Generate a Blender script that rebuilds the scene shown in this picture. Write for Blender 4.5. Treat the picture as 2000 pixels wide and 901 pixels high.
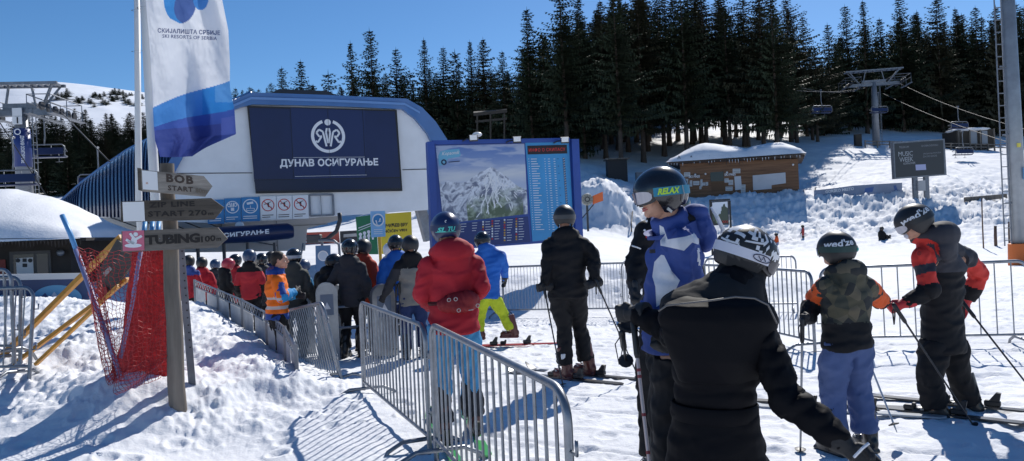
import bpy, bmesh, math, random
import numpy as np
from mathutils import Vector, Matrix, Euler
for o in list(bpy.data.objects): bpy.data.objects.remove(o)
SC = bpy.context.scene
COL = SC.collection
PI = math.pi
R = math.radians
# ------------------------------------------------------------ camera, sky, sun, exposure
FPX, ROLL, CAMZ = 1444.0, R(2.5), 1.7
cd = bpy.data.cameras.new('camera'); cam = bpy.data.objects.new('camera', cd); COL.objects.link(cam)
cd.sensor_width = 36; cd.lens = 36*FPX/2000; cd.clip_start = .05; cd.clip_end = 6000
cam.matrix_world = Matrix.Translation((0, 0, CAMZ)) @ Matrix.Rotation(PI/2, 4, 'X') @ Matrix.Rotation(-ROLL, 4, 'Z')
SC.camera = cam
SUN_AZ, SUN_EL = R(23), R(40)          # azimuth clockwise from +Y
w = bpy.data.worlds.new('World'); SC.world = w; w.use_nodes = True
nt = w.node_tree; bg = nt.nodes['Background']
sk = nt.nodes.new('ShaderNodeTexSky'); sk.sky_type = 'NISHITA'; sk.sun_disc = False
sk.sun_elevation = SUN_EL; sk.sun_rotation = SUN_AZ; sk.altitude = 1700; sk.air_density = 1.0; sk.dust_density = .6; sk.ozone_density = 4.0
hs = nt.nodes.new('ShaderNodeHueSaturation'); hs.inputs['Saturation'].default_value = 1.2; nt.links.new(sk.outputs[0], hs.inputs['Color'])
nt.links.new(hs.outputs[0], bg.inputs[0]); bg.inputs[1].default_value = .108
sd = bpy.data.lights.new('sun', 'SUN'); sd.energy = 4.95; sd.angle = R(.5); sd.color = (1, .96, .9)
so = bpy.data.objects.new('sun', sd); COL.objects.link(so)
sdir = Vector((math.sin(SUN_AZ)*math.cos(SUN_EL), math.cos(SUN_AZ)*math.cos(SUN_EL), math.sin(SUN_EL)))
so.rotation_euler = sdir.to_track_quat('Z', 'Y').to_euler(); so.location = (20, 30, 40)
SC.view_settings.view_transform = 'Standard'; SC.view_settings.look = 'None'
SC.view_settings.exposure = 0; SC.view_settings.gamma = 1
SC.render.engine = 'CYCLES'
try:
    SC.cycles.max_bounces = 5; SC.cycles.diffuse_bounces = 3; SC.cycles.glossy_bounces = 2
    SC.cycles.transparent_max_bounces = 8; SC.cycles.use_denoising = True; SC.cycles.caustics_reflective = False
except Exception: pass
# ------------------------------------------------------------ pixels to metres
CR, SR = math.cos(ROLL), math.sin(ROLL)
def P(px, py, d):
    dx, dy = px-1000, 450.5-py
    return Vector(((dx*CR+dy*SR)/FPX*d, d, CAMZ+(-dx*SR+dy*CR)/FPX*d))
def pix(x, y, z):
    a, b = x/y*FPX, (z-CAMZ)/y*FPX
    return 1000+a*CR-b*SR, 450.5-(a*SR+b*CR)
def ray(px, py):
    dx, dy = px-1000, 450.5-py
    return Vector(((dx*CR+dy*SR)/FPX, 1, (-dx*SR+dy*CR)/FPX))
class Plane:                            # an upright plane through two plan points
    def __init__(s, a, b):
        s.o = Vector((a[0], a[1], 0)); s.u = (Vector((b[0], b[1], 0))-s.o).normalized()
        s.n = Vector((s.u.y, -s.u.x, 0))                      # towards the camera side
    def at(s, px, py, off=0):
        r = ray(px, py); c = Vector((0, 0, CAMZ))
        t = (s.o+s.n*off-c).dot(s.n)/r.dot(s.n); return c+r*t
    def sz(s, px, py):                  # plane coordinates
        p = s.at(px, py); return (p-s.o).dot(s.u), p.z
    def w(s, a, z, off=0): return s.o+s.u*a+s.n*off+Vector((0, 0, z))
# ------------------------------------------------------------ noise (numpy)
def hsh(ix, iy, seed):
    n = (ix.astype(np.int64)*374761393+iy.astype(np.int64)*668265263+seed*974634777) & 0x7fffffff
    n = ((n ^ (n >> 13))*1274126177) & 0x7fffffff
    return ((n ^ (n >> 16)) & 0xffff)/65535.0
def vnoise(x, y, seed=0):
    x = np.asarray(x, float); y = np.asarray(y, float)
    ix, iy = np.floor(x), np.floor(y); fx, fy = x-ix, y-iy
    fx = fx*fx*(3-2*fx); fy = fy*fy*(3-2*fy)
    a, b, c, d = hsh(ix, iy, seed), hsh(ix+1, iy, seed), hsh(ix, iy+1, seed), hsh(ix+1, iy+1, seed)
    return (a*(1-fx)+b*fx)*(1-fy)+(c*(1-fx)+d*fx)*fy
def fbm(x, y, seed=0, oc=4, gain=.5):
    s, a, t = 0, 1, 0
    for k in range(oc):
        s = s+a*(vnoise(x*2**k+17.3*k, y*2**k-9.1*k, seed+k)-.5)*2; t += a; a *= gain
    return s/t
def worley(x, y, seed=0):
    x = np.asarray(x, float); y = np.asarray(y, float)
    ix, iy = np.floor(x), np.floor(y); best = np.full(x.shape, 9.)
    for i in (-1, 0, 1):
        for j in (-1, 0, 1):
            cx, cy = ix+i+hsh(ix+i, iy+j, seed), iy+j+hsh(ix+i, iy+j, seed+5)
            best = np.minimum(best, (cx-x)**2+(cy-y)**2)
    return np.sqrt(best)
def sstep(a, b, x): t = np.clip((np.asarray(x, float)-a)/(b-a), 0, 1); return t*t*(3-2*t)
# ------------------------------------------------------------ terrain
ANC = [(0,0,1,0),(0,3,.0,0)]
anch = []                                # (x, y, z)
def A(px, py, d, dz=0): p = P(px, py, d); anch.append((p.x, p.y, p.z+dz))
for x, y, z in [(0,1,0),(-2,2,0),(2,2,0),(0,4,0),(3,4,0),(-3,4.5,0),(-5,4,.05),(5,5,0),(0,6,0),(2,7,0),(4,8,.02),(7,7,.05),(0,9,0),(4,11,.02),(8,12,.05),
                (-1.2,9,0),(-1.6,7,0),(-8,5,.1),(0,-5,0),(8,-4,0),(-8,-4,0),(0,-20,0),(30,-20,0),(-30,-20,0),(-3.2,7.2,.0),(-3.4,6.0,.0),(14,8,.1),(20,10,.1),(14,20,.0),(-14,6,.2),(-30,10,.6),
                (0,14,-.05),(2.5,15,0),(5,14,0),(12,14,.1),(-2.6,12.4,-.12),(-4,15,-.15),(-5,20,-.1),(-3,20,.0),(1,20,.2),(5,22,.1),(-7,25,.0),(-7.5,18,-.35),(-5.2,15.2,-.3),(-3.6,11,-.12),(-2.6,10.4,-.05),(-4.6,13.2,-.25),(-6,17,-.35),(-9,22,-.2),(-2.5,25,.3),(-10,30,.3)]:
    anch.append((x, y, z))
for a in [(0,590,14),(0,700,9),(50,780,7.5),(200,600,12),(250,725,7.8),(60,540,22),(-250,540,22),(-100,600,14),
          (150,450,50),(620,470,45),(650,425,80),(720,470,45),(1150,462,46),(1000,470,40),
          (1330,384,66),(1440,384,66),(1565,374,66),(1330,384,71),(1440,384,71),(1565,374,71),(1450,384,63),(1450,462,54),(1330,462,52),(1240,462,50),(1240,384,62),(1150,384,62),
          (1570,468,50),(1900,465,45),(1750,455,50),(1700,440,54),(1750,378,60),(1850,380,60),(1600,380,62),(1650,300,85),(1720,283,97),(1600,290,90),(1950,290,95),(1950,378,60),(2150,300,95),(2150,380,60),(2150,470,45),
          (1430,285,95),(1560,275,100),(1400,225,150),(1600,215,150),(1900,240,150),(2200,250,150),
          (1150,335,75),(1000,320,80),(900,300,100),(700,320,105),(500,340,105),(1150,290,100),(1000,270,130),(700,280,150),
          (200,385,110),(0,390,110),(-250,390,110),(100,330,170),(300,330,170),(-200,330,170),(100,290,260),(-300,290,260),(700,250,260),(1300,190,260),(1900,190,260),(2400,200,260)]: A(*a)
anch = np.array(anch)
def uvw(x, y):
    r = np.sqrt(x*x+y*y)+1.5; return np.arctan2(x, y)*3.2, np.log(r)*2.0
def tps(r2): return np.where(r2 > 1e-12, r2*np.log(np.maximum(r2, 1e-12)), 0)
au, av = uvw(anch[:, 0], anch[:, 1]); zs = anch[:, 2]/(np.sqrt(anch[:,0]**2+anch[:,1]**2)+6)
N = len(au); K = tps((au[:, None]-au)**2+(av[:, None]-av)**2)+np.eye(N)*.0008
M_ = np.zeros((N+3, N+3)); M_[:N, :N] = K; Q = np.c_[np.ones(N), au, av]; M_[:N, N:] = Q; M_[N:, :N] = Q.T
sol = np.linalg.solve(M_, np.r_[zs, 0, 0, 0])
def base_z(x, y):
    x = np.asarray(x, float); y = np.asarray(y, float); sh = x.shape; x = x.ravel(); y = y.ravel()
    u, v = uvw(x, y); out = np.empty(len(x))
    for i in range(0, len(x), 40000):
        s = slice(i, i+40000)
        out[s] = tps((u[s, None]-au)**2+(v[s, None]-av)**2)@sol[:N]+sol[N]+sol[N+1]*u[s]+sol[N+2]*v[s]
    back = sstep(0, -12, y)                                   # flat behind the photographer
    return (out*(np.sqrt(x*x+y*y)+6)*(1-back)).reshape(sh)
def gau(x, y, cx, cy, rx, ry, rot=0):
    c, s = math.cos(rot), math.sin(rot); u = (x-cx)*c+(y-cy)*s; v = -(x-cx)*s+(y-cy)*c
    return np.exp(-(u/rx)**2-(v/ry)**2)
def seg_d(x, y, a, b):
    ax, ay = a; bx, by = b; L2 = (bx-ax)**2+(by-ay)**2
    t = np.clip(((x-ax)*(bx-ax)+(y-ay)*(by-ay))/L2, 0, 1)
    return np.hypot(x-ax-t*(bx-ax), y-ay-t*(by-ay)), t
MOUND = P(1190, 462, 49)
def shape_z(x, y):
    z = base_z(x, y)
    # ridge of shovelled snow running along the queue from the sign post
    d, t = seg_d(x, y, (-2.72, 8.1), (-5.3, 12.6))
    z = z+(.22+.34*t)*np.exp(-(d/(.55+.35*t))**2)*sstep(7.0, 8.2, y)
    z = z+.14*gau(x, y, -3.2, 7.6, .6, .6)+.16*gau(x, y, -3.6, 7.2, .9, .5)
    z = z-.18*gau(x, y, -4.6, 8.6, .9, 1.0)
    z = z-.15*gau(x, y, -7.5, 10.5, 2.2, 1.6)
    # ploughed pile beside the info board
    z = z+3.0*gau(x, y, MOUND.x+.4, 53.5, 2.6, 2.8)+1.1*gau(x, y, MOUND.x-3.4, 53.5, 2.4, 2.2)
    z = z+.9*gau(x, y, 1.5, 19.0, 3.2, .9)*.45+.35*gau(x, y, 4.8, 16.6, 2.6, 1.0)+.3*gau(x, y, 1.3, 16.4, 1.8, .8)
    return z
def rough_mask(x, y):
    d, t = seg_d(x, y, (-2.75, 7.6), (-5.3, 12.6))
    m = np.exp(-(d/1.15)**4)*1.0
    m = np.maximum(m, sstep(-2.6, -4, x+.0*y)*sstep(6.2, 7.8, y)*sstep(22, 17, y))
    m = np.maximum(m, .7*gau(x, y, -3.3, 7.0, .9, .7))
    return m
def detail_z(x, y):
    r = np.hypot(x, y); m = rough_mask(x, y)
    near = sstep(40, 15, r)
    ox, oy = fbm(x*1.1, y*1.1, 71, 2)*.5, fbm(x*1.1+40, y*1.1, 73, 2)*.5
    lump = (1-np.clip(worley((x+ox)*2.6, (y+oy)*2.6, 3), 0, 1))*.6+(1-np.clip(worley((x-ox)*6.3, (y+ox)*6.3, 8), 0, 1))*.28
    rid = 1-np.abs(fbm(x*2.3+ox, y*2.3+oy, 15, 3))*2.2; clod = (1-np.clip(worley(x*11+ox*3, y*11+oy*3, 9)*1.6, 0, 1))*(vnoise(x*3.1, y*3.1, 19) > .52)
    z = m*near*(.075*lump*np.clip(-.1+1.5*vnoise(x*1.3, y*1.3, 5), 0, 1.2)+.055*np.clip(rid, -.4, 1)+.045*fbm(x*5.5, y*5.5, 11, 4, .62)+.035*clod+.014*fbm(x*26, y*26, 12, 2))
    # trodden, skied snow
    flat = (1-m)*near
    z = z+flat*(.022*fbm(x*.9, y*.9, 21, 3)+.009*fbm(x*5, y*5, 22, 3)+.0035*fbm(x*28, y*28, 25, 2)
                +.012*np.maximum(0, fbm(x*3.1, y*3.1, 61, 3)-.22))
    # ski tracks: grooves that swing across the lane
    sw = x*.30+y*.95+.35*np.sin(x*.55)+.16*fbm(x*.5, y*.5, 31, 2)
    g = np.maximum(0, np.cos(sw*2*PI/.62))**14*(vnoise(x*.35+9, sw*1.6, 33) > .35)
    lane = sstep(-1.2, .6, x-.09*(y-5))*sstep(2.6, 4, y)*sstep(13, 9, y)
    z = z-flat*lane*.028*g+flat*lane*.010*np.maximum(0, np.cos(sw*2*PI/.62+1.0))**10
    sw2 = x*.86-y*.30+.4*np.sin(y*.4)+.2*fbm(x*.4, y*.4, 35, 2); g2 = np.maximum(0, np.cos(sw2*2*PI/.9))**18*(vnoise(sw2*1.2, y*.3, 36) > .5); z = z-flat*lane*.016*g2
    fw_ = worley(x*2.4, y*2.4, 44); feet = (fw_ < .22)*(vnoise(x*.8, y*.8, 45) > .35); z = z-flat*(1-lane*.6)*.03*feet*sstep(.22, .12, fw_)+flat*.02*np.exp(-((fw_-.27)/.06)**2)*(vnoise(x*.8, y*.8, 45) > .45)*(1-lane*.5)
    z = z+flat*.03*np.clip(fbm(x*2.2, y*2.2, 62, 5, .6)-.12, 0, 1)
    cord = np.sin((x*.86-y*.35+.1*np.sin(y*1.3))*2*PI/.13)                # groomer ridges
    z = z+flat*.0045*cord*sstep(8, 9.5, y)*sstep(16, 13, y)*sstep(-1.8, -.5, x)*np.clip(vnoise(x*.4, y*.4, 41)*2-.5, 0, 1)
    # the banks up the hill: ploughed and broken
    hill = sstep(47, 52, r)*sstep(-3.5, 1, x)*np.clip(1-sstep(74, 95, r)*.75, 0, 1)
    steep = np.maximum(sstep(48, 51, y)*sstep(67, 62, y), .4)*(1-sstep(63.5, 65, y)*sstep(13, 15, x)*sstep(29, 27, x)*sstep(73, 71, y))
    hl = (1-np.clip(worley(x*.62+ox, y*.62, 13), 0, 1))*.75+(1-np.clip(worley(x*1.5, y*1.5+oy, 14), 0, 1))*.42
    z = z+hill*steep*(.36*hl*np.clip(2*vnoise(x*.35, y*.35, 57)-.2, .15, 1.3)+.42*fbm(x*1.3, y*1.3, 52, 5, .65)+.20*fbm(x*3.6, y*3.6, 58, 3, .7)+.22*(1-np.clip(worley(x*2.6+ox*2, y*2.6, 59)*1.5, 0, 1))*(vnoise(x*1.1, y*1.1, 60) > .4)-.1)
    z = z+sstep(20, 60, r)*(.10*fbm(x*.5, y*.5, 55, 3))*(1-hill)+sstep(95, 160, r)*.8*fbm(x*.08, y*.08, 56, 3)
    z = z+np.exp(-((y-18.5)/2.2)**2)*sstep(-1, 0, x)*sstep(8, 6, x)*.28*hl*.9
    return z
PADS = []                                 # flat pads cut for buildings: (x, y, radius, z)
def ground_arr(x, y, det=True):
    z = shape_z(x, y)
    if det: z = z+detail_z(x, y)
    return z
def gz(x, y, det=True): return float(ground_arr(np.array([float(x)]), np.array([float(y)]), det)[0])
def G(px, d, dz=0.0):                     # the point of the ground at depth d seen in pixel column px
    x = (px-1000)/FPX*d
    for _ in range(5):
        z = gz(x, d, False); q = pix(x, d, z)[0]; x += (px-q)/FPX*d
    return Vector((x, d, gz(x, d)+dz))
# ------------------------------------------------------------ materials
MAT = {}
def mat(name, col, rough=.6, metal=0, bump=0, bscale=30, var=0, vscale=4, spec=.5, coat=0, stretch=None, emit=0, bdist=.01, cols=None, trans=0, alpha=1):
    if name in MAT: return MAT[name]
    m = bpy.data.materials.new(name); m.use_nodes = True; nt = m.node_tree; b = nt.nodes['Principled BSDF']
    b.inputs['Base Color'].default_value = (*col, 1); b.inputs['Roughness'].default_value = rough
    b.inputs['Metallic'].default_value = metal; b.inputs['Specular IOR Level'].default_value = spec
    if coat: b.inputs['Coat Weight'].default_value = coat; b.inputs['Coat Roughness'].default_value = .08
    if emit: b.inputs['Emission Color'].default_value = (*col, 1); b.inputs['Emission Strength'].default_value = emit
    if trans: b.inputs['Transmission Weight'].default_value = trans
    if alpha < 1: b.inputs['Alpha'].default_value = alpha
    tc = nt.nodes.new('ShaderNodeTexCoord'); src = tc.outputs['Object']
    if stretch:
        mp = nt.nodes.new('ShaderNodeMapping'); mp.inputs['Scale'].default_value = stretch; nt.links.new(src, mp.inputs[0]); src = mp.outputs[0]
    if var:
        n = nt.nodes.new('ShaderNodeTexNoise'); n.inputs['Scale'].default_value = vscale; n.inputs['Detail'].default_value = 6; n.inputs['Roughness'].default_value = .65
        nt.links.new(src, n.inputs['Vector'])
        r = nt.nodes.new('ShaderNodeValToRGB'); c2 = cols or tuple(min(1, c*(1+var)) for c in col)
        c1 = tuple(c*(1-var) for c in col) if not cols else col
        r.color_ramp.elements[0].position = .35; r.color_ramp.elements[1].position = .68
        r.color_ramp.elements[0].color = (*c1, 1); r.color_ramp.elements[1].color = (*c2, 1)
        nt.links.new(n.outputs[0], r.inputs[0]); nt.links.new(r.outputs[0], b.inputs['Base Color'])
    if bump:
        n = nt.nodes.new('ShaderNodeTexNoise'); n.inputs['Scale'].default_value = bscale; n.inputs['Detail'].default_value = 5
        nt.links.new(src, n.inputs['Vector']); bp = nt.nodes.new('ShaderNodeBump'); bp.inputs['Strength'].default_value = bump; bp.inputs['Distance'].default_value = bdist
        nt.links.new(n.outputs[0], bp.inputs['Height']); nt.links.new(bp.outputs[0], b.inputs['Normal'])
    MAT[name] = m; return m
def vcmat(name, rough=.5, attr='Col'):
    if name in MAT: return MAT[name]
    m = bpy.data.materials.new(name); m.use_nodes = True; nt = m.node_tree; b = nt.nodes['Principled BSDF']
    a = nt.nodes.new('ShaderNodeVertexColor'); a.layer_name = attr; nt.links.new(a.outputs[0], b.inputs['Base Color']); b.inputs['Roughness'].default_value = rough
    MAT[name] = m; return m
# ------------------------------------------------------------ mesh builder
def frame(d, up=Vector((0, 0, 1))):
    d = d.normalized(); s = d.cross(up)
    if s.length < 1e-4: s = d.cross(Vector((0, 1, 0)))
    s.normalize(); return s, s.cross(d).normalized()
class MB:
    def __init__(s): s.v = []; s.f = []; s.m = []; s.mi = 0
    def add(s, vs, fs):
        o = len(s.v); s.v += [tuple(v) for v in vs]; s.f += [tuple(i+o for i in f) for f in fs]; s.m += [s.mi]*len(fs); return s
    def box(s, c, size, rot=None, bev=0):
        hx, hy, hz = [q/2 for q in size]; c = Vector(c)
        if bev:
            b = min(bev, hx*.9, hy*.9, hz*.9); vs = []
            for k, (ax, ay, az) in enumerate([(hx, hy-b, hz-b), (hx-b, hy, hz-b), (hx-b, hy-b, hz)]):
                for sx in (-1, 1):
                    for sy in (-1, 1):
                        for sz in (-1, 1): vs.append(Vector((sx*ax, sy*ay, sz*az)))
            bm = bmesh.new()
            for q in vs: bm.verts.new(q)
            r = bmesh.ops.convex_hull(bm, input=bm.verts); bm.verts.index_update()
            fs = [[q.index for q in f.verts] for f in bm.faces]; vs = [q.co.copy() for q in bm.verts]; bm.free()
        else:
            vs = [Vector((x, y, z)) for x in (-hx, hx) for y in (-hy, hy) for z in (-hz, hz)]
            fs = [(0,1,3,2),(4,6,7,5),(0,4,5,1),(2,3,7,6),(0,2,6,4),(1,5,7,3)]
        if rot is not None: vs = [rot @ q for q in vs]
        return s.add([q+c for q in vs], fs)
    def beam(s, a, b, wx, wy, up=Vector((0, 0, 1))):           # a rectangular bar from a to b
        a, b = Vector(a), Vector(b); x, y = frame(b-a, up); vs = []
        for p in (a, b):
            for i, j in ((-1, -1), (1, -1), (1, 1), (-1, 1)): vs.append(p+x*wx/2*i+y*wy/2*j)
        return s.add(vs, [(0,3,2,1),(4,5,6,7),(0,1,5,4),(1,2,6,5),(2,3,7,6),(3,0,4,7)])
    def tube(s, pts, r, n=8, caps=True, sq=1.0, up=Vector((0, 0, 1))):
        pts = [Vector(p) for p in pts]; rs = r if isinstance(r, (list, tuple)) else [r]*len(pts); vs = []; fs = []
        d0 = (pts[1]-pts[0]).normalized(); x, y = frame(d0, up)
        for i, p in enumerate(pts):
            d = (pts[min(i+1, len(pts)-1)]-pts[max(i-1, 0)]).normalized()
            x = (x-d*x.dot(d)).normalized(); y = x.cross(d).normalized()
            for k in range(n):
                a = 2*PI*k/n; vs.append(p+(x*math.cos(a)+y*math.sin(a)*sq)*rs[i])
        for i in range(len(pts)-1):
            for k in range(n):
                a, b = i*n+k, i*n+(k+1) % n; fs.append((a, b, b+n, a+n))
        if caps: fs.append(tuple(range(n))[::-1]); fs.append(tuple(range((len(pts)-1)*n, len(pts)*n)))
        return s.add(vs, fs)
    def ell(s, c, r, rot=None, nu=12, nv=8):
        c = Vector(c); vs = [Vector((0, 0, -r[2]))]; fs = []
        for j in range(1, nv):
            t = -PI/2+PI*j/nv
            for i in range(nu): a = 2*PI*i/nu; vs.append(Vector((r[0]*math.cos(t)*math.cos(a), r[1]*math.cos(t)*math.sin(a), r[2]*math.sin(t))))
        vs.append(Vector((0, 0, r[2]))); top = len(vs)-1
        for i in range(nu):
            fs.append((0, 1+(i+1) % nu, 1+i)); fs.append((top, 1+(nv-2)*nu+i, 1+(nv-2)*nu+(i+1) % nu))
            for j in range(nv-2): a, b = 1+j*nu+i, 1+j*nu+(i+1) % nu; fs.append((a, b, b+nu, a+nu))
        if rot is not None: vs = [rot @ q for q in vs]
        return s.add([q+c for q in vs], fs)
    def prism(s, pts, vec):                                    # polygon pushed along vec
        pts = [Vector(p) for p in pts]; vec = Vector(vec); n = len(pts)
        s.add(pts+[p+vec for p in pts], [tuple(range(n))[::-1], tuple(range(n, 2*n))]+[(i, (i+1) % n, (i+1) % n+n, i+n) for i in range(n)]); return s
    def loft(s, rings, caps=True):
        n = len(rings[0]); vs = [v for r in rings for v in r]; fs = []
        for i in range(len(rings)-1):
            for k in range(n): a, b = i*n+k, i*n+(k+1) % n; fs.append((a, b, b+n, a+n))
        if caps: fs += [tuple(range(n))[::-1], tuple(range((len(rings)-1)*n, len(rings)*n))]
        return s.add(vs, fs)
    def grid(s, rows):                                         # open sheet
        n = len(rows[0]); vs = [v for r in rows for v in r]
        return s.add(vs, [(i*n+k, i*n+k+1, (i+1)*n+k+1, (i+1)*n+k) for i in range(len(rows)-1) for k in range(n-1)])
    def build(s, name, mats, parent=None, smooth=False, local=False, fix=True, angle=None):
        me = bpy.data.meshes.new(name); vs = s.v
        o = bpy.data.objects.new(name, me)
        if parent is not None and not local:
            mi = root_mat(parent).inverted(); vs = [mi @ Vector(q) for q in vs]
        me.from_pydata([tuple(q) for q in vs], [], s.f)
        for m in (mats if isinstance(mats, (list, tuple)) else [mats]): me.materials.append(m)
        if any(s.m): me.polygons.foreach_set('material_index', s.m)
        if fix:
            bm = bmesh.new(); bm.from_mesh(me); bmesh.ops.recalc_face_normals(bm, faces=bm.faces); bm.to_mesh(me); bm.free()
        if smooth: shade(me, angle)
        COL.objects.link(o); o.parent = parent; return o
def shade(me, angle=None):
    me.polygons.foreach_set('use_smooth', [True]*len(me.polygons))
    if angle:
        bm = bmesh.new(); bm.from_mesh(me)
        for e in bm.edges:
            if len(e.link_faces) == 2 and e.calc_face_angle(0) > angle: e.smooth = False
        bm.to_mesh(me); bm.free()
def root_mat(o):
    m = Matrix.Translation(o.location) @ o.rotation_euler.to_matrix().to_4x4() @ Matrix.Diagonal((*o.scale, 1))
    return (root_mat(o.parent) @ m) if o.parent else m
def tag(o, label=None, cat=None, group=None, kind=None):
    if label: o['label'] = label
    if cat: o['category'] = cat
    if group: o['group'] = group
    if kind: o['kind'] = kind
    return o
def thing(name, label, cat, loc=(0, 0, 0), rz=0, group=None):
    o = bpy.data.objects.new(name, None); COL.objects.link(o); o.empty_display_size = .2
    o.location = loc; o.rotation_euler = (0, 0, rz); return tag(o, label, cat, group)
def copy_tree(o, loc=None, rz=None, label=None, scale=None, parent=None):
    c = o.copy(); COL.objects.link(c); c.parent = parent
    if loc is not None: c.location = loc
    if rz is not None: c.rotation_euler = (0, 0, rz)
    if scale is not None: c.scale = scale
    if label: c['label'] = label
    for ch in list(o.children): copy_tree(ch, parent=c)
    return c
# ------------------------------------------------------------ lettering
_tc = {}
def text2d(t, bold=0.0, space=1.0, shear=0.0):
    k = (t, bold, space, shear)
    if k not in _tc:
        cu = bpy.data.curves.new('t', 'FONT'); cu.body = t; cu.size = 1; cu.offset = bold; cu.resolution_u = 2; cu.space_character = space; cu.shear = shear
        ob = bpy.data.objects.new('t', cu); COL.objects.link(ob)
        me = bpy.data.meshes.new_from_object(ob.evaluated_get(bpy.context.evaluated_depsgraph_get()))
        vs = [(v.co.x, v.co.y) for v in me.vertices]; fs = [tuple(p.vertices) for p in me.polygons]
        bpy.data.objects.remove(ob); bpy.data.curves.remove(cu); bpy.data.meshes.remove(me)
        x0 = min(v[0] for v in vs); x1 = max(v[0] for v in vs); y0 = min(v[1] for v in vs); y1 = max(v[1] for v in vs)
        _tc[k] = ([((a-x0)/(x1-x0), (b-y0)/(y1-y0)) for a, b in vs], fs, (x1-x0)/(y1-y0))
    return _tc[k]
def text_on(mb, t, o, ux, uy, bold=0.0, space=1.0, shear=0.0):     # unit box mapped to o + a*ux + b*uy
    vs, fs, _ = text2d(t, bold, space, shear); o = Vector(o); return mb.add([o+ux*a+uy*b for a, b in vs], fs)
def ptext(mb, pl, t, x0, y0, x1, y1, h, off, bold=0.0, space=1.0, shear=0.0):  # between two baseline pixels on a plane
    a, b = pl.at(x0, y0, off), pl.at(x1, y1, off); c = pl.at(x0, y0-h, off); uy = Vector((0, 0, (c-a).length))
    return text_on(mb, t, a, b-a, uy, bold, space, shear)
def pquad(mb, pl, pts, off, th=.02):
    return mb.prism([pl.at(x, y, off) for x, y in pts], -pl.n*th)
def disc(mb, c, ux, uy, r0, r1, n=28, a0=0, a1=2*PI):           # ring or disc
    c = Vector(c); vs = []; full = abs(a1-a0-2*PI) < 1e-6; k = n if full else n+1
    if r0 <= 0: return mb.add([c]+[c+ux*r1*math.cos(a0+(a1-a0)*i/n)+uy*r1*math.sin(a0+(a1-a0)*i/n) for i in range(k)], [(0, 1+i, 1+(i+1) % k) for i in range(n)])
    for i in range(k):
        a = a0+(a1-a0)*i/n; e = ux*math.cos(a)+uy*math.sin(a); vs += [c+e*r0, c+e*r1]
    return mb.add(vs, [(2*i, 2*i+1, (2*i+3) % (2*k), (2*i+2) % (2*k)) for i in range(n)])
def picture(name, fn, corners, nx, ny, m, parent):             # a printed picture: fn(u, v) -> rgb arrays
    u, v = np.meshgrid(np.linspace(0, 1, nx+1), np.linspace(0, 1, ny+1))
    c00, c10, c11, c01 = [Vector(c) for c in corners]
    mb = MB(); rows = []
    for j in range(ny+1):
        t = j/ny; rows.append([(c00*(1-i/nx)+c10*(i/nx))*(1-t)+(c01*(1-i/nx)+c11*(i/nx))*t for i in range(nx+1)])
    mb.grid(rows); o = mb.build(name, m, parent, fix=False)
    rgb = fn(u.ravel(), v.ravel()); ca = o.data.color_attributes.new('Col', 'FLOAT_COLOR', 'POINT')
    arr = np.ones((len(u.ravel()), 4)); arr[:, :3] = rgb; ca.data.foreach_set('color', arr.ravel()); return o
# ------------------------------------------------------------ snow
def snow_mat():
    m = bpy.data.materials.new('snow'); m.use_nodes = True; nt = m.node_tree; b = nt.nodes['Principled BSDF']
    b.inputs['Roughness'].default_value = .75; b.inputs['Specular IOR Level'].default_value = .12
    tc = nt.nodes.new('ShaderNodeTexCoord'); n = nt.nodes.new('ShaderNodeTexNoise'); n.inputs['Scale'].default_value = .7; n.inputs['Detail'].default_value = 8
    nt.links.new(tc.outputs['Object'], n.inputs['Vector']); r = nt.nodes.new('ShaderNodeValToRGB')
    r.color_ramp.elements[0].position = .3; r.color_ramp.elements[1].position = .65
    r.color_ramp.elements[0].color = (.72, .74, .78, 1); r.color_ramp.elements[1].color = (.86, .87, .89, 1)
    nt.links.new(n.outputs[0], r.inputs[0]); nt.links.new(r.outputs[0], b.inputs['Base Color'])
    prev = None
    for sc, st, ds in ((14, .5, .02), (60, .55, .006), (240, .5, .0022)):
        q = nt.nodes.new('ShaderNodeTexNoise'); q.inputs['Scale'].default_value = sc; q.inputs['Detail'].default_value = 3; nt.links.new(tc.outputs['Object'], q.inputs['Vector'])
        bp = nt.nodes.new('ShaderNodeBump'); bp.inputs['Strength'].default_value = st; bp.inputs['Distance'].default_value = ds
        nt.links.new(q.outputs[0], bp.inputs['Height'])
        if prev: nt.links.new(prev.outputs[0], bp.inputs['Normal'])
        prev = bp
    nt.links.new(prev.outputs[0], b.inputs['Normal']); MAT['snow'] = m; return m
snow_mat()
def np_mesh(name, V, Fq, m):
    me = bpy.data.meshes.new(name); me.vertices.add(len(V)); me.vertices.foreach_set('co', V.astype(np.float32).ravel())
    me.loops.add(Fq.size); me.loops.foreach_set('vertex_index', Fq.astype(np.int32).ravel())
    me.polygons.add(len(Fq)); me.polygons.foreach_set('loop_start', np.arange(0, Fq.size, Fq.shape[1], dtype=np.int32))
    me.polygons.foreach_set('use_smooth', np.ones(len(Fq), dtype=bool)); me.update(calc_edges=True); me.materials.append(m)
    o = bpy.data.objects.new(name, me); COL.objects.link(o); return o
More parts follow.
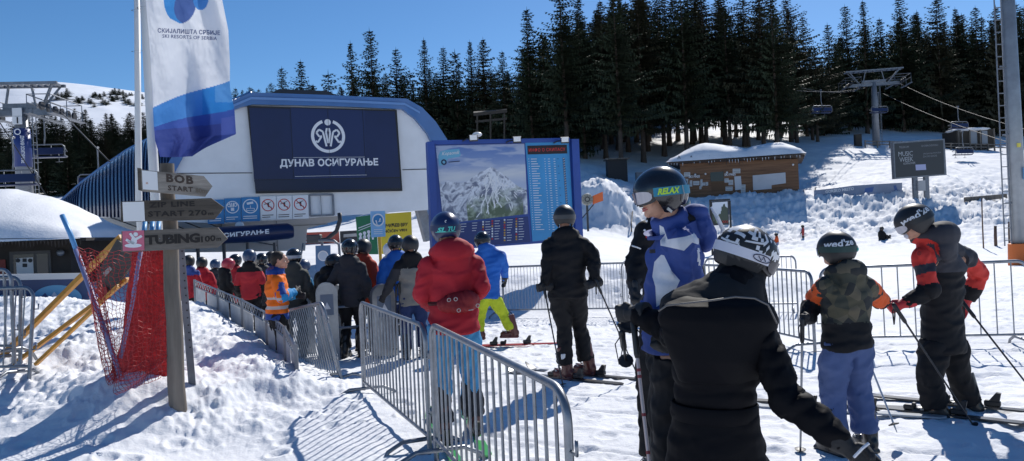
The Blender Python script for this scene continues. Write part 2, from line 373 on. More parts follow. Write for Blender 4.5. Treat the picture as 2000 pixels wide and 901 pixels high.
def make_ground():
    th = np.concatenate([np.linspace(-180, -42, 70, endpoint=False), np.linspace(-42, 42, 900, endpoint=False), np.linspace(42, 180, 70, endpoint=False)])
    th = np.radians(th); rr = np.concatenate([[.02, .3, .7, 1.1], np.geomspace(1.5, 130, 900, endpoint=False), np.geomspace(130, 420, 70)])
    T, RR = np.meshgrid(th, rr); x, y = RR*np.sin(T), RR*np.cos(T)
    z = ground_arr(x.ravel(), y.ravel()); n, k = T.shape
    V = np.c_[x.ravel(), y.ravel(), z]
    i, j = np.meshgrid(np.arange(n-1), np.arange(k), indexing='ij'); j2 = (j+1) % k
    F = np.stack([i*k+j, i*k+j2, (i+1)*k+j2, (i+1)*k+j], -1).reshape(-1, 4)
    o = np_mesh('snow_ground', V, F, MAT['snow']); tag(o, kind='structure')
make_ground()
def make_mountain():
    # bald snow-covered summit far off to the left
    prof = [(-700, 260), (-400, 215), (-150, 180), (0, 164), (75, 158), (150, 162), (280, 181), (450, 205), (650, 250), (900, 300), (1300, 330), (1800, 330)]
    px = np.linspace(-700, 1800, 240); top = np.interp(px, [p[0] for p in prof], [p[1] for p in prof]); top = np.convolve(np.pad(top, 6, 'edge'), np.ones(13)/13, 'valid')
    rows = []
    for t in np.linspace(0, 1.25, 60):
        d = 420+620*t; row = []
        for a, b in zip(px, top):
            yy = 330+(b-330)*math.sin(min(t, 1)*PI/2)**.8 if t <= 1 else b
            q = P(a, yy, 420+620*t) if t <= 1 else P(a, b, 1040)+Vector((0, (t-1)*620, -(t-1)*180))
            q.z += 6*float(fbm(np.array(q.x*.012), np.array(q.y*.012), 91, 4))*min(t*3, 1)*(1 if t < .9 else .25); row.append(q)
        rows.append(row)
    mb = MB(); mb.grid(rows); o = mb.build('snowy_mountain', mat('far_snow', (.82, .85, .9), .7, bump=.5, bscale=.05, bdist=2), smooth=True); tag(o, kind='structure')
    return o
make_mountain()
# ------------------------------------------------------------ spruces
NEEDLE = mat('spruce_needles', (.038, .052, .030), .75, var=.45, vscale=.6, spec=.2)  # needle colour lightened to stand in for haze over the trees
NEEDLE2 = mat('spruce_needles_brownish', (.055, .056, .034), .75, var=.4, vscale=.6, spec=.2)
BARK = mat('spruce_bark', (.075, .055, .042), .85, bump=.8, bscale=12, var=.4, vscale=3, stretch=(3, 3, .6))
def crown_mesh(h, r, bare, seed, dens=1.0, m=NEEDLE):
    rnd = random.Random(seed); vs = []; fs = []
    z = h*bare; k = 0
    def tri(a, b, c): n = len(vs); vs.extend((a, b, c)); fs.append((n, n+1, n+2))
    lop = rnd.random()*6.28
    while z < h-.25:
        t = (z-h*bare)/(h*(1-bare)); wob = 1+.20*math.sin(z*1.7+seed)+.14*math.sin(z*4.1+seed*2); low = min(1, .45+t*5)
        L0 = 1.7*r*((1-t)**.82)*low+.12; nb = max(4, int((7 if t < .7 else 6)*dens)); ph = rnd.random()*6.28
        for i in range(nb):
            a = ph+2*PI*i/nb+rnd.uniform(-.4, .4); L = L0*rnd.uniform(.42, 1.2)*(1+.16*math.cos(a-lop))*wob; 
            if rnd.random() < .07: L *= rnd.uniform(.3, .6)
            ca, sa = math.cos(a), math.sin(a); droop = rnd.uniform(.18, .38)*(1-.75*t); lift = .12+.6*t*t
            zj = rnd.uniform(-.4, .4)*(1.1-t); steps = max(2, int(L/.26)); side = .24+.19*L
            for s in range(steps):
                u = (s+.5)/steps; x = L*u; zz = z+zj-droop*L*u+(droop*.75)*L*u**3+lift*L*u*.5
                wdt = side*(1.15-u)*rnd.uniform(.7, 1.25)
                cx, cy = x*ca, x*sa
                for sd in (-1, 1):
                    fx = .75*wdt; ex = cx+ca*fx-sa*sd*wdt; ey = cy+sa*fx+ca*sd*wdt
                    tri((cx-ca*.09, cy-sa*.09, zz), (cx+ca*.14, cy+sa*.14, zz-.02), (ex, ey, zz-rnd.uniform(.06, .26)*(1.1-t)))
                if rnd.random() < .8:
                    hz = rnd.uniform(.2, .55)*(1.15-t)
                    tri((cx-sa*.05-ca*.1, cy+ca*.05-sa*.1, zz+.02), (cx+sa*.05+ca*.14, cy-ca*.05+sa*.14, zz+.02), (cx+ca*rnd.uniform(-.05, .2), cy+sa*.1, zz-hz))
            e = z+zj-droop*L+(droop*.75)*L+lift*L*.5
            tri(((L-.22)*ca-sa*.07, (L-.22)*sa+ca*.07, e-.02), ((L-.22)*ca+sa*.07, (L-.22)*sa-ca*.07, e-.02), ((L+.14)*ca, (L+.14)*sa, e+.03))
        z += (.25+.10*(1-t))*rnd.uniform(.8, 1.25)*(h/18)**.5; k += 1
    for q in range(6): a = q*1.05; tri((.05*math.cos(a), .05*math.sin(a), h-.5), (-.05*math.cos(a), -.05*math.sin(a), h-.5), (.02, 0, h+.25))
    me = bpy.data.meshes.new('crown'); me.from_pydata(vs, [], fs); me.materials.append(m); return me
def trunk_mesh(h, r, bare, seed):
    rnd = random.Random(seed); mb = MB(); pts = []; rs = []
    for i in range(9):
        t = i/8; pts.append((.06*math.sin(3*t+seed), .05*math.sin(4*t+seed*2), -.6+(h+.4)*t)); rs.append(r*(1-.93*t)*(1.35 if i == 0 else 1))
    mb.tube(pts, rs, 9)
    for i in range(int(10+bare*50)):                            # dead limbs on the bare stem
        z = rnd.uniform(.1, max(bare, .12)+.1)*h; a = rnd.random()*6.28; L = rnd.uniform(.3, 1.3)
        mb.tube([(0, 0, z), (math.cos(a)*L*.6, math.sin(a)*L*.6, z-.05*L), (math.cos(a)*L, math.sin(a)*L, z-.25*L)], [.025, .015, .006], 4)
    o = mb.build('trunk', BARK, smooth=True); me = o.data; bpy.data.objects.remove(o); return me
TV = []                                       # (height, crown mesh, trunk mesh)
for i, (h, r, bare, dn, mm) in enumerate([(18, 2.5, .24, 1.15, NEEDLE), (18, 2.9, .2, 1.2, NEEDLE2), (16, 2.3, .06, 1.1, NEEDLE), (14, 2.2, .04, 1.0, NEEDLE), (17, 1.9, .08, 1.1, NEEDLE), (15, 2.6, .05, 1.2, NEEDLE2), (19, 2.1, .30, 1.0, NEEDLE), (9, 1.9, .02, .8, NEEDLE)]):
    TV.append((h, crown_mesh(h, r, bare, 100+i, dn, mm), trunk_mesh(h, .02*h*(.62 if h < 17 else .72), bare, 7+i)))
TREE_N = 0
def tree(x, y, h, v, label, group, rz=None, wide=1.0, sink=.2):
    global TREE_N; TREE_N += 1
    H, cm, tm = TV[v]; s = h/H; z = gz(x, y)-sink
    root = thing('spruce_tree', label, 'tree', (x, y, z), rz if rz is not None else (TREE_N*2.399) % 6.28, group); root.scale = (s*wide, s*wide, s)
    for nm, me in (('trunk', tm), ('crown', cm)):
        o = bpy.data.objects.new(nm, me); COL.objects.link(o); o.parent = root
    return root
def tree_px(px, top, d, v, label, group, wide=1.0, dx=0):
    g = G(px, d); zt = P(px, top, d).z; x = P(px, top, d).x*.5+g.x*.5+dx
    return tree(x, d, max(3, zt-g.z+.2), v, label, group, wide=wide)
rnd = random.Random(5)
GR1 = 'spruces of the wood behind the slope'
front = [(452,178,140,3),(463,172,138,3),(476,175,142,4),(491,170,139,3),(508,174,141,3),(524,171,138,4),(541,173,140,3),(555,131,96,2),(592,118,98,3),(645,140,100,7),(690,82,92,4),(728,58,90,2),(778,95,96,3),(805,140,90,7),(833,76,92,4),(870,92,98,2),(893,100,92,7),(922,80,96,4),(948,74,93,5),(985,100,88,3),
         (1035,16,84,2),(1062,60,90,7),(1100,-40,82,0),(1135,-10,86,2),(1178,0,88,1),(1205,-25,80,0),(1250,-30,88,1),(1290,-20,92,6),(1335,-40,86,0),(1375,-20,92,1),(1420,10,88,6),(1455,-20,94,0),(1487,-40,86,1),(1512,-10,82,0),(1540,-10,98,1),(1572,30,106,2),
         (1620,46,112,3),(1655,10,116,2),(1690,0,113,4),(1722,35,120,3),(1760,-10,117,2),(1795,20,122,4),(1835,-10,118,5),(1870,15,124,4),(1910,12,121,2),(1950,10,118,5),(1990,5,122,2)]
desc = {2: 'dark full pointed spruce', 3: 'shorter broad spruce', 4: 'slim pointed spruce', 5: 'broad brownish spruce', 7: 'low young spruce', 0: 'tall bare-trunked spruce', 1: 'tall brownish bare-trunked spruce', 6: 'slender long-trunked spruce'}
def where(px):
    if px < 545: return 'low over the left end of the terminal roof'
    if px < 665: return 'above the terminal roof, left part'
    if px < 815: return 'above the terminal roof, right part'
    if px < 1010: return 'left of and above the map board'
    if px < 1150: return 'above the map board'
    if px < 1310: return 'left of the wooden hut'
    if px < 1600: return 'behind the wooden hut'
    if px < 1790: return 'around the right lift tower'
    return 'at the right beyond the lift chairs'
ordn = ['first', 'second', 'third', 'fourth', 'fifth', 'sixth', 'seventh', 'eighth', 'ninth', 'tenth', 'eleventh', 'twelfth']
import collections
cnt = collections.Counter()
for px, top, d, v in front:
    k = (v, where(px)); cnt[k] += 1
    tree_px(px, top, d, v, '%s %s, %s from left' % (desc[v], where(px), ordn[cnt[k]-1]), GR1, 1.05)
# trees deeper in the wood, behind the first rows
def toplim(px): return float(np.interp(px, [430, 520, 600, 660, 760, 860, 960, 1030, 1110, 1300, 1550, 1600, 1640, 1700, 1850, 2050], [185, 165, 170, 150, 130, 140, 120, 90, 30, -30, 20, 90, 80, 40, 20, 0]))
for row, (d, n, x0, x1) in enumerate([(104, 26, 470, 1130), (116, 24, 450, 1150), (128, 22, 460, 1160), (97, 13, 1140, 1600), (103, 13, 1150, 1600), (108, 14, 1130, 1610), (120, 16, 1120, 1610), (132, 16, 1120, 1600), (127, 19, 1560, 2080), (134, 18, 1580, 2100), (142, 17, 1560, 2100), (154, 16, 1100, 2100)]):
    for i in range(n):
        px = x0+(x1-x0)*(i+rnd.uniform(.1, .9))/n
        if d > 104 and 1285 < px < 1585: continue
        top = toplim(px)+rnd.uniform(-6, 45); v = rnd.choice([2, 4, 5, 2, 3] if not (1140 < px < 1600 and d < 110) else [0, 1, 6])
        tree_px(px, top, d+rnd.uniform(-3, 3), v, 'dark spruce standing deep in the wood behind the first row of trees', 'spruces deep in the wood', 1.15)
# wood on the left slope, beyond the terminal
for row, (d, n, topy) in enumerate([(118, 17, 285), (130, 18, 262), (146, 19, 245), (168, 20, 230), (192, 21, 222)]):
    for i in range(n):
        px = -60+(520)*(i+rnd.uniform(.1, .9))/n
        tree_px(px, topy+rnd.uniform(-14, 22)-max(0, (px-300)*.1), d+rnd.uniform(-5, 5), rnd.choice([2, 5, 3, 4]), 'dark spruce in the wood below the snowy mountain at the left', 'spruces below the mountain', 1.7)
# dwarf pines on the bald mountain
for i in range(46):
    px = rnd.choice([rnd.uniform(110, 270), rnd.uniform(150, 300)]); py = rnd.uniform(182, 212)+max(0, (150-px)*.1)
    t = (py-330)/(float(np.interp(px, [0, 75, 150, 280, 450], [164, 158, 162, 181, 205]))-330); t = max(0, min(1, t))
    tt = math.asin(min(1, t**(1/.8)))*2/PI; q = P(px, py, 420+620*tt)
    H, cm, tm = TV[7]; root = thing('dwarf_pine', 'small dark pine clump on the white side of the far mountain', 'tree', (q.x, q.y, q.z-3), i*2.4, 'pines dotted over the far mountain')
    s = rnd.uniform(.7, 1.1); root.scale = (s*2.2, s*2.2, s)
    o = bpy.data.objects.new('crown', cm); COL.objects.link(o); o.parent = root
# ------------------------------------------------------------ common materials
WHITE = mat('white_panel', (.76, .77, .78), .45, var=.06, vscale=.8)
WPAINT = mat('white_paint', (.78, .78, .78), .4)
GREYP = mat('grey_panel', (.42, .42, .42), .5, var=.08, vscale=1)
BLUE = mat('blue_cladding', (.035, .14, .36), .32, coat=.3, var=.1, vscale=.7)
NAVY = mat('navy_panel', (.008, .016, .07), .35, var=.15, vscale=.4)
DARK = mat('dark_metal', (.03, .032, .038), .5)
BLACK = mat('black', (.012, .012, .014), .5)
STEEL = mat('galvanised_steel', (.27, .285, .31), .42, metal=.8, var=.22, vscale=9, bump=.15, bscale=60, bdist=.002)
STEELD = mat('dull_steel', (.2, .215, .24), .5, metal=.6, var=.2, vscale=4)
WOOD = mat('weathered_wood', (.19, .16, .13), .8, var=.45, vscale=5, stretch=(1, 1, .12), bump=.6, bscale=22, bdist=.01)
SIGNW = mat('grey_board_wood', (.30, .265, .225), .8, var=.4, vscale=4, stretch=(.35, 1, 3.5), bump=.5, bscale=30, bdist=.006)
SIGND = mat('dark_board_wood', (.085, .07, .055), .8, var=.4, vscale=4, stretch=(.35, 1, 3.5), bump=.5, bscale=30, bdist=.006)
HUTW = mat('hut_timber', (.20, .10, .05), .7, var=.3, vscale=1.6, stretch=(.3, .3, 5))
SIGNB = mat('sign_blue', (.02, .20, .46), .4)
SIGNL = mat('sign_light_blue', (.22, .45, .72), .4)
LETW = mat('lettering_white', (.75, .76, .78), .5)
LETD = mat('lettering_dark', (.02, .02, .022), .6)
RED = mat('red', (.5, .02, .02), .5)
SNOW = MAT['snow']
VC = vcmat('printed_sheet', .35)
# ------------------------------------------------------------ terminal of the chairlift
def terminal():
    a = P(483, 300, 27); b = P(785, 300, 29.3); pl = Plane((a.x, a.y), (b.x, b.y))
    root = thing('lift_terminal', 'white and blue chairlift terminal with a curved ribbed roof and a big dark screen', 'building', (pl.o.x, pl.o.y, gz(pl.o.x, pl.o.y)))
    back = -pl.n
    # white facade (an arch), 25 cm thick, in two courses with a joint
    arch = [(318, 432), (322, 395), (335, 350), (362, 300), (400, 252), (435, 226), (468, 212), (492, 206), (640, 209), (783, 215), (808, 233), (832, 262), (850, 300), (862, 350), (868, 408), (700, 419), (560, 429), (440, 437)]
    m = MB(); pquad(m, pl, arch, 0, .25); m.build('facade', WHITE, root)
    m = MB()
    for (p, q) in [((345, 339), (493, 338)), ((786, 332), (856, 330))]:
        A_, B_ = pl.at(*p, .004), pl.at(*q, .004); m.beam(A_, B_, .03, .03)
    m.build('panel_joint', DARK, root)
    # blue rim round the arch
    out = [(296, 432), (303, 385), (318, 340), (345, 292), (384, 240), (425, 212), (455, 199), (490, 184), (640, 189), (790, 196), (820, 213), (846, 240), (868, 274), (882, 320), (890, 405)]
    inn = [(318, 432), (322, 395), (335, 350), (362, 300), (400, 252), (435, 226), (468, 212), (492, 206), (640, 209), (783, 215), (808, 233), (832, 262), (850, 300), (862, 350), (868, 408)]
    m = MB(); rings = []
    for o_, i_ in zip(out, inn):
        O, I = pl.at(*o_, .0), pl.at(*i_, .0); rings.append([I+pl.n*.22, O+pl.n*.34, O-pl.n*1.6, I-pl.n*.3])
    m.loft(rings); m.build('arch_rim', BLUE, root, smooth=True, angle=R(30))
    m = MB(); rows = []
    for off in (0, .5): rows.append([pl.at(x, y+7, .36) if 0 else pl.at(x, y, .345)+Vector((0, 0, -.10-off*.18)) for x, y in out[5:11]])
    m.grid(rows); m.build('gutter_line', mat('blue_light', (.14, .28, .55), .4), root)
    # roof: crown going back from the rim, swelling out to the left over the bullwheel
    ridge = [(884, 470, 33), (790, 197, 31.5), (640, 190, 30.5), (490, 185, 29), (440, 206, 30), (395, 226, 30.8), (350, 243, 31.5), (300, 270, 32.5), (250, 296, 33.6), (200, 330, 34.6), (160, 360, 35.4), (128, 388, 36), (112, 402, 36.2)]
    eave = [(440, 437, 27.6), (410, 436, 27.2), (370, 434, 27.2), (330, 431, 27.3), (290, 428, 28.2), (250, 426, 29.6), (200, 424, 31.5), (150, 426, 33.6), (125, 424, 35), (110, 420, 36)]
    top = ridge[3:]; k = len(eave); rows = []; ribs = []
    def sec(t):
        f = t*(k-1); i = min(int(f), k-2); g = f-i
        T = P(*[top[i][q]*(1-g)+top[i+1][q]*g for q in range(3)]); E = P(*[eave[i][q]*(1-g)+eave[i+1][q]*g for q in range(3)])
        row = []
        for s in range(15):
            s /= 14; a = s*PI/2
            x = T.x+(E.x-T.x)*math.sin(a); y = T.y+(E.y-T.y)*math.sin(a); z = E.z+(T.z-E.z)*math.cos(a)**.9 if s < 1 else E.z
            row.append(Vector((x, y, z)))
        return row
    nn = 62
    rows = [sec(i/nn) for i in range(nn+1)]
    m = MB(); m.grid(rows); o = m.build('roof_shell', mat('roof_blue', (.014, .028, .075), .2, metal=.2, coat=.35), root, smooth=True)
    m = MB()
    for i in range(0, nn+1):
        r = rows[i]; ctr = Vector((-12, 36, 1)); m.tube([p+(p-ctr).normalized()*.02 for p in r], .026, 5)
    m.build('standing_seam', mat('seam_blue', (.018, .035, .10), .25, metal=.3, coat=.5), root, smooth=True)
    m = MB(); m.tube([r[0]+Vector((0, 0, .03)) for r in rows], .11, 6); m.build('ridge_edge', BLUE, root, smooth=True)
    # flat crown behind the arch
    m = MB(); rr = []
    for o_ in out[4:13]:
        O = pl.at(*o_, 0); rr.append([O-pl.n*1.5, O-pl.n*4-Vector((0, 0, .3)), O-pl.n*9-Vector((0, 0, 1.6))])
    m.grid(rr); m.build('roof_crown', BLUE, root, smooth=True)
    # dark low structure seen above the rim
    m = MB(); pquad(m, pl, [(520, 187), (545, 174), (640, 178), (665, 190)], -7, 3); m.build('roof_hatch', DARK, root)
    # pale skirt panels under the roof on the left
    m = MB(); low = []
    for i in range(12):
        t = .12+.7*i/11; e = sec(t)[-1]; low.append([e, e+Vector((.25, .1, -.12)), e+Vector((1.3, 1.2, -.75)), e+Vector((1.9, 2.6, -1.0))])
    m.grid(low); m.build('skirt', mat('beige_panel', (.55, .54, .50), .5, var=.1, vscale=.7), root)
    m = MB()
    for r in low[::2]: m.tube([p+Vector((-.01, -.02, -.01)) for p in r], .018, 4)
    m.build('skirt_joint', DARK, root)
    # grey underside between the facade and the ground
    pu = Plane((pl.w(0, 0, -2.2).x, pl.w(0, 0, -2.2).y), (pl.w(4, 0, -2.2).x, pl.w(4, 0, -2.2).y))
    m = MB(); pquad(m, pu, [(330, 436), (668, 416), (662, 430), (600, 447), (596, 490), (330, 494)], 0, .3); m.build('underside_panel', GREYP, root)
    m = MB()
    for x in (380, 432, 540): m.beam(pu.at(x, 432, .02), pu.at(x+3, 492, .02), .03, .03)
    m.beam(pu.at(340, 452, .02), pu.at(640, 438, .02), .03, .03); m.build('underside_joint', mat('joint_grey', (.2, .2, .2), .6), root)
    # the big screen
    scr = MB(); pquad(scr, pl, [(483, 207), (775, 215), (786, 373), (500, 378)], .16, .15)
    s_ = scr.build('advertising_screen', BLACK, root); s_['label'] = 'dark blue screen with a white ring emblem and a Cyrillic company name'
    m = MB(); pquad(m, pl, [(487, 211), (771, 218), (781, 346), (496, 351)], .168, .006); m.build('screen_image', NAVY, s_)
    m = MB(); pquad(m, pl, [(496, 352), (781, 348), (783, 368), (501, 373)], .168, .006); m.build('screen_band', mat('navy_dark', (.006, .01, .04), .3), s_)
    m = MB(); pquad(m, pl, [(567, 211), (712, 216), (716, 347), (574, 350)], .172, .003); m.build('screen_image', mat('navy_mid', (.011, .022, .09), .35), s_)
    m = MB()
    for x0, x1 in ((567, 574), (640, 645), (708, 715)): m.beam(pl.at(x0, 213, .174), pl.at(x1, 348, .174), .022, .01)
    m.build('screen_seam', BLACK, s_)
    m = MB(); c = pl.at(641, 266, .18); ux = pl.u*.02; sc = (pl.at(674, 266, .18)-c).length; U, V = pl.u, Vector((0, 0, 1))
    disc(m, c, U, V, sc*.82, sc, 40, PI*.61, PI*2.39)
    disc(m, c+V*sc*.82, U, V, 0, sc*.19, 20)
    for sg in (-1, 1):                                           # two facing figures inside the ring
        for pts in ([(.12, -.72), (.30, .30), (.52, .45), (.68, .22), (.52, -.05), (.36, -.02)], [(.02, -.5), (.12, .25), (.06, .55)], [(.40, -.05), (.62, -.45), (.74, -.35)]):
            q = [c+U*(sg*a*sc)+V*(b*sc*.85) for a, b in pts]
            for e, f in zip(q[:-1], q[1:]): m.beam(e, f, sc*.11, .006, pl.n.cross(f-e).normalized() if 0 else pl.n)
    m.build('emblem', LETW, s_)
    m = MB(); ptext(m, pl, 'ДУНАВ ОСИГУРАЊЕ', 547, 329, 739, 326, 18, .18, .035, 1.05); m.build('lettering', LETW, s_)
    m = MB(); m.beam(pl.at(573, 308, .18), pl.at(712, 307, .18), .035, .01); m.beam(pl.at(576, 345, .18), pl.at(716, 342, .18), .035, .01); m.build('rule_line', LETW, s_)
    # safety signs under the screen
    pw = [(405, 391, 'l'), (438, 388, 'b'), (471, 386, 'b'), (508, 384, 'r'), (540, 383, 'r'), (571, 382, 'r')]
    kinds = ['blue sign with a ski tip', 'blue sign with raised hands', 'blue sign with a camera']
    for i, (x, y, c_) in enumerate(pw):
        red = c_ == 'r'; x2 = pw[i+1][0]-1 if i < 5 else 602
        if i == 2: x2 = 507
        y2 = y-1; hb = 46 if red else 47
        m = MB(); pquad(m, pl, [(x, y), (x2, y2), (x2+1, y2+hb), (x+1, y+hb)], .10, .05)
        sg = m.build('safety_sign', WPAINT if red else SIGNB, root)
        c = pl.at((x+x2)/2, y+17, .105); rad = (pl.at(x2-2, y+17, .105)-c).length*.93; U, V = pl.u, Vector((0, 0, 1))
        m = MB(); disc(m, c, U, V, rad*.86, rad, 26)
        if red: q = (-U+V).normalized(); m.beam(c+q*rad*.9, c-q*rad*.9, rad*.12, .006, pl.n)
        m.build('ring', RED if red else LETW, sg)
        m = MB()
        if i in (3, 4, 5):
            m.beam(c+U*rad*-.6+V*rad*.1, c+U*rad*.5+V*rad*.55, rad*.09, .005, pl.n); disc(m, c+U*rad*.05+V*rad*.22, U, V, 0, rad*.14, 10)
            m.beam(c+V*rad*.1, c+U*rad*.12-V*rad*.3, rad*.26, .005, pl.n); m.beam(c+U*rad*.1-V*rad*.25, c+U*rad*.5-V*rad*.35, rad*.13, .005, pl.n); m.beam(c+U*rad*.48-V*rad*.33, c+U*rad*.5-V*rad*.65, rad*.1, .005, pl.n)
        elif i == 1:
            m.beam(c-V*rad*.6, c-V*rad*.1, rad*.5, .005, pl.n)
            for q in (-.28, -.08, .12): m.beam(c+U*rad*q, c+U*rad*q*1.4+V*rad*.7, rad*.14, .005, pl.n)
            disc(m, c+U*rad*.45+V*rad*.35, U, V, rad*.16, rad*.28, 14); disc(m, c-U*rad*.5+V*rad*.3, U, V, rad*.16, rad*.28, 14)
        elif i == 2:
            m.beam(c+U*rad*-.45+V*rad*.35, c+U*rad*.4+V*rad*.5, rad*.3, .005, pl.n); m.beam(c+V*rad*.1-U*rad*.0, c-V*rad*.35, rad*.06, .005, pl.n)
            for q in ((-.5, .5, -.3), (-.5, .5, -.6)): m.beam(c+U*rad*q[0]+V*rad*q[2], c+U*rad*q[1]+V*rad*q[2], rad*.07, .005, pl.n)
            for q in (-.5, .5): m.beam(c+U*rad*q-V*rad*.3, c+U*rad*q-V*rad*.6, rad*.07, .005, pl.n)
        else: m.beam(c+U*rad*-.5+V*rad*.5, c+U*rad*.5-V*rad*.1, rad*.1, .005, pl.n)
        m.build('pictogram', LETD if red else LETW, sg)
        m = MB()
        for j in range(2): m.beam(pl.at(x+4, y+37+j*4, .104), pl.at(x2-5-(j*6 if i % 2 else 0), y2+37+j*4, .104), .03, .004, pl.n)
        m.build('caption', mat('caption_dark', (.1, .1, .1), .5) if red else LETW, sg)
    m = MB()                                                       # empty display frame
    for p, q in [((604, 381), (650, 380)), ((650, 380), (652, 420)), ((652, 420), (606, 422)), ((606, 422), (604, 381)), ((626, 383), (628, 420))]: m.beam(pl.at(*p, .07), pl.at(*q, .07), .07 if p[0] != 626 else .015, .06, pl.n)
    m.build('display_frame', STEELD, root)
    m = MB(); A_ = pl.at(834, 404, -1.0); m.beam(pl.at(820, 404, -1.2), pl.at(838, 470, -1.2), .42, .4); m.build('support_leg', STEELD, root)
    m = MB(); m.ell(pl.at(468, 440, .2), (.16, .16, .13)); m.ell(pl.at(470, 445, .26), (.09, .09, .09)); m.build('dome_camera', WPAINT, root, smooth=True)
    # entrance barrel board on posts
    pb = Plane((pl.w(0, 0, .9).x, pl.w(0, 0, .9).y), (pl.w(4, 0, .9).x, pl.w(4, 0, .9).y))
    r2 = thing('entrance_board', 'dark blue round-fronted board with white Cyrillic lettering on posts over the queue', 'sign', (pb.w(1, 0).x, pb.w(1, 0).y, gz(pb.w(1, 0).x, pb.w(1, 0).y)))
    m = MB(); rings = []
    for (x, y0, y1) in [(352, 449, 481), (420, 444, 477), (500, 440, 473), (562, 436, 467), (572, 441, 464)]:
        t, b_ = pb.at(x, y0), pb.at(x+1, y1); h = (t-b_).length; ring = []
        for j in range(9):
            a = PI*j/8; ring.append(b_+Vector((0, 0, h*(1-math.cos(a))/2))+pb.n*(.28*math.sin(a)))
        ring += [t-pb.n*.1, b_-pb.n*.1]; rings.append(ring)
    m.loft(rings); m.build('barrel_panel', NAVY, r2, smooth=True, angle=R(40))
    m = MB(); ptext(m, pb, 'ДУНАВ ОСИГУРАЊЕ', 362, 473, 526, 458, 11, .285, .04, 1.05); m.build('lettering', LETW, r2)
    m = MB()
    for x in (386, 437, 483, 536):
        p = pb.at(x, 474, -.05); m.beam(p, (p.x, p.y, gz(p.x, p.y)-.2), .09, .09)
    m.build('post', DARK, r2)
    return pl, root
TPL, TERM = terminal()
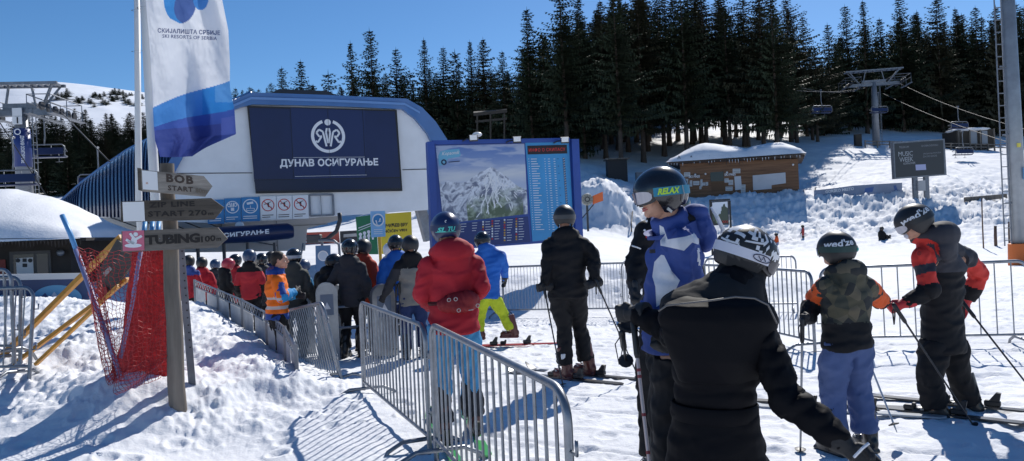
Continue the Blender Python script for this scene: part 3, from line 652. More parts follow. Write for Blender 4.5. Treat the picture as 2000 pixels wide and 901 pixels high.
# ------------------------------------------------------------ piste map board
def info_board():
    a, b = P(835, 380, 17.6), P(1130, 380, 18.9); pl = Plane((a.x, a.y), (b.x, b.y)); g = gz(*pl.w(1.8, 0).xy)
    root = thing('piste_map_board', 'large blue board with a printed piste map and a light blue list of runs', 'board', (*pl.w(1.8, 0).xy, g))
    FR = mat('board_blue', (.028, .075, .32), .4, var=.12, vscale=.8)
    m = MB(); pquad(m, pl, [(846, 279), (1118, 274), (1130, 470), (858, 490)], 0, .16); m.build('panel', FR, root)
    m = MB()
    for (x0, x1, y0, y1) in ((833, 846, 278, 470), (1113, 1127, 273, 452)):
        p, q = pl.at((x0+x1)/2, y0, -.02), pl.at((x0+x1)/2, y1, -.02); wd = (pl.at(x1, y0)-pl.at(x0, y0)).length
        m.beam((p.x, p.y, gz(p.x, p.y)-.3), (p.x, p.y, p.z), wd, .24, pl.n)
    m.build('post', FR, root)
    m = MB(); m.beam(pl.at(843, 279, .03), pl.at(1112, 273.5, .03), .07, .1); m.build('top_rail', FR, root)
    def mapfn(u, v):
        n1 = fbm(u*7, v*7, 3, 5); n2 = 1-np.abs(fbm(u*13+n1*1.2, v*9+n1, 4, 5))*3
        sky = np.c_[.10+.55*(1-v)**1, .20+.5*(1-v), .48+.3*(1-v)]; cl = np.clip(fbm(u*4, v*15, 8, 4)*3+.1, 0, 1)[:, None]*.4; sky = sky*(1-cl)+cl*.8
        band = np.exp(-((v-.58)/.1)**2)[:, None]; sky = sky*(1-band*.75)+.72*band*.75
        peak = .70-1.05*np.abs(u-.60)**1.15*np.where(u < .6, .75, 1.15)+.03*n1; left = .52+.05*fbm(u*9, u*0, 5, 3)-.25*(u > .45)*(u-.45)
        top = np.maximum(peak, left); mm = (v < top)
        white = np.clip(n2*.9+.15+.6*(v-.35), 0, 1); g_ = np.clip((.42-v)*3+n1*1.2, 0, 1)*(u > .28)*(u < .95)
        base = np.c_[.17+.6*white, .19+.6*white, .27+.57*white]
        grn = np.c_[.10+.25*white, .14+.27*white, .08+.22*white]; base = base*(1-g_[:, None])+grn*g_[:, None]
        runs = np.zeros(len(u))
        rr = random.Random(4)
        for k in range(26):
            x0 = .6+rr.uniform(-.1, .12); y0 = .62-rr.random()*.15; x1 = rr.uniform(.1, 1.0); y1 = rr.uniform(.03, .4); L = math.hypot(x1-x0, y1-y0)
            t = np.clip(((u-x0)*(x1-x0)+(v-y0)*(y1-y0))/L**2, 0, 1); wv = .02*np.sin(t*9+k); dd = np.hypot(u-x0-t*(x1-x0)+wv, v-y0-t*(y1-y0)); runs = np.maximum(runs, dd < .0042+.003*t)
        base = np.where((runs > 0)[:, None], .82, base)
        return np.where(mm[:, None], base, sky)
    picture('piste_map', mapfn, [pl.at(866, 437, .012), pl.at(1031, 418, .012), pl.at(1024, 281, .012), pl.at(851, 285, .012)], 200, 160, VC, root)
    m = MB(); pquad(m, pl, [(857, 441), (1031, 423), (1036, 473), (861, 486)], .01, .004); lg = m.build('legend', mat('legend_navy', (.02, .04, .17), .4), root)
    m = MB(); mm2 = MB(); rr = random.Random(2)
    for cx, n, icons in ((900, 4, 0), (922, 4, 0), (948, 6, 1), (966, 8, 1), (990, 9, 1), (1013, 9, 1)):
        for k in range(n):
            y = 438-(cx-900)*.09+k*5; w_ = rr.uniform(6, 11)
            m.beam(pl.at(cx, y, .013), pl.at(cx+w_, y-.5, .013), .012, .004, pl.n)
            if icons: mm2.mi = rr.choice([0, 0, 1, 2]); mm2.beam(pl.at(cx-6, y, .013), pl.at(cx-3, y-.2, .013), .04, .004, pl.n)
    m.build('caption', LETW, lg); mm2.build('legend_symbol', [LETW, RED, mat('amber', (.6, .35, .05), .5)], lg)
    m = MB(); pquad(m, pl, [(856, 305), (860, 296), (872, 293), (897, 291), (900, 303), (896, 307), (875, 310), (870, 322), (858, 324)], .016, .003)
    lb = m.build('title_tab', mat('title_blue', (.16, .45, .62), .5), root)
    m = MB(); ptext(m, pl, 'Kopaonik', 863, 306, 898, 303, 9, .021, .01, 1, .35); m.build('lettering', LETW, lb)
    m = MB(); c = pl.at(867, 317, .02); disc(m, c, pl.u, Vector((0, 0, 1)), .035, .07, 16); m.beam(pl.at(876, 317, .02), pl.at(898, 315, .02), .02, .003, pl.n); m.build('emblem', NAVY, lb)
    # list of runs
    m = MB(); pquad(m, pl, [(1026, 279), (1111, 277), (1121, 462), (1040, 472)], .014, .01); li = m.build('run_list', mat('list_blue', (.05, .30, .60), .4, var=.1, vscale=1), root)
    m = MB(); pquad(m, pl, [(1030, 285), (1107, 283), (1108, 300), (1031, 302)], .024, .008); dsp = m.build('ticker_display', mat('ticker', (.02, .006, .008), .3), li)
    m = MB(); ptext(m, pl, 'ИНФО О СКИПАСУ', 1033, 297, 1104, 295, 7, .028, .0, 1.1); m.build('lettering', mat('ticker_letters', (.45, .03, .03), .5, emit=.35), dsp)
    m = MB(); m2 = MB()
    for k in range(31):
        y = 311+k*4.75; x0 = 1031+k*.32
        if y > 452: break
        rr2 = rr.uniform(9, 17); m.beam(pl.at(x0+6, y, .019), pl.at(x0+6+rr2, y-.3, .019), .016, .003, pl.n)
        for xx, ww in ((1, 1.5), (32, 2), (39, 4), (50, 3.5)): m.beam(pl.at(x0+xx, y-.2, .019), pl.at(x0+xx+ww, y-.3, .019), .014, .003, pl.n)
        if k < 27: m2.beam(pl.at(x0+68, y-.5, .019), pl.at(x0+72, y-.6, .019), .045, .004, pl.n); m.beam(pl.at(x0+68.6, y-.3, .026), pl.at(x0+71.5, y-2, .026), .012, .003, pl.n)
        if k % 3 == 0: m2.beam(pl.at(x0+58, y-.5, .019), pl.at(x0+59.5, y-.6, .019), .02, .004, pl.n)
    m.build('caption', LETW, li); m2.build('status_mark', NAVY, li)
    for (x, y) in ((925, 270), (1010, 273), (1103, 274)):
        m = MB(); c = pl.at(x, y, .32); m.box(c, (.2, .14, .14), Matrix.Rotation(.3, 3, 'X')); fl = m.build('spotlight', DARK, root)
        m = MB(); m.box(c+Vector((0, -.085, .0)), (.17, .02, .11), Matrix.Rotation(.3, 3, 'X')); m.build('lens', mat('lamp_glass', (.85, .86, .86), .2), fl)
        m = MB(); m.tube([pl.at(x-22, y+6, .06), pl.at(x-14, y+2, .1), c], .016, 5); m.build('bracket', DARK, fl)
    m = MB(); c = pl.at(932, 263, .1); m.ell(c, (.12, .12, .06)); m.tube([c, c-Vector((0, 0, .12))], .02, 5); m.build('antenna_dome', WPAINT, root, smooth=True)
    return pl
IPL = info_board()
# ------------------------------------------------------------ small signs by the gates
def gate_signs():
    pl = Plane(P(697, 450, 19.4).xy, P(806, 450, 19.9).xy)
    root = thing('lift_name_sign', 'yellow and green sign board naming the lift, between the terminal and the map board', 'sign', (*pl.w(.6, 0).xy, gz(*pl.w(.6, 0).xy)))
    m = MB(); pquad(m, pl, [(735, 419), (803, 414), (806, 492), (740, 497)], 0, .05); m.build('yellow_panel', mat('sign_yellow', (.72, .55, .03), .5), root)
    m = MB(); pquad(m, pl, [(695, 424), (734, 419), (739, 497), (701, 497)], 0, .05); gp = m.build('green_panel', mat('sign_green', (.02, .17, .07), .5), root)
    m = MB()
    for i in range(4):
        for j in range(2):
            c = pl.at(704+i*8, 458+j*8-i*2.5, .008); disc(m, c, pl.u, Vector((0, 0, 1)), 0, .045, 10); m.beam(c, c-Vector((0, 0, .13)), .05, .004, pl.n)
    m.beam(pl.at(700, 446, .008), pl.at(726, 436, .008), .02, .004, pl.n); m.beam(pl.at(700, 451, .008), pl.at(732, 438, .008), .015, .004, pl.n); m.build('pictogram', LETW, gp)
    m = MB(); ptext(m, pl, 'ПАНЧИЋЕВ ВРХ', 739, 446, 797, 442, 7, .008, .03); ptext(m, pl, 'PANČIĆEV VRH', 741, 456, 795, 452, 7, .008, .03); ptext(m, pl, '4', 770, 471, 777, 470, 8, .008, .02); m.build('lettering', LETD, root)
    m = MB()
    for x in (712, 795): p = pl.at(x, 470, -.08); m.beam((p.x, p.y, gz(p.x, p.y)-.2), (p.x, p.y, p.z+.3), .07, .06)
    m.build('post', STEELD, root)
    pl = Plane(P(722, 430, 16.5).xy, P(752, 430, 16.7).xy)
    root = thing('round_pictogram_sign', 'blue sign with a white ring showing skiers, on a yellow post', 'sign', (*pl.w(.2, 0).xy, gz(*pl.w(.2, 0).xy)))
    m = MB(); pquad(m, pl, [(724, 413), (752, 412), (753, 462), (726, 464)], .02, .03); m.build('panel', SIGNL, root)
    m = MB(); c = pl.at(738.5, 430, .03); disc(m, c, pl.u, Vector((0, 0, 1)), .115, .145, 24); m.build('ring', LETW, root)
    m = MB(); disc(m, c, pl.u, Vector((0, 0, 1)), 0, .112, 24); m.build('disc', SIGNB, root)
    m = MB(); c = pl.at(738.5, 430, .036); V = Vector((0, 0, 1))
    for s_ in (-1, 1): disc(m, c+pl.u*.05*s_+V*.02*s_, pl.u, V, 0, .018, 8); m.beam(c+pl.u*.05*s_+V*.02*s_, c+pl.u*.03*s_-V*(.06-.02*s_), .022, .004, pl.n); m.beam(c+pl.u*(.03*s_-.03)-V*(.06-.02*s_), c+pl.u*(.03*s_+.05)-V*(.075-.05*s_), .01, .004, pl.n)
    for k in range(3): m.beam(pl.at(730, 449+k*4, .025), pl.at(747, 448.5+k*4, .025), .012, .004, pl.n)
    m.build('pictogram', LETW, root)
    m = MB(); p = pl.at(740, 430, -.02); m.beam((p.x+.0, p.y, gz(p.x, p.y)-.1), (p.x, p.y, p.z+.1), .06, .05); m.build('post', mat('post_yellow', (.6, .33, .03), .5), root)
    pl = Plane(P(618, 480, 17.5).xy, P(645, 480, 17.5).xy)
    root = thing('arrow_sign', 'small blue sign with a pale ring beside the boarding gates', 'sign', (*pl.w(.2, 0).xy, gz(*pl.w(.2, 0).xy)))
    m = MB(); pquad(m, pl, [(616, 480), (645, 479), (646, 530), (617, 531)], 0, .03); m.build('panel', mat('sign_slate', (.10, .20, .36), .4), root)
    m = MB(); disc(m, pl.at(631, 500, .008), pl.u, Vector((0, 0, 1)), .10, .125, 22); m.build('ring', LETW, root)
    m = MB(); disc(m, pl.at(631, 500, .006), pl.u, Vector((0, 0, 1)), 0, .10, 22); m.build('disc', mat('pale_blue', (.5, .58, .68), .5), root)
    m = MB(); p = pl.at(631, 520, -.05); m.beam((p.x, p.y, gz(p.x, p.y)-.1), (p.x, p.y, p.z+.6), .05, .05); m.build('post', STEELD, root)
gate_signs()
# ------------------------------------------------------------ wooden ski pass hut
def ski_pass_hut():
    a, b = P(1338, 350, 66.0), P(1562, 345, 62.8); pl = Plane(a.xy, b.xy); c = pl.w(5, 0, -3)
    zb = pl.at(1450, 383).z-.5
    root = thing('ski_pass_hut', 'brown timber ticket hut with a thick snow roof and notices on its wall', 'hut', (c.x, c.y, gz(c.x, c.y)))
    W_ = (b-a).length
    m = MB(); z0 = zb-1.2; ztl = pl.at(1338, 318).z; ztr = pl.at(1562, 310).z
    s0 = pl.sz(1316, 350)[0]; s1 = pl.sz(1560, 345)[0]
    pr = [pl.w(s0+.6, z0), pl.w(s1, z0), pl.w(s1, ztr), pl.w(s0+.6, ztl)]; m.prism(pr, -pl.n*6.5); m.build('wall', HUTW, root)
    m = MB()
    for k in range(11): z = zb+k*.26; m.beam(pl.w(s0+.6, z, .01), pl.w(s1, z, .01), .02, .025, pl.n)
    m.build('board_joint', mat('timber_joint', (.08, .04, .02), .8), root)
    ev0, ev1 = s0-.4, s1+.5; zl, zr = pl.at(1316, 321).z, pl.at(1562, 305).z
    m = MB(); m.prism([pl.w(ev0, zl, 1.0), pl.w(ev1, zr-.15, .8), pl.w(ev1, zr+.05, .8), pl.w(ev0, zl+.16, 1.0)], -pl.n*8.2); m.build('roof', mat('roof_dark', (.06, .04, .03), .8), root)
    m = MB()
    for k in range(46):
        s = ev0+(ev1-ev0)*(k+.5)/46; z = zl+(zr-zl)*(k+.5)/46
        if hsh(np.array([k]), np.array([3]), 5)[0] > .35: m.tube([pl.w(s, z, 1.02), pl.w(s, z-.1-.22*float(hsh(np.array([k]), np.array([1]), 2)[0]), 1.02)], [.03, .006], 5)
    m.build('icicle', mat('ice', (.7, .75, .8), .15), root)
    # snow on the roof: two swells
    nx, ny = 90, 30; rows = []
    prof = [(1313, 325), (1322, 317), (1345, 300), (1370, 289), (1385, 286), (1400, 287), (1425, 292), (1445, 294), (1463, 299), (1475, 294), (1500, 289), (1530, 287), (1552, 295), (1566, 306), (1570, 309)]
    for j in range(ny+1):
        v = j/ny; row = []
        for i in range(nx+1):
            px = 1312+(1571-1312)*i/nx; top = float(np.interp(px, [p[0] for p in prof], [p[1] for p in prof])); ey = float(np.interp(px, [1312, 1571], [322, 307]))
            s = (ev0-.15)+(ev1-ev0+.3)*i/nx; zt = zl+(zr-zl)*i/nx+.17; h = max(.0, (ey-top)/FPX*67)*1.05
            prf = (math.sin(min(1, v*2.1)*PI/2)**.75)*(math.sin(min(1, (1-v)*3)*PI/2)**.6 if v < 1 else 0)
            fr = .30*min(1, v*14)*min(1, (i/nx)*30, (1-i/nx)*30)
            z = zt+fr+h*prf*.95+.07*float(fbm(np.array(s*.8), np.array(v*8), 77, 3))*min(1, v*9)
            if j == 0: z = zt-.03
            row.append(pl.w(s, z, 1.12-v*8.2))
        rows.append(row)
    m = MB(); m.grid(rows); m.build('roof_snow', SNOW, root, smooth=True)
    m = MB(); m.prism([pl.at(1364, 301, -1.2), pl.at(1408, 300, -1.2), pl.at(1386, 288, -1.2)], -pl.n*2.5); m.build('gable', mat('gable_wood', (.12, .09, .07), .8), root)
    m = MB()                                                          # snow guards
    for x in (1326, 1350, 1386, 1419, 1444):
        top = pl.at(x, 304, .9); m.beam(pl.at(x, 322, .95), top, .035, .026)
        for q in (-8, 8): m.beam(pl.at(x+q, 321, .95), top, .025, .025)
    m.build('snow_guard', DARK, root)
    m = MB(); pquad(m, pl, [(1387, 337), (1413, 335), (1414, 354), (1388, 355)], .04, .05); wd = m.build('window', mat('hut_glass', (.02, .022, .025), .12), root)
    m = MB(); pquad(m, pl, [(1388, 356), (1415, 355), (1417, 373), (1390, 374)], .05, .05); m.build('counter_panel', mat('counter_brown', (.14, .07, .03), .7), root)
    m = MB(); pquad(m, pl, [(1434, 345), (1447, 344), (1449, 370), (1436, 372)], .05, .06); m.build('door', mat('door_pale', (.55, .57, .6), .5), root)
    for q, tx in (((1470, 343), (1534, 337), (1535, 358), (1507, 362), (1507, 369), (1471, 372)), 'w'), : 
        m = MB(); pquad(m, pl, q, .05, .04); m.build('display_board', mat('board_pale', (.5, .51, .54), .5, var=.1, vscale=.6), root)
    notices = [((1336, 337), 12, 9), ((1336, 350), 8, 16), ((1347, 353), 5, 12), ((1354, 354), 12, 8), ((1368, 351), 4, 14), ((1372, 357), 5, 6), ((1378, 356), 5, 7), ((1431, 330), 15, 9), ((1415, 349), 8, 8), ((1423, 352), 9, 10), ((1417, 365), 14, 8), ((1447, 361), 9, 17), ((1366, 364), 4, 6)]
    for (x, y), w_, h_ in notices:
        m = MB(); pquad(m, pl, [(x, y), (x+w_, y-.4), (x+w_, y+h_-.4), (x, y+h_)], .045, .02); nb = m.build('notice', mat('notice_pale', (.55, .56, .56), .6), root)
        m = MB()
        for k in range(int(h_/3)): m.beam(pl.at(x+1.2, y+2+k*3, .05), pl.at(x+w_-1.5, y+1.8+k*3, .05), .03, .006, pl.n)
        m.build('print', mat('print_grey', (.12, .12, .13), .6), nb)
    for x, y in ((1345, 348), (1415, 344)):
        m = MB(); ptext(m, pl, 'SKI PASS', x, y, x+22, y-1, 5, .05, .03); m.build('lettering', LETW, root)
    for x, y in ((1358, 341), (1378, 340), (1420, 337), (1549, 322)):
        m = MB(); m.ell(pl.at(x, y, .18), (.09, .09, .09)); m.build('wall_lamp', WPAINT, root, smooth=True)
    # banner hung along the base of the hut, half buried
    r = thing('buried_banner', 'white banner reading BOB in the snow below the ticket hut', 'banner', tuple(pl.w(4, zb, 1.3)))
    m = MB(); pquad(m, pl, [(1360, 386), (1468, 379), (1468, 387), (1360, 394)], 1.3, .05); m.build('cloth', mat('banner_grey', (.35, .38, .45), .6), r)
    m = MB(); ptext(m, pl, 'BOB NA', 1430, 389.5, 1464, 386.5, 6, 1.31, .04); m.build('lettering', LETW, r)
    return pl
HPL = ski_pass_hut()
def gorosko_banner():
    pl = Plane(P(1590, 372, 60.5).xy, P(1762, 362, 59.5).xy)
    r = thing('long_banner', 'long white and blue banner in the snow right of the ticket hut', 'banner', tuple(pl.w(2, gz(*pl.w(2, 0).xy))))
    top = [(1590, 372), (1620, 369), (1665, 363), (1710, 360), (1762, 357)]; bot = [(1762, 378), (1710, 379), (1665, 382), (1620, 384), (1590, 386)]
    m = MB(); pquad(m, pl, top+bot, 0, .05); m.build('cloth', mat('banner_backlit', (.24, .29, .40), .6, var=.25, vscale=.3), r)  # backlit shade of the white cloth is put into this grey-blue
    m = MB(); ptext(m, pl, 'GORSKO MESTO', 1612, 378, 1668, 371.5, 6, .01, .03); m.build('lettering', LETW, r)
    m = MB(); pquad(m, pl, [(1690, 368), (1707, 365), (1704, 375), (1688, 377)], .02, .01); pquad(m, pl, [(1745, 363), (1750, 362), (1755, 377), (1749, 377)], .02, .01); m.build('print', mat('banner_blue', (.08, .16, .4), .6), r)
    m = MB()
    for x in (1592, 1640, 1700, 1760): p = pl.at(x, 366, -.05); m.beam((p.x, p.y, gz(p.x, p.y)-.4), p, .06, .06)
    m.build('post', WOOD, r)
gorosko_banner()
# ------------------------------------------------------------ advertising screen on the slope
def slope_screen():
    pl = Plane(P(1745, 310, 57).xy, P(1845, 310, 57.6).xy); g = gz(*pl.w(2, 0).xy)
    root = thing('slope_screen', 'dark advertising screen on two posts on the snowy slope', 'screen', (*pl.w(2, 0).xy, g))
    m = MB(); pquad(m, pl, [(1744, 278), (1845, 271), (1849, 342), (1748, 350)], 0, .35); m.build('casing', STEELD, root)
    m = MB(); pquad(m, pl, [(1747, 281), (1842, 274), (1845, 340), (1750, 347)], .012, .01); sc = m.build('display', mat('screen_grey', (.035, .038, .042), .35), root)
    m = MB(); ptext(m, pl, 'MUSIC', 1755, 306, 1783, 304, 9, .02, -.005, .9); ptext(m, pl, 'WEEK', 1757, 317, 1784, 315, 9, .02, -.005, .9); ptext(m, pl, 'KOPAONIK', 1765, 322, 1788, 320, 4, .02); m.build('lettering', mat('screen_letters', (.42, .44, .46), .5), sc)
    m = MB(); ptext(m, pl, 'SPECIJALNA PONUDA', 1803, 303, 1838, 300, 3.5, .02); ptext(m, pl, 'ZA SVE GOSTE', 1803, 308, 1830, 306, 3.5, .02); ptext(m, pl, 'TELEKOM', 1756, 290, 1775, 289, 4, .02); ptext(m, pl, 'DOBRODOSLI', 1800, 287, 1832, 285, 3.4, .02); m.build('lettering', mat('screen_letters2', (.25, .26, .28), .5), sc)
    m = MB(); pquad(m, pl, [(1788, 322), (1808, 321), (1809, 332), (1789, 333)], .02, .006); m.build('picture_panel', mat('panel_lilac', (.4, .42, .62), .5), sc)
    m = MB()
    for x in (1786, 1808): p = pl.at(x, 340, -.25); m.beam((p.x, p.y, gz(p.x, p.y)-.5), p, .34, .25)
    for k in range(4): m.beam(pl.at(1788, 350+k*6, -.25), pl.at(1808, 349+k*6, -.25), .06, .06)
    m.build('post', STEELD, root)
    m = MB(); m.box(pl.at(1798, 363, -.1), (.55, .4, .8)); m.build('control_cabinet', GREYP, root)
slope_screen()
# ------------------------------------------------------------ lift towers, ropes and chairs
def chair_proto():
    t = thing('lift_chair', 'x', 'lift chair', (0, 0, 0)); m = MB()            # origin at the rope grip, faces +Y
    m.tube([(0, 0, 0), (.0, .12, -.25), (0, .12, -1.2), (0, .0, -1.75)], .045, 6); m.tube([(0, 0, .02), (0, .3, 0)], .06, 6); m.build('hanger', STEELD, t, smooth=True)
    m = MB(); W_ = 1.15
    m.tube([(-W_, .3, -2.45), (-W_, -.05, -2.35), (-W_, -.05, -1.85), (-W_+.15, -.05, -1.72), (W_-.15, -.05, -1.72), (W_, -.05, -1.85), (W_, -.05, -2.35), (W_, .3, -2.45)], .04, 6)
    for x in (-.4, .4): m.tube([(x, -.05, -1.72), (x, -.1, -2.4)], .025, 5)
    m.build('frame', STEELD, t, smooth=True)
    m = MB(); m.box((0, .2, -2.45), (2.2, .5, .09), bev=.03); m.build('seat', NAVY, t)
    m = MB(); m.box((0, -.1, -2.12), (2.2, .07, .42), Matrix.Rotation(-.12, 3, 'X'), bev=.02); m.build('backrest', NAVY, t)
    m = MB(); m.tube([(-1.1, -.05, -1.85), (-1.1, .45, -2.1), (1.1, .45, -2.1), (1.1, -.05, -1.85)], .025, 5)
    for x in (-.6, .6): m.tube([(x, .45, -2.1), (x, .5, -2.7), (x-.2, .5, -2.72), (x+.2, .5, -2.72)], .02, 5)
    m.build('safety_bar', STEELD, t, smooth=True); return t
CH = chair_proto(); _chair_n = 0
def chair(p, rz, label, group='chairs of the lifts'):
    global _chair_n
    c = CH if _chair_n == 0 else copy_tree(CH); _chair_n += 1
    c.location = p; c.rotation_euler = (0, 0, rz); c['label'] = label; c['group'] = group; return c
def tower(px, d, base_y, top_y, armhalf, label, banded=False, rz=0, tw=.45, s=1.0):
    g = G(px, d); zt = P(px, top_y, d).z; h = zt-g.z
    t = thing('lift_tower', label, 'lift tower', g, rz)
    m = MB(); m.tube([(0, 0, -1), (0, 0, h*.55), (0, 0, h-1.5*s)], [tw*1.15, tw*.95, tw*.7], 14); st = m.build('column', mat('tower_grey', (.24, .25, .27), .5, metal=.3, var=.12, vscale=1.5), t, smooth=True, local=True)
    if banded:
        m = MB(); m.tube([(0, 0, h*.46), (0, 0, h*.71)], [tw*1.08, tw*.99], 14); bd = m.build('blue_sleeve', mat('sleeve_blue', (.025, .05, .20), .45), t, smooth=True, local=True)
        m = MB(); text_on(m, 'ДУНАВ ОСИГУРАЊЕ', (.1, -tw*1.16, h*.66), Vector((0, 0, -h*.18)), Vector((.24, 0, 0)), .03); m.build('lettering', LETW, bd, local=True)
        m = MB(); disc(m, (0, -tw*1.16, h*.685), Vector((1, 0, 0)), Vector((0, 0, 1)), .12, .18, 18); m.build('emblem', LETW, bd, local=True)
        m = MB(); m.box((0, -tw-.03, h*.76), (.5, .04, .45)); m.box((0, -tw-.02, h*.815), (.5, .04, .45)); m.build('number_plate', WPAINT, t, local=True)
        m = MB(); m.tube([(.02, -tw-.06, h*.74), (.02, -tw-.06, h*.78)], .04, 5); m.build('plate_figure', LETD, t, local=True)
    A_ = armhalf
    m = MB(); m.box((0, 0, h-1.75*s), (A_*2, .4, .38)); m.box((0, 0, h-1.35*s), (A_*.9, .3, .3)); m.build('crossarm', STEELD, t, local=True)
    m = MB()                                                           # service gantry frame above
    for sx in (-1, 1):
        for sy in (-1, 1): m.beam((sx*A_*.55, 0, h-1.6*s), (sx*A_*.98, sy*.5, h), .12, .12)
        m.beam((sx*A_*.98, -.5, h), (sx*A_*.98, .5, h), .14, .14); m.beam((sx*A_*.42, 0, h-1.6*s), (sx*A_*.30, 0, h), .1, .1)
    for sy in (-.5, .5): m.beam((-A_*1.1, sy, h), (A_*1.1, sy, h), .16, .16)
    for q in range(-5, 6): m.beam((q*A_*.18, -.5, h), (q*A_*.18, .5, h), .08, .08)
    m.build('gantry', STEELD, t, local=True)
    for sx in (-1, 1):
        m = MB()
        for k in range(6): m.tube([(sx*A_*1.0-.06, -1.9+k*.76, h-1.72*s), (sx*A_*1.0+.06, -1.9+k*.76, h-1.72*s)], .24, 12)
        m.build('sheave_train', DARK, t, local=True, smooth=True, angle=R(40))
        m = MB()
        x0, x1 = sx*A_*.62, sx*A_*1.22
        for y in (-1.9, 0, 1.9):
            m.tube([(x0, y, h-2.1*s), (x0, y, h-1.0*s), (x1, y, h-1.0*s), (x1, y, h-2.1*s)], .035, 4)
        for x in (x0, x1): m.tube([(x, -1.9, h-1.0*s), (x, 1.9, h-1.0*s)], .035, 4); m.tube([(x, -1.9, h-1.5*s), (x, 1.9, h-1.5*s)], .03, 4); m.box((x, 0, h-2.15*s), (.3, 4, .05))
        m.build('catwalk', STEELD, t, local=True)
    m = MB()
    for k in range(int(h*2.6)): m.beam((tw+.25, -.2, .4+k*.38), (tw+.25, .2, .4+k*.38), .03, .03)
    for y in (-.2, .2): m.beam((tw+.25, y, .2), (tw+.25, y, h-1.5*s), .04, .04)
    m.build('ladder', STEELD, t, local=True)
    return t, g, h
def rope(pts, label, r=.028):
    o = MB(); o.tube(pts, r, 5); t = o.build('haul_rope', mat('rope_steel', (.05, .05, .055), .6), smooth=True); tag(t, label, 'rope', 'haul ropes of the lifts'); return t
def sag(a, b, s, n=10): return [a.lerp(b, i/n)-Vector((0, 0, s*4*(i/n)*(1-i/n))) for i in range(n+1)]
# right tower
tower(1712, 94, 285, 138, 3.1, 'grey lift tower with a wide head on the slope at the right', rz=-.2, tw=.42)
ra = P(1757, 163, 93); rb = P(2040, 262, 60); rope(sag(ra, rb, .5), 'haul rope running down right from the upper arm of the right lift tower', .026)
rc = P(1725, 183, 95); rd = P(2040, 300, 52); rope(sag(rc, rd, .4), 'haul rope running down right from the lower arm of the right lift tower', .026)
re = P(1690, 172, 95); rf = P(1556, 177, 76); rope(sag(re, rf, .3), 'haul rope running left from the right lift tower into the trees', .026)
re = P(1670, 178, 95); rf = P(1566, 172, 78); rope(sag(re, rf, .3), 'second haul rope running left from the right lift tower', .026)
chair(P(1604, 176, 80), .2, 'grey lift chair hanging left of the right lift tower')
chair(P(1716, 181, 91), .2, 'lift chair in front of the column of the right lift tower')
chair(P(1872, 208, 82), .25, 'lift chair hanging upper right of the slope screen, by the small hut')
chair(P(1881, 257, 78), .25, 'dark lift chair hanging just above the snow right of the slope screen')
# left tower
tower(52, 42, 400, 166, 2.0, 'grey lift tower with a blue sleeve and wide head at the left edge', banded=True, rz=.12, tw=.42, s=.9)
rope(sag(P(-40, 172, 30), P(270, 745, 16), .0)[:1]+[P(0, 240, 40), P(105, 405, 37)], 'haul rope crossing in front of the left lift tower', .028)
rope([P(118, 218, 41), P(214, 316, 33)], 'haul rope running down right from the left lift tower to the terminal roof', .03)
rope([P(92, 236, 42), P(-30, 270, 50)], 'thin rope running left from the head of the left lift tower', .02)
chair(P(84, 228, 45), .15, 'lift chair hanging right of the left lift tower')
chair(P(22, 268, 38), .15, 'lift chair cut by the left edge of the picture')
chair(P(189, 288, 47), .2, 'lift chair hanging just above the curved terminal roof')
# small dark hut at the upper right, timber platform in the wood
def small_hut():
    g = G(1905, 92); z = P(1905, 288, 92).z
    r = thing('small_dark_hut', 'small dark hut with a snowy roof among the trees at the upper right', 'hut', (g.x, g.y, z))
    m = MB(); m.box((0, 1.5, 1.0), (4.6, 3, 2.4)); m.build('wall', mat('dark_timber', (.05, .04, .03), .8), r, local=True)
    m = MB(); m.box((-.2, -.03, 1.2), (.9, .06, 1.6)); m.box((1.2, -.03, 1.2), (.7, .06, 1.6)); m.build('window', mat('hut_window', (.25, .27, .3), .3), r, local=True)
    m = MB(); m.ell((0, 1.3, 2.25), (2.7, 1.9, .3), nu=20); m.build('roof_snow', SNOW, r, smooth=True, local=True)
    for x in (-2.2, -.8, .5, 2.2): m = MB(); m.beam((x, -.3, -.6), (x, -.3, 2.2), .14, .14); m.build('post', WOOD, r, local=True)
    pl = Plane(P(1680, 290, 92).xy, P(1990, 290, 92).xy)
    f = thing('rail_fence', 'long dark wooden rail fence along the top of the slope at the right', 'fence', tuple(G(1850, 91)))
    for x in range(1690, 1990, 24):
        q = G(x, 91); m = MB(); m.beam(q-Vector((0, 0, .4)), q+Vector((0, 0, .9)), .12, .12); m.build('post', WOOD, f)
    m = MB()
    for hh in (.45, .8):
        pts = [G(x, 91)+Vector((0, 0, hh)) for x in range(1690, 1990, 24)]
        for a_, b_ in zip(pts[:-1], pts[1:]): m.beam(a_, b_, .05, .12)
    m.build('rail', WOOD, f)
    q = G(1676, 93); b = thing('wooden_box_post', 'short dark wooden block standing left of the right lift tower', 'post', q)
    m = MB(); m.beam((0, 0, -.4), (0, 0, 1.5), .8, .5); m.build('block', mat('dark_timber', (.05, .04, .03), .8), b, local=True)
    pf = thing('timber_shelter', 'weathered timber frame shelter in the trees above the piste map board', 'shelter', tuple(P(960, 262, 72)))
    m = MB()
    for x in (932, 958, 985): m.beam(P(x, 300, 72), P(x, 222, 72), .16, .16)
    m.build('post', mat('dark_timber', (.05, .04, .03), .8), pf); m = MB(); m.beam(P(925, 224, 72), P(990, 217, 72), .12, .3); m.beam(P(928, 238, 72), P(990, 232, 72), .1, .2); m.beam(P(925, 222, 75), P(990, 215, 75), .12, .3); m.prism([P(925, 223, 72), P(990, 216, 72), P(990, 215, 75.5), P(925, 220, 75.5)], (0, 0, .1)); m.build('roof_frame', mat('dark_timber', (.05, .04, .03), .8), pf)
small_hut()
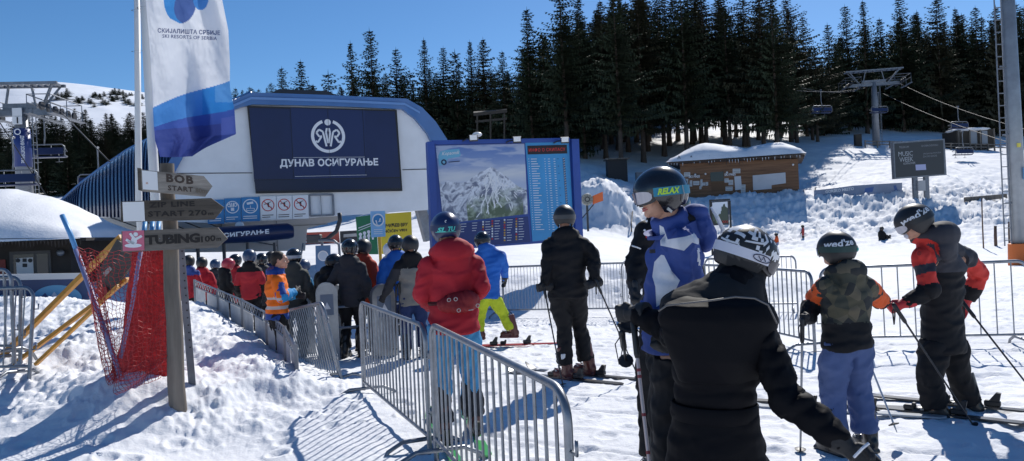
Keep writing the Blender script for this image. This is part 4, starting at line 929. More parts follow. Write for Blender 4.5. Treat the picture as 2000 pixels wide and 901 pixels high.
# light mast on the right with a ladder and an orange pad
def mast():
    g = G(1993, 26); r = thing('light_mast', 'tall grey steel mast with a ladder and an orange pad at its foot', 'mast', g)
    m = MB(); m.tube([(0, 0, -.3), (-.02, 0, 5), (-.06, 0, 11.5)], [.27, .25, .21], 12); m.build('column', mat('mast_grey', (.30, .32, .34), .45, metal=.4, var=.15, vscale=2), r, smooth=True, local=True)
    x0 = -.46; m = MB()
    for k in range(25): m.beam((x0-.09, -.05, .9+k*.43), (x0+.16, -.05, .9+k*.43), .03, .03)
    m.build('rung', STEELD, r, local=True)
    for x in (x0-.09, x0+.16): m = MB(); m.beam((x, -.05, .7), (x, -.05, 11.4), .035, .026); m.build('ladder_rail', STEELD, r, local=True)
    for z in (2.2, 4.6, 7.0, 9.4): m = MB(); m.beam((x0, -.05, z), (0, -.05, z), .05, .05); m.build('ladder_bracket', STEELD, r, local=True)
    m = MB(); m.tube([(0, 0, .0), (0, 0, .4), (0, 0, .76), (0, 0, .78)], [.37, .36, .35, .28], 18); m.build('foot_pad', mat('orange_pad', (.68, .16, .03), .6, bump=.3, bscale=8), r, smooth=True, angle=R(40), local=True)
    m = MB(); m.box((-.05, -.26, 4.2), (.12, .04, .14)); m.build('yellow_label', mat('band_yellow', (.7, .6, .1), .5), r, local=True)
    m = MB(); m.box((.16, -.3, 3.2), (.2, .16, .4)); m.build('switch_box', SIGNL, r, local=True)
mast()
# posts and planks on the lower slope
for (px, y0, d, h, w_, lb) in ((1921, 465, 40, 2.7, .07, 'thin tall brown pole standing in the snow left of the light mast'), (1945, 450, 41, 1.1, .16, 'short brown wooden post between the thin pole and the mast'), (1973, 452, 41, 1.3, .16, 'dark short post right beside the ladder of the mast')):
    q = G(px, d); o = MB(); o.tube([q-Vector((0, 0, .3)), q+Vector((0, 0, h*.5)), q+Vector((.02, 0, h))], [w_/2*1.1, w_/2, w_/2*.9], 7); b = o.build('wooden_post', mat('post_brown', (.12, .07, .05), .8), smooth=True); tag(b, lb, 'post')
q = P(1925, 390, 57); t = MB(); t.box((q.x, q.y, gz(q.x, q.y)+.25), (3.2, .25, .35), Matrix.Rotation(-.04, 3, 'Y')); b = t.build('wooden_plank', WOOD); tag(b, 'dark plank lying in the snow below the lift chairs at the right', 'plank')
def frame_sign():
    pl = Plane(P(1386, 430, 44).xy, P(1426, 430, 44.3).xy); g = gz(*pl.w(.5, 0).xy)
    r = thing('framed_poster', 'dark framed upright poster standing before the snow bank below the ticket hut', 'poster', (*pl.w(.6, 0).xy, g))
    m = MB()
    for x in (1387, 1425): p = pl.at(x, 392); m.beam((p.x, p.y, gz(p.x, p.y)-.3), p, .1, .1)
    m.beam(pl.at(1386, 392), pl.at(1425, 390), .1, .1); m.build('frame', BLACK, r)
    m = MB(); pquad(m, pl, [(1389, 394), (1423, 392), (1424, 439), (1390, 441)], .0, .04); m.build('board', DARK, r)
    def fn(u, v):
        s = np.c_[.45+.2*v, .5+.2*v, .58+.2*v]; t = (v < .35+.25*vnoise(u*3, u*0, 2)+.1*fbm(u*20, v*20, 5)) | ((u > .6) & (v < .9-.3*np.abs(u-.75)*3+.1*fbm(u*15, v*15, 6))); s = np.where(t[:, None], [.05, .07, .05], s)
        r_ = (v < .14); return np.where(r_[:, None], [.02, .025, .02], s)
    picture('poster_picture', fn, [pl.at(1392, 438, .01), pl.at(1422, 436, .01), pl.at(1421, 394, .01), pl.at(1391, 396, .01)], 40, 50, VC, r)
    m = MB(); ptext(m, pl, '270m', 1398, 436, 1409, 435, 4, .02, .02); m.build('lettering', mat('poster_green', (.3, .4, .2), .5), r)
    m = MB()
    for x in (1411, 1415, 1419): m.beam(pl.at(x, 431, .02), pl.at(x+2.5, 433.3, .02), .03, .004, pl.n); m.beam(pl.at(x+2.5, 433.3, .02), pl.at(x, 435.5, .02), .03, .004, pl.n)
    m.build('arrow_mark', RED, r)
    # stairs up the bank, seen past the skier in blue
    r = thing('wooden_stairs', 'dark wooden stairs up the snow bank behind the skier in the blue jacket', 'stairs', tuple(G(1250, 49.5)))
    m = MB(); zb = gz(P(1250, 460, 49.5).x, 49.5)-.2; zt = P(1250, 382, 56).z
    for k in range(15):
        t = k/14; y = 49.5+8.5*t; x = P(1251, 460, 49.5).x*(1-t)+P(1262, 384, 57).x*t; z = zb+(zt-zb)*t; m.box((x, y, z), (1.1, .45, .06))
    m.build('tread', mat('stair_dark', (.04, .035, .03), .8), r)
    m = MB(); 
    for sx in (-.6, .6):
        A1 = Vector((P(1251, 460, 49.5).x+sx, 49.4, zb)); B1 = Vector((P(1262, 384, 57).x+sx, 58, zt)); m.beam(A1-Vector((0, 0, .15)), B1-Vector((0, 0, .15)), .06, .25); m.beam(A1+Vector((0, 0, .9)), B1+Vector((0, 0, .9)), .06, .08)
        for t in (0, .5, 1): q = A1.lerp(B1, t); m.beam(q-Vector((0, 0, .3)), q+Vector((0, 0, .95)), .07, .07)
    m.build('stair_rail', mat('stair_dark', (.04, .035, .03), .8), r)
    # dark shed and pole by the trees at the left of the hut
    q = G(1208, 72); r = thing('grey_shed', 'small dark shed in the tree shadow left of the ticket hut', 'shed', q)
    m = MB(); m.box((0, 1, .9), (1.9, 1.6, 2.2)); m.build('wall', mat('shed_dark', (.03, .03, .032), .8), r, local=True)
    m = MB(); m.box((0, .9, 2.06), (2.3, 2, .12)); m.build('roof', WOOD, r, local=True)
    m = MB(); m.box((2.6, .5, .25), (1.6, .8, .8)); m.build('crate', mat('crate_grey', (.2, .21, .23), .7), r, local=True)
    # snow gun on the pile
    q = P(1146, 390, 44); r = thing('snow_gun', 'round fan snow gun with an orange side on the pile beside the map board', 'snow gun', (q.x, q.y, q.z-.3))
    m = MB(); m.tube([(0, -.35, .3), (0, -.1, .3), (0, .4, .3)], [.33, .36, .3], 16); m.build('fan_drum', mat('gun_grey', (.3, .29, .25), .5, metal=.3), r, smooth=True, angle=R(40), local=True)
    m = MB(); disc(m, (0, -.36, .3), Vector((1, 0, 0)), Vector((0, 0, 1)), .10, .16, 14)
    for k in range(10): a = k*PI/5; m.beam((.12*math.cos(a), -.36, .3+.12*math.sin(a)), (.3*math.cos(a+.3), -.36, .3+.3*math.sin(a+.3)), .05, .01)
    m.build('fan_blade', DARK, r, local=True)
    m = MB(); m.prism([(.36, -.2, 0), (.95, -.2, .18), (.95, -.2, .72), (.36, -.2, .5)], (0, .4, 0)); m.build('side_guard', mat('gun_orange', (.7, .15, .04), .6), r, local=True)
    m = MB(); m.beam((0, 0, -1.6), (0, 0, .1), .12, .12); m.beam((-.5, 0, -1.0), (.4, 0, .0), .06, .06); m.build('stand', DARK, r, local=True)
frame_sign()
# orange and white boundary fence seen under the terminal
def rnox():
    pl = Plane(P(540, 465, 42).xy, P(700, 462, 44).xy)
    r = thing('advertising_fence', 'red and white advertising banner fence seen beneath the terminal', 'banner', tuple(pl.w(2, gz(*pl.w(2, 0).xy))))
    m = MB(); pquad(m, pl, [(560, 456), (662, 452), (664, 474), (562, 480)], 0, .06); m.build('cloth', mat('banner_red', (.5, .10, .07), .6), r)
    m = MB(); ptext(m, pl, 'rnox', 572, 477, 620, 474, 11, .01, .05); m.build('lettering', LETW, r)
    m = MB(); pquad(m, pl, [(664, 452), (697, 450), (699, 474), (665, 476)], 0, .06); m.build('dark_panel', DARK, r)
    m = MB(); pquad(m, pl, [(671, 458), (696, 456), (697, 462), (671, 464)], .01, .03); m.build('window_strip', GREYP, r)
rnox()
# ------------------------------------------------------------ crowd barriers
def barrier_proto(L=2.3, H=1.06, n=19):
    t = thing('crowd_barrier', 'x', 'barrier', (0, 0, 0)); r = .02; c = .13
    m = MB(); pts = [(0, 0, .18)]
    for k in range(7): a = PI-(PI/2)*k/6; pts.append((c+c*math.cos(a), 0, H-c+c*math.sin(a)))
    for k in range(7): a = PI/2-(PI/2)*k/6; pts.append((L-c+c*math.cos(a), 0, H-c+c*math.sin(a)))
    pts.append((L, 0, .18)); m.tube([(0, 0, .0)]+pts+[(L, 0, .0)], r, 8, up=Vector((0, 1, 0))); m.build('frame', STEEL, t, smooth=True, angle=R(60), local=True)
    m = MB(); m.tube([(0, 0, .2), (L, 0, .2)], .016, 8); m.build('bottom_rail', STEEL, t, smooth=True, angle=R(60), local=True)
    bar = None
    for k in range(n):
        x = L*(k+1)/(n+1); zt = H-(0 if c < x < L-c else c-math.sqrt(max(0, c*c-(c-min(x, L-x))**2)))
        if k % 1 == 0:
            m = MB(); m.tube([(x, 0, .2), (x, 0, zt-.01)], .0085, 6); m.build('bar', STEEL, t, smooth=True, angle=R(60), local=True)
    for x in (.12, L-.12):
        m = MB(); m.tube([(x, -.36, -.02), (x, -.30, .09), (x, -.18, .15), (x, .18, .15), (x, .30, .09), (x, .36, -.02)], .018, 8); m.build('foot', STEEL, t, smooth=True, angle=R(60), local=True)
    for z in (.38, .82): m = MB(); m.tube([(0, 0, z), (-.07, 0, z), (-.07, 0, z+.06)], .008, 6); m.build('hook', STEEL, t, smooth=True, local=True)
    t['n'] = n; return t
BP = barrier_proto(); _bn = 0; BW = None
def barrier(a, b, label, sink=.05, z=None, group='steel crowd barriers', lean=0):
    global _bn
    o = BP if _bn == 0 else copy_tree(BP); _bn += 1
    a, b = Vector(a), Vector(b); za = gz(a.x, a.y, False) if z is None else z; zb = gz(b.x, b.y, False) if z is None else z
    L = math.hypot(b.x-a.x, b.y-a.y); o.location = (a.x, a.y, za-sink); o.scale = (L/(2.3 if BP.get('n', 19) == 19 else 2.5), 1, 1)
    o.rotation_euler = (lean, -math.atan2(zb-za, L), math.atan2(b.y-a.y, b.x-a.x)); o['label'] = label; o['group'] = group; return o
def V2(px, py, d): p = P(px, py, d); return (p.x, p.y)
barrier(V2(1108, 790, 3.02), V2(842, 650, 5.55), 'nearest steel barrier, its rounded end in front of the red jacketed skier', sink=.03)
barrier(V2(829, 640, 5.75), V2(703, 590, 8.0), 'steel barrier with its legs standing free left of the red jacketed skier', sink=.07)
lb_ = barrier(V2(672, 757, 8.6), V2(585, 700, 10.2), 'leaning steel barrier beside the snow bank, left of the gap in the row', sink=.05, z=-.03, lean=-.16); lb_.rotation_euler[1] = .13
# row behind the skiers
A0, A1, A2, A3 = V2(982, 560, 14.8), V2(1232, 560, 14.0), V2(1420, 560, 11.4), V2(1588, 600, 9.15)
barrier(V2(830, 560, 16.2), A0, 'steel barrier behind the skier in yellow trousers')
barrier(A0, V2(1108, 560, 14.4), 'steel barrier left of the skier in black, before the snow heap'); barrier(V2(1108, 560, 14.4), A1, 'steel barrier right of the skier in black, before the snow heap')
barrier(A1, A2, 'steel barrier running behind the skier in the blue and white jacket')
barrier(A2, A3, 'steel barrier whose rounded end stands behind the patterned helmet')
barrier(V2(1378, 540, 13.9), V2(1556, 540, 13.4), 'farther steel barrier seen just above the one behind the patterned helmet'); barrier(V2(1215, 540, 14.4), V2(1376, 540, 13.95), 'farther steel barrier hidden mostly behind the blue and white jacket')
_keep = (BP, _bn); BP = barrier_proto(2.5, 1.08, 12); _bn = 0
barrier(V2(1606, 600, 9.35), V2(2012, 600, 8.85), 'long steel barrier with widely spaced bars behind the boy with orange sleeves')
barrier(V2(2018, 600, 8.85), V2(2440, 600, 8.3), 'steel barrier whose end shows at the right edge of the picture'); BP, _bn = _keep
# stacked barriers at the left edge
for i, (x, d, lb) in enumerate([(14, 8.3, 'front barrier of the stack at the left edge'), (24, 8.6, 'middle barrier of the stack at the left edge'), (40, 8.05, 'nearest end barrier of the stack at the left edge')]):
    a = P(x+12, 650, d); z = gz(a.x, a.y, False)
    barrier((a.x, a.y), (a.x-2.2, a.y+.75-.2*i), lb, z=.5-.1*i-.0, group='stacked barriers', lean=.06*i)
# ------------------------------------------------------------ fingerpost
def plank_sign(root_t, pts, d0, d1, m_w, lines, plate=None, plate_m=None, nm='arrow_board', yaw=0):
    pass
def fingerpost():
    g = G(345, 7.0); base = P(346, 768, 7.0); base.z = gz(base.x, base.y)
    top = P(322, 320, 7.0)
    r = thing('fingerpost', 'weathered wooden post with three arrow boards for bob, zip line and tubing', 'signpost', base)
    m = MB(); n = 9; pts = [Vector((base.x, base.y, base.z-.4)).lerp(Vector((top.x+.02, top.y, top.z)), k/n)+Vector((.008*math.sin(k*2.1), 0, 0)) for k in range(n+1)]
    pts = [Vector((p.x, 7.0, p.z)) for p in pts]
    m.tube(pts, [.082-.002*k for k in range(n+1)], 14); m.build('post', WOOD, r, smooth=True, angle=R(50))
    def board(poly, dl, dr, mw, th, name):
        xs = [q[0] for q in poly]; x0, x1 = min(xs), max(xs); a = P(x0, 400, dl); b = P(x1, 400, dr); pl = Plane(a.xy, b.xy)
        m = MB(); pquad(m, pl, poly, 0, th); o = m.build(name, mw, r); return pl, o
    # BOB
    pl, o = board([(275, 329), (279, 332), (398, 344), (415, 364), (401, 384), (280, 374), (275, 372)], 6.70, 6.95, SIGNW, .045, 'arrow_board'); o['label'] = 'pale arrow board reading BOB START 80m'
    m = MB(); pquad(m, pl, [(268, 328), (275, 329), (277, 373), (270, 371)], .004, .055); m.build('end_cap', SIGND, o)
    m = MB(); pquad(m, pl, [(277, 333), (307, 336), (309, 372), (279, 370)], .006, .006); m.build('white_plate', WPAINT, o)
    m = MB(); c = pl.at(287, 358, .0075); disc(m, c, pl.u, Vector((0, 0, 1)), 0, .011, 6); m.build('scuff', mat('scuff_pink', (.6, .4, .33), .7), o)
    m = MB(); ptext(m, pl, 'B O B', 325, 356, 378, 361, 17, .004, .045, .8); ptext(m, pl, 'START', 328, 372, 377, 375.5, 10, .004, .03, 1.15); m.build('lettering', mat('burnt_letters', (.07, .05, .04), .8), o)
    m = MB(); ptext(m, pl, '80m', 382, 376, 404, 378, 9, .004, .02); m.build('lettering', mat('worn_letters', (.16, .13, .10), .8), o)
    # ZIP LINE
    pl, o = board([(236, 394), (412, 387), (437, 405), (418, 429), (236, 434)], 6.75, 6.95, SIGND, .045, 'arrow_board'); o['label'] = 'dark arrow board reading ZIP LINE START 270m'
    m = MB(); pquad(m, pl, [(239, 395), (281, 394), (283, 432), (241, 433)], .006, .006); m.build('white_plate', WPAINT, o)
    m = MB(); ptext(m, pl, 'ZIP LINE', 291, 406, 380, 403, 10.5, .004, .03, 1.1); ptext(m, pl, 'START 270', 289, 424, 404, 421, 11, .004, .03, 1.1); ptext(m, pl, 'm', 407, 421, 417, 420.5, 5, .004, .02); m.build('lettering', mat('dark_letters', (.022, .018, .016), .8), o)
    # TUBING
    pl, o = board([(237, 452), (425, 444), (444, 466), (424, 484), (237, 493)], 6.72, 6.95, mat('board_grey_brown', (.15, .13, .11), .8, var=.4, vscale=4, stretch=(.35, 1, 3.5), bump=.5, bscale=30, bdist=.006), .045, 'arrow_board'); o['label'] = 'grey arrow board reading TUBING 100m with a pink plate'
    m = MB(); pquad(m, pl, [(239, 452), (281, 450), (282, 489), (240, 491)], .006, .006); pk = m.build('pink_plate', mat('plate_pink', (.55, .13, .20), .5, var=.15, vscale=6), o)
    m = MB(); c = pl.at(260, 474, .009); U, V = pl.u, Vector((0, 0, 1)); pxm = (pl.at(261, 474)-pl.at(260, 474)).length
    def bl(x, y, a, b, rot=0):
        vs = [pl.at(x, y, .008)+ (U*(math.cos(rot))+V*math.sin(rot))*(a*pxm*math.cos(q))+(V*math.cos(rot)-U*math.sin(rot))*(b*pxm*math.sin(q)) for q in [k*2*PI/16 for k in range(16)]]; m.add(vs, [tuple(range(16))])
    bl(260, 480, 17, 4.5, -.03); bl(265, 458, 4.5, 4.5); bl(262, 470, 5.5, 8, .2)
    for q in (((262, 466), (254, 456)), ((266, 467), (277, 461)), ((262, 476), (250, 472)), ((262, 477), (246, 468))): m.beam(pl.at(*q[0], .0095), pl.at(*q[1], .0095), .022, .003, pl.n)
    m.build('tuber_pictogram', LETW, pk)
    m = MB(); ptext(m, pl, 'TUBING', 284, 479, 391, 474, 19, .004, .05, .95); ptext(m, pl, '100', 393, 474, 421, 471, 12, .004, .03); ptext(m, pl, 'm', 423, 471, 432, 470.5, 6, .004, .02); m.build('lettering', mat('dark_letters', (.022, .018, .016), .8), o)
    m = MB()
    for x in (330, 312): m.ell(pl.at(x, 466, .006), (.005, .005, .005), nu=6, nv=4)
    m.build('screw', STEEL, o)
    # perforated steel stake behind
    a = P(375, 700, 7.35); a.z = gz(a.x, a.y)-.2; b = P(352, 470, 7.35); t = thing('steel_stake', 'perforated grey steel angle stake standing behind the wooden post', 'stake', a)
    m = MB(); dr = (b-a).normalized(); m.beam(a, b, .07, .006, Vector((0, 1, 0))); m.beam(a+Vector((-.035, .02, 0)), b+Vector((-.035, .02, 0)), .006, .045, Vector((0, 1, 0))); m.build('angle', STEELD, t)
    for k in range(14): q = a.lerp(b, .35+.045*k); m = MB(); m.tube([q+Vector((.012, -.008, 0)), q+Vector((.012, -.004, 0))], .008, 6); m.build('hole', BLACK, t)
fingerpost()
# ------------------------------------------------------------ flagpoles and flag
def flags():
    PW = mat('pole_white', (.72, .72, .70), .4)
    d = 11.5; p0 = P(271, 395, d); t0 = P(267, -30, d); g = G(276, d)
    r = thing('flagpole', 'left of the two white flagpoles, slimmer and without a cloth', 'flagpole', (p0.x, d, g.z))
    m = MB(); m.tube([(p0.x+.03, d, g.z-.3), p0, P(266.5, -140, d)], [.055, .05, .04], 10); m.build('pole', PW, r, smooth=True)
    m = MB()
    for y in (20, 100): c = P(268, y, d-.02); disc(m, c, Vector((1, 0, .1)), Vector((0, 1, .15)), .07, .085, 12)
    m.build('clip', DARK, r)
    d = 11.0; r = thing('flagpole', 'right of the two white flagpoles, carrying the tall flag', 'flagpole', (P(303, 395, d).x, d, G(306, d).z))
    m = MB(); m.tube([(P(306, 395, d).x+.03, d, G(306, d).z-.3), P(304, 395, d), P(274, -140, d)], [.075, .07, .06], 12); m.build('pole', PW, r, smooth=True)
    m = MB()
    for (x, y) in ((277, 15), (297, 292)): c = P(x+6, y, d-.02); disc(m, c, Vector((1, 0, .1)), Vector((0, 1, .15)), .10, .115, 12)
    m.build('clip', DARK, r)
    # flag: a tall banner hanging from the right pole, lower part blown
    d = 10.9
    left = [(278, -60), (284, 0), (290, 60), (294, 120), (297, 180), (300, 240), (303, 275), (312, 306)]
    right = [(418, -60), (434, 0), (446, 60), (449, 120), (449, 170), (458, 215), (461, 262), (400, 306)]
    nu_, nv_ = 150, 240; rows = []
    for j in range(nv_+1):
        v = j/nv_; f = v*7; i = min(int(f), 6); g_ = f-i
        lx, ly = [left[i][q]*(1-g_)+left[i+1][q]*g_ for q in (0, 1)]; rx, ry = [right[i][q]*(1-g_)+right[i+1][q]*g_ for q in (0, 1)]; row = []
        for k in range(nu_+1):
            u = k/nu_; x = lx*(1-u)+rx*u; y = ly*(1-u)+ry*u
            if v > .86: y += 2*math.sin(u*5)*(v-.86)/.14*(1-u)+(u > .72)*(u-.72)*-60*(v-.86)/.14
            dep = d+(.16*math.sin(u*7.5+v*3.2)+.07*math.sin(u*15-v*5+1)+.05*math.sin(v*14+u*4))*(u**.6)*(.35+.9*v)*1.7-.05-.25*u*v
            dep += .03*float(fbm(np.array(u*9.), np.array(v*12.), 6, 3))
            row.append(P(x, y, dep))
        rows.append(row)
    m = MB(); m.grid(rows); fl = thing('resort_flag', 'tall white and blue ski resort flag blowing from the right flagpole', 'flag', P(300, 150, d))
    fm = vcmat('flag_cloth', .7); nt = fm.node_tree; b = nt.nodes['Principled BSDF']
    tr = nt.nodes.new('ShaderNodeBsdfTranslucent'); mx = nt.nodes.new('ShaderNodeMixShader'); mx.inputs[0].default_value = .3
    nt.links.new(nt.nodes['Color Attribute'].outputs[0] if 'Color Attribute' in nt.nodes else [n for n in nt.nodes if n.type == 'VERTEX_COLOR'][0].outputs[0], tr.inputs[0])
    out = [n for n in nt.nodes if n.type == 'OUTPUT_MATERIAL'][0]; nt.links.new(b.outputs[0], mx.inputs[1]); nt.links.new(tr.outputs[0], mx.inputs[2]); nt.links.new(mx.outputs[0], out.inputs[0])
    o = m.build('cloth', fm, fl, smooth=True, fix=False)
    # printed pattern by cloth coordinates
    u, v = np.meshgrid(np.linspace(0, 1, nu_+1), np.linspace(0, 1, nv_+1)); px = np.array([[pix(*q)[0] for q in r_] for r_ in rows]); py = np.array([[pix(*q)[1] for q in r_] for r_ in rows])
    col = np.zeros(u.shape+(3,)); col[:] = (.74, .76, .80)
    ln = 206-(px-308)*.36-3*np.sin((px-308)/28.)
    bl = py > ln; col[bl] = (.07, .25, .60)
    col[bl & (px > 395) & (py < 240)] = (.035, .22, .56); col[bl & (px > 420) & (py < 200)] = (.10, .30, .62)
    col[(py > ln+40+(px-306)*.12) & (py > 226-(px-380)*.25)] = (.05, .10, .38); col[(py > 252-(px-330)*.1)] = (.045, .07, .27); col[(py > 232-(px-430)*.2) & (px > 432)] = (.09, .13, .42)
    hd = ((px-352)/32.)**2+((py+0)/46.)**2; col[(hd < 1) & (py < 48-np.abs(px-355)*.5)] = (.06, .27, .62); col[(hd < 1) & (px > 340) & (((px-362)/22.)**2+((py-16)/30.)**2 < 1)] = (.08, .14, .36)
    col[((px-392)/15.)**2+((py+2)/22.)**2 < 1] = (.07, .25, .60)
    ca = o.data.color_attributes.new('Col', 'FLOAT_COLOR', 'POINT'); arr = np.ones((u.size, 4)); arr[:, :3] = col.reshape(-1, 3); ca.data.foreach_set('color', arr.ravel())
    m = MB(); pts2 = [(rows[j][k]) for j in range(nv_+1) for k in range(nu_+1)]; PX = px.ravel(); PY = py.ravel()
    YY = np.array([q_.y for q_ in pts2])
    def wrap(t, x0, y0, x1, y1, h, bold):
        vs, fs, _ = text2d(t, bold, 1.05); out_ = []
        for a, b_ in vs:
            x = x0+(x1-x0)*a; y = y0+(y1-y0)*a-h*b_; k = int(np.argmin((PX-x)**2+(PY-y)**2)); dd = pts2[k].y
            out_.append(P(x, y, dd-.012))
        m.add(out_, fs)
    wrap('СКИЈАЛИШТА СРБИЈЕ', 308, 64, 430, 69, 9, .02); wrap('SKI RESORTS OF SERBIA', 317, 74, 424, 79, 7, .01)
    m.build('lettering', mat('flag_letters', (.06, .10, .25), .6), fl)
flags()
# ------------------------------------------------------------ net, bamboo poles, yellow poles and boards
def net_group():
    NET = mat('net_orange_red', (.42, .03, .03), .6); POLE = mat('blue_pole', (.10, .32, .62), .4); POLEF = mat('faded_pole', (.24, .25, .45), .5)
    def pole(a, b, da, db, m_, lb, rad=.022, extend=0):
        A_, B_ = P(*a, da), P(*b, db); r = MB(); r.tube([A_, A_.lerp(B_, .5)+Vector((.01, 0, -.01)), B_], [rad, rad, rad*.95], 8); o = r.build('slalom_pole', m_, smooth=True); return tag(o, lb, 'pole', 'poles of the rolled net')
    pole((121, 420), (150, 492), 7.4, 7.35, POLE, 'bright blue upper end of a pole above the net', .024)
    pole((148, 488), (240, 750), 7.35, 7.0, POLEF, 'faded violet pole leaning to the left through the loose net', .024)
    pole((278, 470), (236, 700), 7.15, 7.1, POLEF, 'faded pole leaning right against the red net roll', .02)
    for i, x in enumerate((283, 298, 310)): pole((x, 434), (x-8, 470), 7.3, 7.2, POLE, 'blue pole end between the zip line and tubing boards, %s from the left' % ordn[i], .022)
    # the rolled net: a bundle standing behind the post
    r = thing('net_roll', 'bunched red safety net standing left of the wooden post', 'net', G(280, 7.5))
    rings = []
    for (xl, xr, y) in [(262, 322, 470), (258, 324, 520), (250, 326, 570), (246, 328, 620), (240, 330, 670), (228, 331, 715), (214, 330, 745), (214, 326, 756)]:
        c = P((xl+xr)/2, y, 7.45); w_ = (xr-xl)/2/FPX*7.45; ring = []
        for k in range(48): a = 2*PI*k/48; f = 1+.09*math.sin(a*7+y*.02)+.06*math.sin(a*13); ring.append(c+Vector((math.cos(a)*w_*f, math.sin(a)*w_*.45*f-.0, 0)))
        rings.append(ring)
    m = MB(); m.loft(rings); m.build('folded_mesh', mat('net_fabric', (.58, .02, .02), .7, var=.35, vscale=18, bump=.9, bscale=90, bdist=.01), r, smooth=True)  # sunlight shining through the net is put into this brighter red
    def netting(name, corner, nx, ny, parent, sagf=.05, rad=.0027, wob=3):
        m = MB(); (a, b, c, d_) = corner                      # tl, tr, br, bl as (px, py, depth)
        def at(u, v):
            t = [a[q]*(1-u)+b[q]*u for q in range(3)]; e = [d_[q]*(1-u)+c[q]*u for q in range(3)]; q = [t[i]*(1-v)+e[i]*v for i in range(3)]
            return P(q[0]+wob*math.sin(u*8+v*6), q[1]+wob*math.sin(u*6+v*9)+sagf*60*math.sin(u*PI)*(v), q[2]+.05*math.sin(u*9+v*4))
        for i in range(nx+1): m.tube([at(i/nx+.02*math.sin(k*1.7+i), k/ny) for k in range(ny+1)], rad, 3, caps=False)
        for j in range(ny+1): m.tube([at(k/nx, j/ny+.012*math.sin(k*2.1+j)) for k in range(nx+1)], rad, 3, caps=False)
        return m.build(name, NET, parent)
    r2 = thing('loose_net', 'loose red safety netting slung between the leaning poles left of the post', 'net', G(230, 7.2))
    netting('net_mesh', ((150, 482, 7.3), (276, 500, 7.15), (238, 735, 7.05), (212, 752, 7.1)), 12, 30, r2)
    netting('net_mesh', ((262, 480, 7.0), (330, 492, 7.05), (332, 720, 7.0), (240, 745, 6.95)), 11, 30, r2, .0)
    netting('net_mesh', ((216, 735, 6.95), (326, 690, 6.95), (312, 735, 6.6), (228, 770, 6.6)), 16, 8, r2, .05)
    netting('net_mesh', ((152, 486, 7.3), (188, 500, 7.28), (240, 740, 7.0), (212, 745, 7.0)), 6, 34, r2, 0, .004)
    Y = mat('yellow_pole', (.58, .27, .03), .5, var=.2, vscale=5)
    def ypole(a, b, da, db, lb, rad=.025):
        A_, B_ = P(*a, da), P(*b, db); m = MB(); m.beam(A_, B_, rad*2, rad*1.6); o = m.build('yellow_stake', Y); tag(o, lb, 'stake', 'leaning yellow stakes')
    ypole((0, 700), (238, 462), 9.0, 8.3, 'uppermost of the three leaning yellow stakes', .032); ypole((18, 718), (250, 545), 8.7, 8.2, 'middle one of the three leaning yellow stakes'); ypole((70, 712), (232, 558), 8.5, 8.1, 'steepest and shortest of the three leaning yellow stakes', .022)
    r3 = thing('sign_back', 'grey brown back of a sign board leaning with the yellow stakes', 'sign', G(210, 8.2))
    m = MB(); q = [P(188, 535, 8.25), P(228, 468, 8.25), P(262, 492, 8.1), P(256, 520, 8.1), P(205, 583, 8.2), P(188, 560, 8.25)]; m.prism(q, (0, .05, 0)); m.build('board', mat('board_back', (.085, .075, .06), .7, var=.3, vscale=4), r3)
    m = MB(); m.prism([P(203, 533, 8.2), P(216, 520, 8.2), P(221, 526, 8.2), P(207, 540, 8.2)], (0, -.02, 0)); m.build('sticker', mat('sticker_grey', (.35, .33, .3), .6), r3)
    m = MB(); m.prism([P(184, 566, 8.15), P(206, 560, 8.15), P(214, 582, 8.15), P(200, 590, 8.15)], (0, .03, 0)); m.build('red_corner', mat('dull_red', (.3, .04, .03), .6), r3)
net_group()
